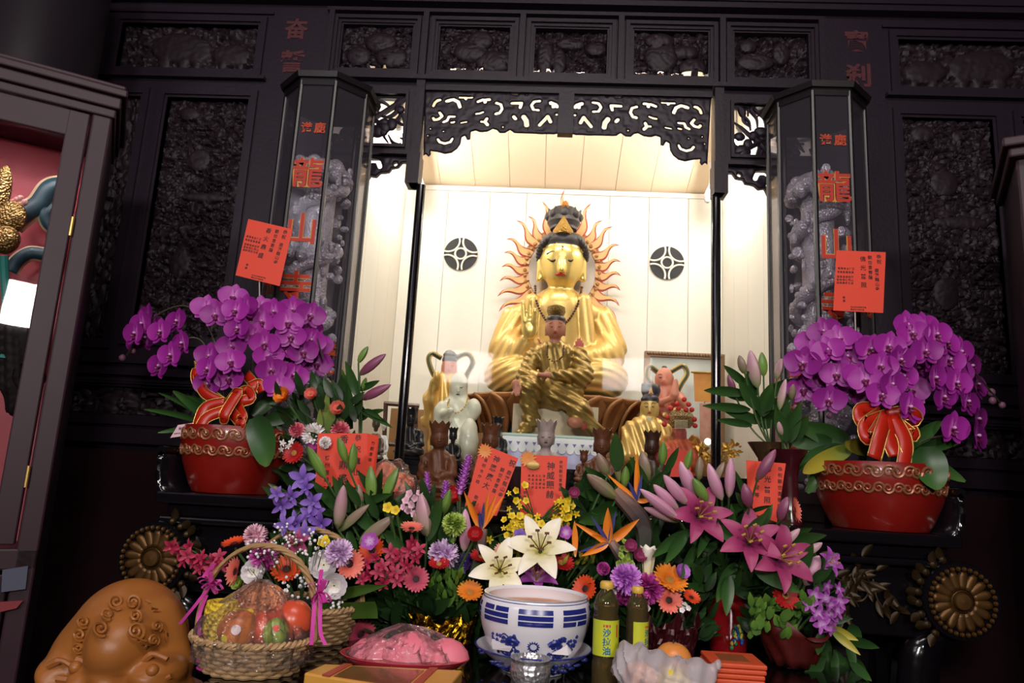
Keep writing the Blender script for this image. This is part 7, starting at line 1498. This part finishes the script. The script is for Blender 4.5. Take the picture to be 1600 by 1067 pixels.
for j in range(8):
    a = -PI/2+PI/4*(j-1)+.02; hw = .30
    for row in range(3):
        u1 = .885-.088*row; u0 = u1-.07
        if TRI[j][row]: patch(a-hw, a+hw, u0, u1)
        else: patch(a-hw, a-.02, u0, u1); patch(a+.02, a+hw, u0, u1)
patch(0, 2*PI, .945, .955, n=64, m_=1); patch(0, 2*PI, .985, .996, 1.012, n=64, m_=1); patch(0, 2*PI, .03, .045, 1.012, n=64, m_=1)
def dot(a, u, r, mb=None): q = cb+V3((rf(u)*1.0*math.cos(a), rf(u)*1.0*math.sin(a), Hc*u)); b.ball(q, r, 7, 5)
for j in range(14):
    g = 2*PI*j/14; p = [cb+V3((rf(.34+.06*e*math.sin(g))*1.006*math.cos(-PI/2+.12*e*math.cos(g)), rf(.34+.06*e*math.sin(g))*1.006*math.sin(-PI/2+.12*e*math.cos(g)), Hc*(.34+.09*e*math.sin(g)))) for e in (.55, 1.0)]; b.tube(p, [.0028, .0008], 4)
r_ = random.Random(12)
for sg in (-1, 1):
    pts = []
    for i in range(60):
        v = i/59; a = -PI/2+sg*(.28+.55*v+.06*math.sin(7*v)); u = .30+.12*math.sin(6.5*v+.6)-.02*v; pts.append(cb+V3((rf(u)*1.002*math.cos(a), rf(u)*1.002*math.sin(a), Hc*u)))
    b.tube(pts, [.007*(.5+.5*math.sin(PI*min(1, .25+i/70))) for i in range(60)], 6)
    for i in range(70): dot(-PI/2+sg*(.3+.6*r_.random()), .16+.32*r_.random(), .002+.0028*r_.random())
    b.tube([cb+V3((rf(u)*1.005*math.cos(a), rf(u)*1.005*math.sin(a), Hc*u)) for a, u in [(-PI/2+sg*(.62-.03*i), .46+.03*math.sin(i*.7)) for i in range(10)]], .0016, 4)
b.build('blue_painting', m_blue, bowl)
b = MB(); b.ball(_at(775, 1012, Yc-.14), .012, 8, 6) if False else b.prism([_at(768, 1004, 1.66), _at(800, 1012, 1.645), _at(796, 1018, 1.65), _at(770, 1014, 1.66)], (0, .02, .004)); o = b.build('folded_paper', mat('white_paper', '#d8d2d4', .7), loc=_at(785, 1012, 1.66), smooth=False); props(o, 'scrap of white paper on the left rim of the blue and white dish', 'paper')
b = MB(); b.prism([_at(862, 1022, 1.645), _at(886, 1008, 1.66), _at(893, 1020, 1.66), _at(888, 1024, 1.65)], (0, .02, .003)); o = b.build('folded_paper', MATS['white_paper'], loc=_at(880, 1016, 1.65), smooth=False); props(o, 'scrap of white paper on the right rim of the blue and white dish', 'paper')
# silver cup
c = V3(_at(828, 1060, 1.60)); kk = 1.60/F_PX; zt_ = _at(828, 1027, 1.60).z; hh = zt_-ZT-.001; c.z = ZT+.001; t = thing('silver_cup', 'small embossed silver cup standing in front of the censer dish', 'cup', c)
b = MB(); b.lathe([(kk*20, 0), (kk*26, hh*.15), (kk*30, hh*.5), (kk*29, hh*.8), (kk*27, hh*.86), (kk*30, hh), (kk*28, hh), (kk*25, hh*.85), (0, hh*.2)], c, 36); b.build('cup', mat('embossed_cup_silver', '#c9c6c8', .3, .8, .5, bump=(110, .35, 'v')), t)
# oil bottles
m_bot = clear_mat('bottle_plastic', '#efe3a8', .04, 1.45, 1.0, .05, '#d8c890'); m_oil = clear_mat('oil_amber', '#dcc06a', .03, 1.3, .8, .10, '#a08a3a'); m_capy = mat('yellow_cap', '#d8b04a', .45); m_lab = mat('yellow_label', '#d2cf26', .45, noise=('#a8c03a', 14)); m_labink = mat('label_blue', '#1a6a8a', .5); m_labred = mat('label_red', '#c8402a', .5)
def bottle(label, px, Y, top, w, turn, txt):
    k = Y/F_PX; c = V3((_at(px, 1000, Y).x, Y, ZT+.001)); H = _at(px, top, Y).z-c.z; R = w*k/2; t = thing('oil_bottle', label, 'bottle', c); Z = lambda u: H*u
    pr = [(R*.85, 0), (R, .02), (R, .22), (R*.94, .25), (R*.94, .30), (R, .33), (R, .63), (R*.92, .70), (R*.98, .77), (R*.8, .85), (R*.45, .92), (R*.42, .96)]
    b = MB(); b.lathe([(r, Z(u)) for r, u in pr], c, 32); b.build('bottle', m_bot, t)
    b = MB(); b.lathe([(r*.93, Z(u)*.99+.002) for r, u in pr[:9]]+[(0, Z(.765))], c, 28); b.build('oil', m_oil, t)
    b = MB(); b.lathe([(R*.5, Z(.93)), (R*.54, Z(.94)), (R*.52, Z(.985)), (R*.44, Z(1.0)), (0, Z(1.0))], c, 24); b.build('cap', m_capy, t)
    b = MB(); n = 20; a0 = -PI/2+turn; hw = 1.35
    for mi, (d0, d1, u0, u1, lf) in enumerate(((-hw, hw, .30, .64, 1.012),)):
        b.mi = 0; b.grid([[c+V3((R*lf*math.cos(a0+d0+(d1-d0)*i/n), R*lf*math.sin(a0+d0+(d1-d0)*i/n), Z(u))) for i in range(n+1)] for u in (u0, (u0+u1)/2, u1)])
    def lab(mi, ch, uc, sz, da=0):
        b.mi = mi; vs, fs = glyph(ch, .03); b.add([c+V3((R*1.02*math.cos(a0+da+x*sz/R), R*1.02*math.sin(a0+da+x*sz/R), Z(uc)+y*sz)) for x, y in vs], fs)
    for i, ch in enumerate(txt): lab(1, ch, .525-.085*i, R*.62)
    b.mi = 2; b.grid([[c+V3((R*1.02*math.cos(a0+d), R*1.02*math.sin(a0+d), Z(u))) for d in (.8, .95)] for u in (.48, .6)]); b.grid([[c+V3((R*1.02*math.cos(a0+d), R*1.02*math.sin(a0+d), Z(u))) for d in (-.28, 0, .28)] for u in (.575, .6)])
    b.build('label', [m_lab, m_labink, m_labred], t); return t
bottle('taller oil bottle with a yellow label facing front, right of the censer', 946, 1.66, 908, 38, .0, '沙拉油')
bottle('shorter looking oil bottle turned sideways, behind the plastic bag', 995, 1.71, 916, 33, .9, '沙拉油')
# plastic bag with fruit
c = _at(1040, 1062, 1.58); m_bag = clear_mat('white_plastic_film', '#ffffff', .25, 1.4, 1.2, .42, '#e8dde2', bump=(20, .8))
for px, py, Y, r, lb in ((1052, 1030, 1.66, 27, 'orange apple showing above the white plastic bag'), (1000, 1058, 1.585, 26, 'orange fruit inside the left of the plastic bag'), (1052, 1066, 1.58, 26, 'pale yellow fruit inside the plastic bag at the bottom edge')):
    fruit('apple', lb, 'fruit', px, py, Y, r, r*.9, mat('orange_apple_skin', '#d8743a', .35, 0, .5, noise=('#e0a04a', 14)) if px != 1052 or py < 1050 else mat('yellow_apple_skin', '#d8c050', .4))
t = thing('plastic_bag', 'crumpled white plastic bag of fruit at the bottom right of centre', 'bag', (c.x, c.y, ZT))
s = SC(1.6)
def crum(P, d): return d+.006*(np.abs(np.sin(P[:, 0]*60+P[:, 2]*90+np.sin(P[:, 1]*70)*2))-.5)+.004*np.sin(P[:, 0]*150-P[:, 2]*60)
b = sculpt([(0, [s.e((1000, 1052, .0), 38, 46, 34), s.e((1055, 1066, .0), 52, 50, 26), s.c((985, 1020, .0), (975, 1012, 0), 10, 4), s.c((990, 1030, -.01), (1090, 1046, -.01), 13, 9), s.c((1080, 1052, 0), (1118, 1040, -.01), 14, 6)], crum)], k=.03, res=80); b.build('film', m_bag, t)
# stack of red packets
m_pack = mat('orange_packet', '#d8542c', .5, noise=('#c84622', 20)); m_packt = mat('packet_picture', '#8a4a28', .45)
q0 = _at(1152, 1052, 1.62)
for i in range(7):
    z = ZT+.001+.0105*i; dx = random.Random(i).uniform(-.004, .004); cx = q0.x+dx; cy = 1.665; w, d = .058, .055
    t = thing('paper_packet', ['lowest', 'second lowest', 'third', 'middle', 'fifth', 'second from top', 'topmost'][i]+' orange red paper packet of the stack right of the plastic bag', 'packet', (cx, cy, z), 'stack of orange red paper packets')
    b = MB(); b.box((cx-w, cy-d, z), (cx+w, cy+d, z+.0098)); bevel(b.build('packet', m_pack, t, smooth=False), .003, 2)
    if i == 6: b = MB(); b.box((cx-w*.55, cy-d*.6, z+.0098), (cx+w*.5, cy+d*.55, z+.0104)); b.build('picture_print', m_packt, t, smooth=False)
# pink buns on a red tray
m_bun = mat('pink_bun', '#e0607a', .5, 0, .4, noise=('#ea8a98', 16)); Yp = 1.70; c = _at(632, 1030, Yp); c.z = ZT+.001; k = Yp/F_PX
t = thing('red_tray', 'shallow red plastic tray under the wrapped pink buns', 'tray', c)
b = MB(); b.lathe([(k*70, 0), (k*86, .012), (k*96, .026), (k*94, .027), (k*82, .014), (0, .006)], c, 40, sy=.62); b.build('tray', mat('red_plastic', '#b83440', .3, 0, .5), t)
for px, py, rx, rz, lb in ((585, 1018, 38, 22, 'left pink bun of the three under film on the red tray'), (642, 1014, 46, 26, 'middle and tallest pink bun under film on the red tray'), (698, 1020, 34, 22, 'right pink bun of the three under film on the red tray')):
    p = _at(px, py, Yp-.01*(px == 642)); zb_ = c.z+.012; hb = p.z+rz*k*.95-zb_; b = MB(); b.lathe([(rx*k*.8, 0), (rx*k, hb*.22), (rx*k*.92, hb*.5), (rx*k*.6, hb*.82), (rx*k*.22, hb*.97), (0, hb)], (p.x, p.y, zb_), 28, sy=.85); o = b.build('longevity_bun', m_bun, loc=(p.x, p.y, zb_)); props(o, lb, 'bun', 'pink buns on the red tray')
rows = []
for i in range(9):
    u = i/8; row = []
    for j in range(73):
        a = 2*PI*j/72; rx = k*92*(1-u)**.55; w = 1+.03*math.sin(15*a+3*u)*(1-u*.5); row.append((c.x+rx*w*math.cos(a), c.y+rx*w*math.sin(a)*.62, c.z+.022+.070*u**.75+.004*math.sin(9*a+5*u)*(1-u)+(-.012*abs(math.sin(1.5*a))+random.Random(i*100+j % 72).uniform(-.004, .004))*(.1 < u < 1)))
    rows.append(row)
b = MB(); b.grid(rows); o = b.build('clear_film', m_cello, loc=c, smooth=False); props(o, 'clear crinkled film stretched over the three pink buns', 'plastic film')
# flat gift box
t = thing('gift_box', 'flat yellow orange gift box with red ribbon bands at the bottom edge', 'box', (_at(600, 1050, 1.55).x, 1.55, ZT))
zt_ = ZT+.028; P = [atz(507, 1036, zt_), atz(723, 1046, zt_), atz(690, 1085, zt_), atz(475, 1050, zt_)]; b = MB(); b.prism([V3((p.x, p.y, ZT+.001)) for p in P], (0, 0, .026)); bevel(b.build('box', mat('yellow_box_paper', '#d8a848', .35, 0, .5, noise=('#c07a34', 4)), t, smooth=False), .004)
def lerpq(u, v, dz=0): return (P[0]*(1-u)+P[1]*u)*(1-v)+(P[3]*(1-u)+P[2]*u)*v+V3((0, 0, dz))
for u0, u1, v0, v1 in ((.14, .20, -.01, 1.01), (.76, .82, -.01, 1.01)): b = MB(); b.prism([lerpq(u0, v0, -.001), lerpq(u1, v0, -.001), lerpq(u1, v1, -.001), lerpq(u0, v1, -.001)], (0, 0, .0025)); b.build('ribbon_band', mat('brick_ribbon', '#a8402c', .4), t, smooth=False)
b = MB(); b.prism([lerpq(.22, .15, -.001), lerpq(.74, .15, -.001), lerpq(.74, .95, -.001), lerpq(.22, .95, -.001)], (0, 0, .002)); b.build('shiny_window', mat('copper_window', '#c98a5a', .15, .6, .5, noise=('#6a3a1c', 18)), t, smooth=False)
# plastic wrapped fruit behind the flowers
c = _at(612, 790, 2.3); t = thing('wrapped_fruit', 'orange pink fruit in shiny plastic wrap below the niche sill at the left', 'fruit', (c.x, 2.3, ZA+.001)); s = SC(2.3)
k = s.k
for px, py, r in ((600, 745, 24), (625, 762, 24), (606, 775, 24)): b = MB(); b.ball(s.p(px, py), r*k, 18, 12); b.build('fruit', mat('peach_fruit', '#e88a5a', .4, noise=('#e06a5a', 12)), t)
b = sculpt([(0, [s.e((603, 750, 0), 34, 30, 30), s.e((622, 765, 0), 34, 30, 30), s.c((610, 735, 0), (628, 722, 0), 6, 3)], crum)], k=.03, res=60); b.build('plastic_wrap', m_cello, t)
# --- vases at the back: left lilies and small flowers beside the left pot
at = _at
def flare_vase(name, label, px, Y, lip, w, m, z0=ZA+.001):
    k = Y/F_PX; c = V3((at(px, lip, Y).x, Y, z0)); H = at(px, lip, Y).z-z0; t = thing(name, label, 'vase', c); b = MB(); R = w*k/2
    b.lathe([(R*.62, 0), (R*.66, H*.05), (R*.42, H*.18), (R*.5, H*.4), (R*.44, H*.62), (R*.55, H*.8), (R, H), (R*.93, H), (R*.48, H*.8), (0, H*.7)], c, 32); b.build('vase', m, t); return (px, lip+6, Y)
v1 = flare_vase('flower_vase', 'flared bronze vase of lilies beside the right glazing', 1203, 2.42, 692, 66, mat('bronze_vase', '#7a5a40', .25, .7))
v2 = flare_vase('flower_vase', 'dark maroon flared vase between the bronze vase and the right orchid pot', 1232, 2.33, 703, 56, mat('maroon_vase', '#3f1018', .25, 0, .5, coat=.3))
stalk('lily_stalk', 'dark leafed lily buds in the flared bronze vase', 'lily', v1, 2.42, [((1155, 555), (1164, 584), 'olive', 13), ((1172, 547), (1184, 606), 'pinkgreen', 19), ((1190, 550), (1193, 588), 'green', 14), ((1138, 585), (1148, 617), 'dark', 11), ((1222, 560), (1214, 592), 'pinkgreen', 13)],
      [((1170, 605), (1131, 571), 11), ((1165, 615), (1101, 610), 13), ((1165, 625), (1122, 608), 11), ((1172, 640), (1100, 634), 12), ((1175, 665), (1120, 656), 10), ((1180, 620), (1168, 580), 18), ((1195, 620), (1246, 592), 18), ((1185, 640), (1155, 595), 16), ((1190, 650), (1205, 600), 20), ((1195, 640), (1235, 620), 16), ((1190, 660), (1130, 640), 14), ((1200, 670), (1180, 620), 20), ((1195, 660), (1215, 640), 20)])
stalk('lily_stalk', 'shadowed lily stalk with orange pink bud in the dark maroon vase', 'lily', v2, 2.34, [((1228, 592), (1218, 640), 'pinkgreen', 12), ((1240, 600), (1236, 625), 'olive', 12), ((1214, 655), (1222, 680), 'pinkgreen', 9)], [((1230, 690), (1212, 640), 16), ((1235, 690), (1250, 630), 18), ((1230, 690), (1225, 620), 18), ((1238, 690), (1262, 650), 20)])
v3 = (560, 720, 2.36)
stalk('lily_stalk', 'closed purple lily buds with dark leaves right of the left lantern', 'lily', v3, 2.36, [((575, 541), (560, 567), 'green', 11), ((603, 553), (562, 586), 'dark', 15), ((611, 601), (565, 624), 'dark', 15), ((572, 590), (566, 610), 'green', 9)], [((558, 620), (540, 565), 12), ((560, 610), (592, 595), 9), ((560, 640), (612, 668), 9), ((565, 650), (600, 640), 8), ((545, 660), (535, 580), 18), ((555, 640), (575, 650), 22), ((550, 670), (520, 620), 16), ((570, 640), (596, 655), 8)])
t = flare_vase('flower_vase', 'dark vase of small mixed flowers beside the left red orchid pot', 535, 2.36, 735, 50, m_lacq)
for q in [('rose', 'orange', 443, 620, 34, 'orange flower at the top of the mixed bunch beside the left orchids', (-.2, -1, .3)), ('rose', 'coral', 487, 617, 26, 'coral carnation below the magenta orchids', (0, -1, .3)), ('rose', 'coral', 528, 639, 30, 'coral carnation above the folded red card', (.1, -1, .3)), ('pompon', 'pink', 463, 671, 30, 'pink pompon flower beside the left red pot', (-.1, -1, .2)), ('chrys', 'white', 490, 676, 38, 'white chrysanthemum left of the folded red card', (0, -.6, .8)), ('pompon', 'pink', 531, 671, 36, 'pink pompon flower just above the folded red card', (.1, -1, .3)), ('gerbera', 'red', 460, 708, 38, 'dark red gerbera right of the left red pot', (-.2, -1, .2)), ('rose', 'magenta', 492, 697, 24, 'magenta flower at the left edge of the folded red card', (0, -1, .1))]:
    cut(q[0], q[1], q[2], q[3], 2.27+random.uniform(-.02, .02), q[4], (535, 738, 2.36), q[5], face=q[6])
spray('white_star_flower', 'little white star flowers beside the left red pot', 'floret', 'white', (535, 738, 2.36), 2.25, [(442, 692, 13), (456, 690, 14), (450, 698, 12), (440, 702, 12)], 13, cat='flower')
b = MB()
for (x0, y0), (x1, y1), w in (((505, 690), (512, 610), 14), ((512, 690), (522, 630), 13), ((498, 690), (500, 640), 12), ((520, 690), (540, 640), 12)): leafq(b, at(x0, y0, 2.32), at(x1, y1, 2.28), w*.0021, bend=.3)
o = b.build('striped_leaves', m_vari, loc=at(510, 690, 2.32)); props(o, 'striped green and yellow blade leaves behind the white chrysanthemum', 'leaves', kind='stuff')
foliage('dark leaves of the mixed bunch beside the left red pot', [(435, 600, 560, 780)], 2.31, 90, .07, .026, m_leafd, seed=41, anchor=at(535, 760, 2.36))
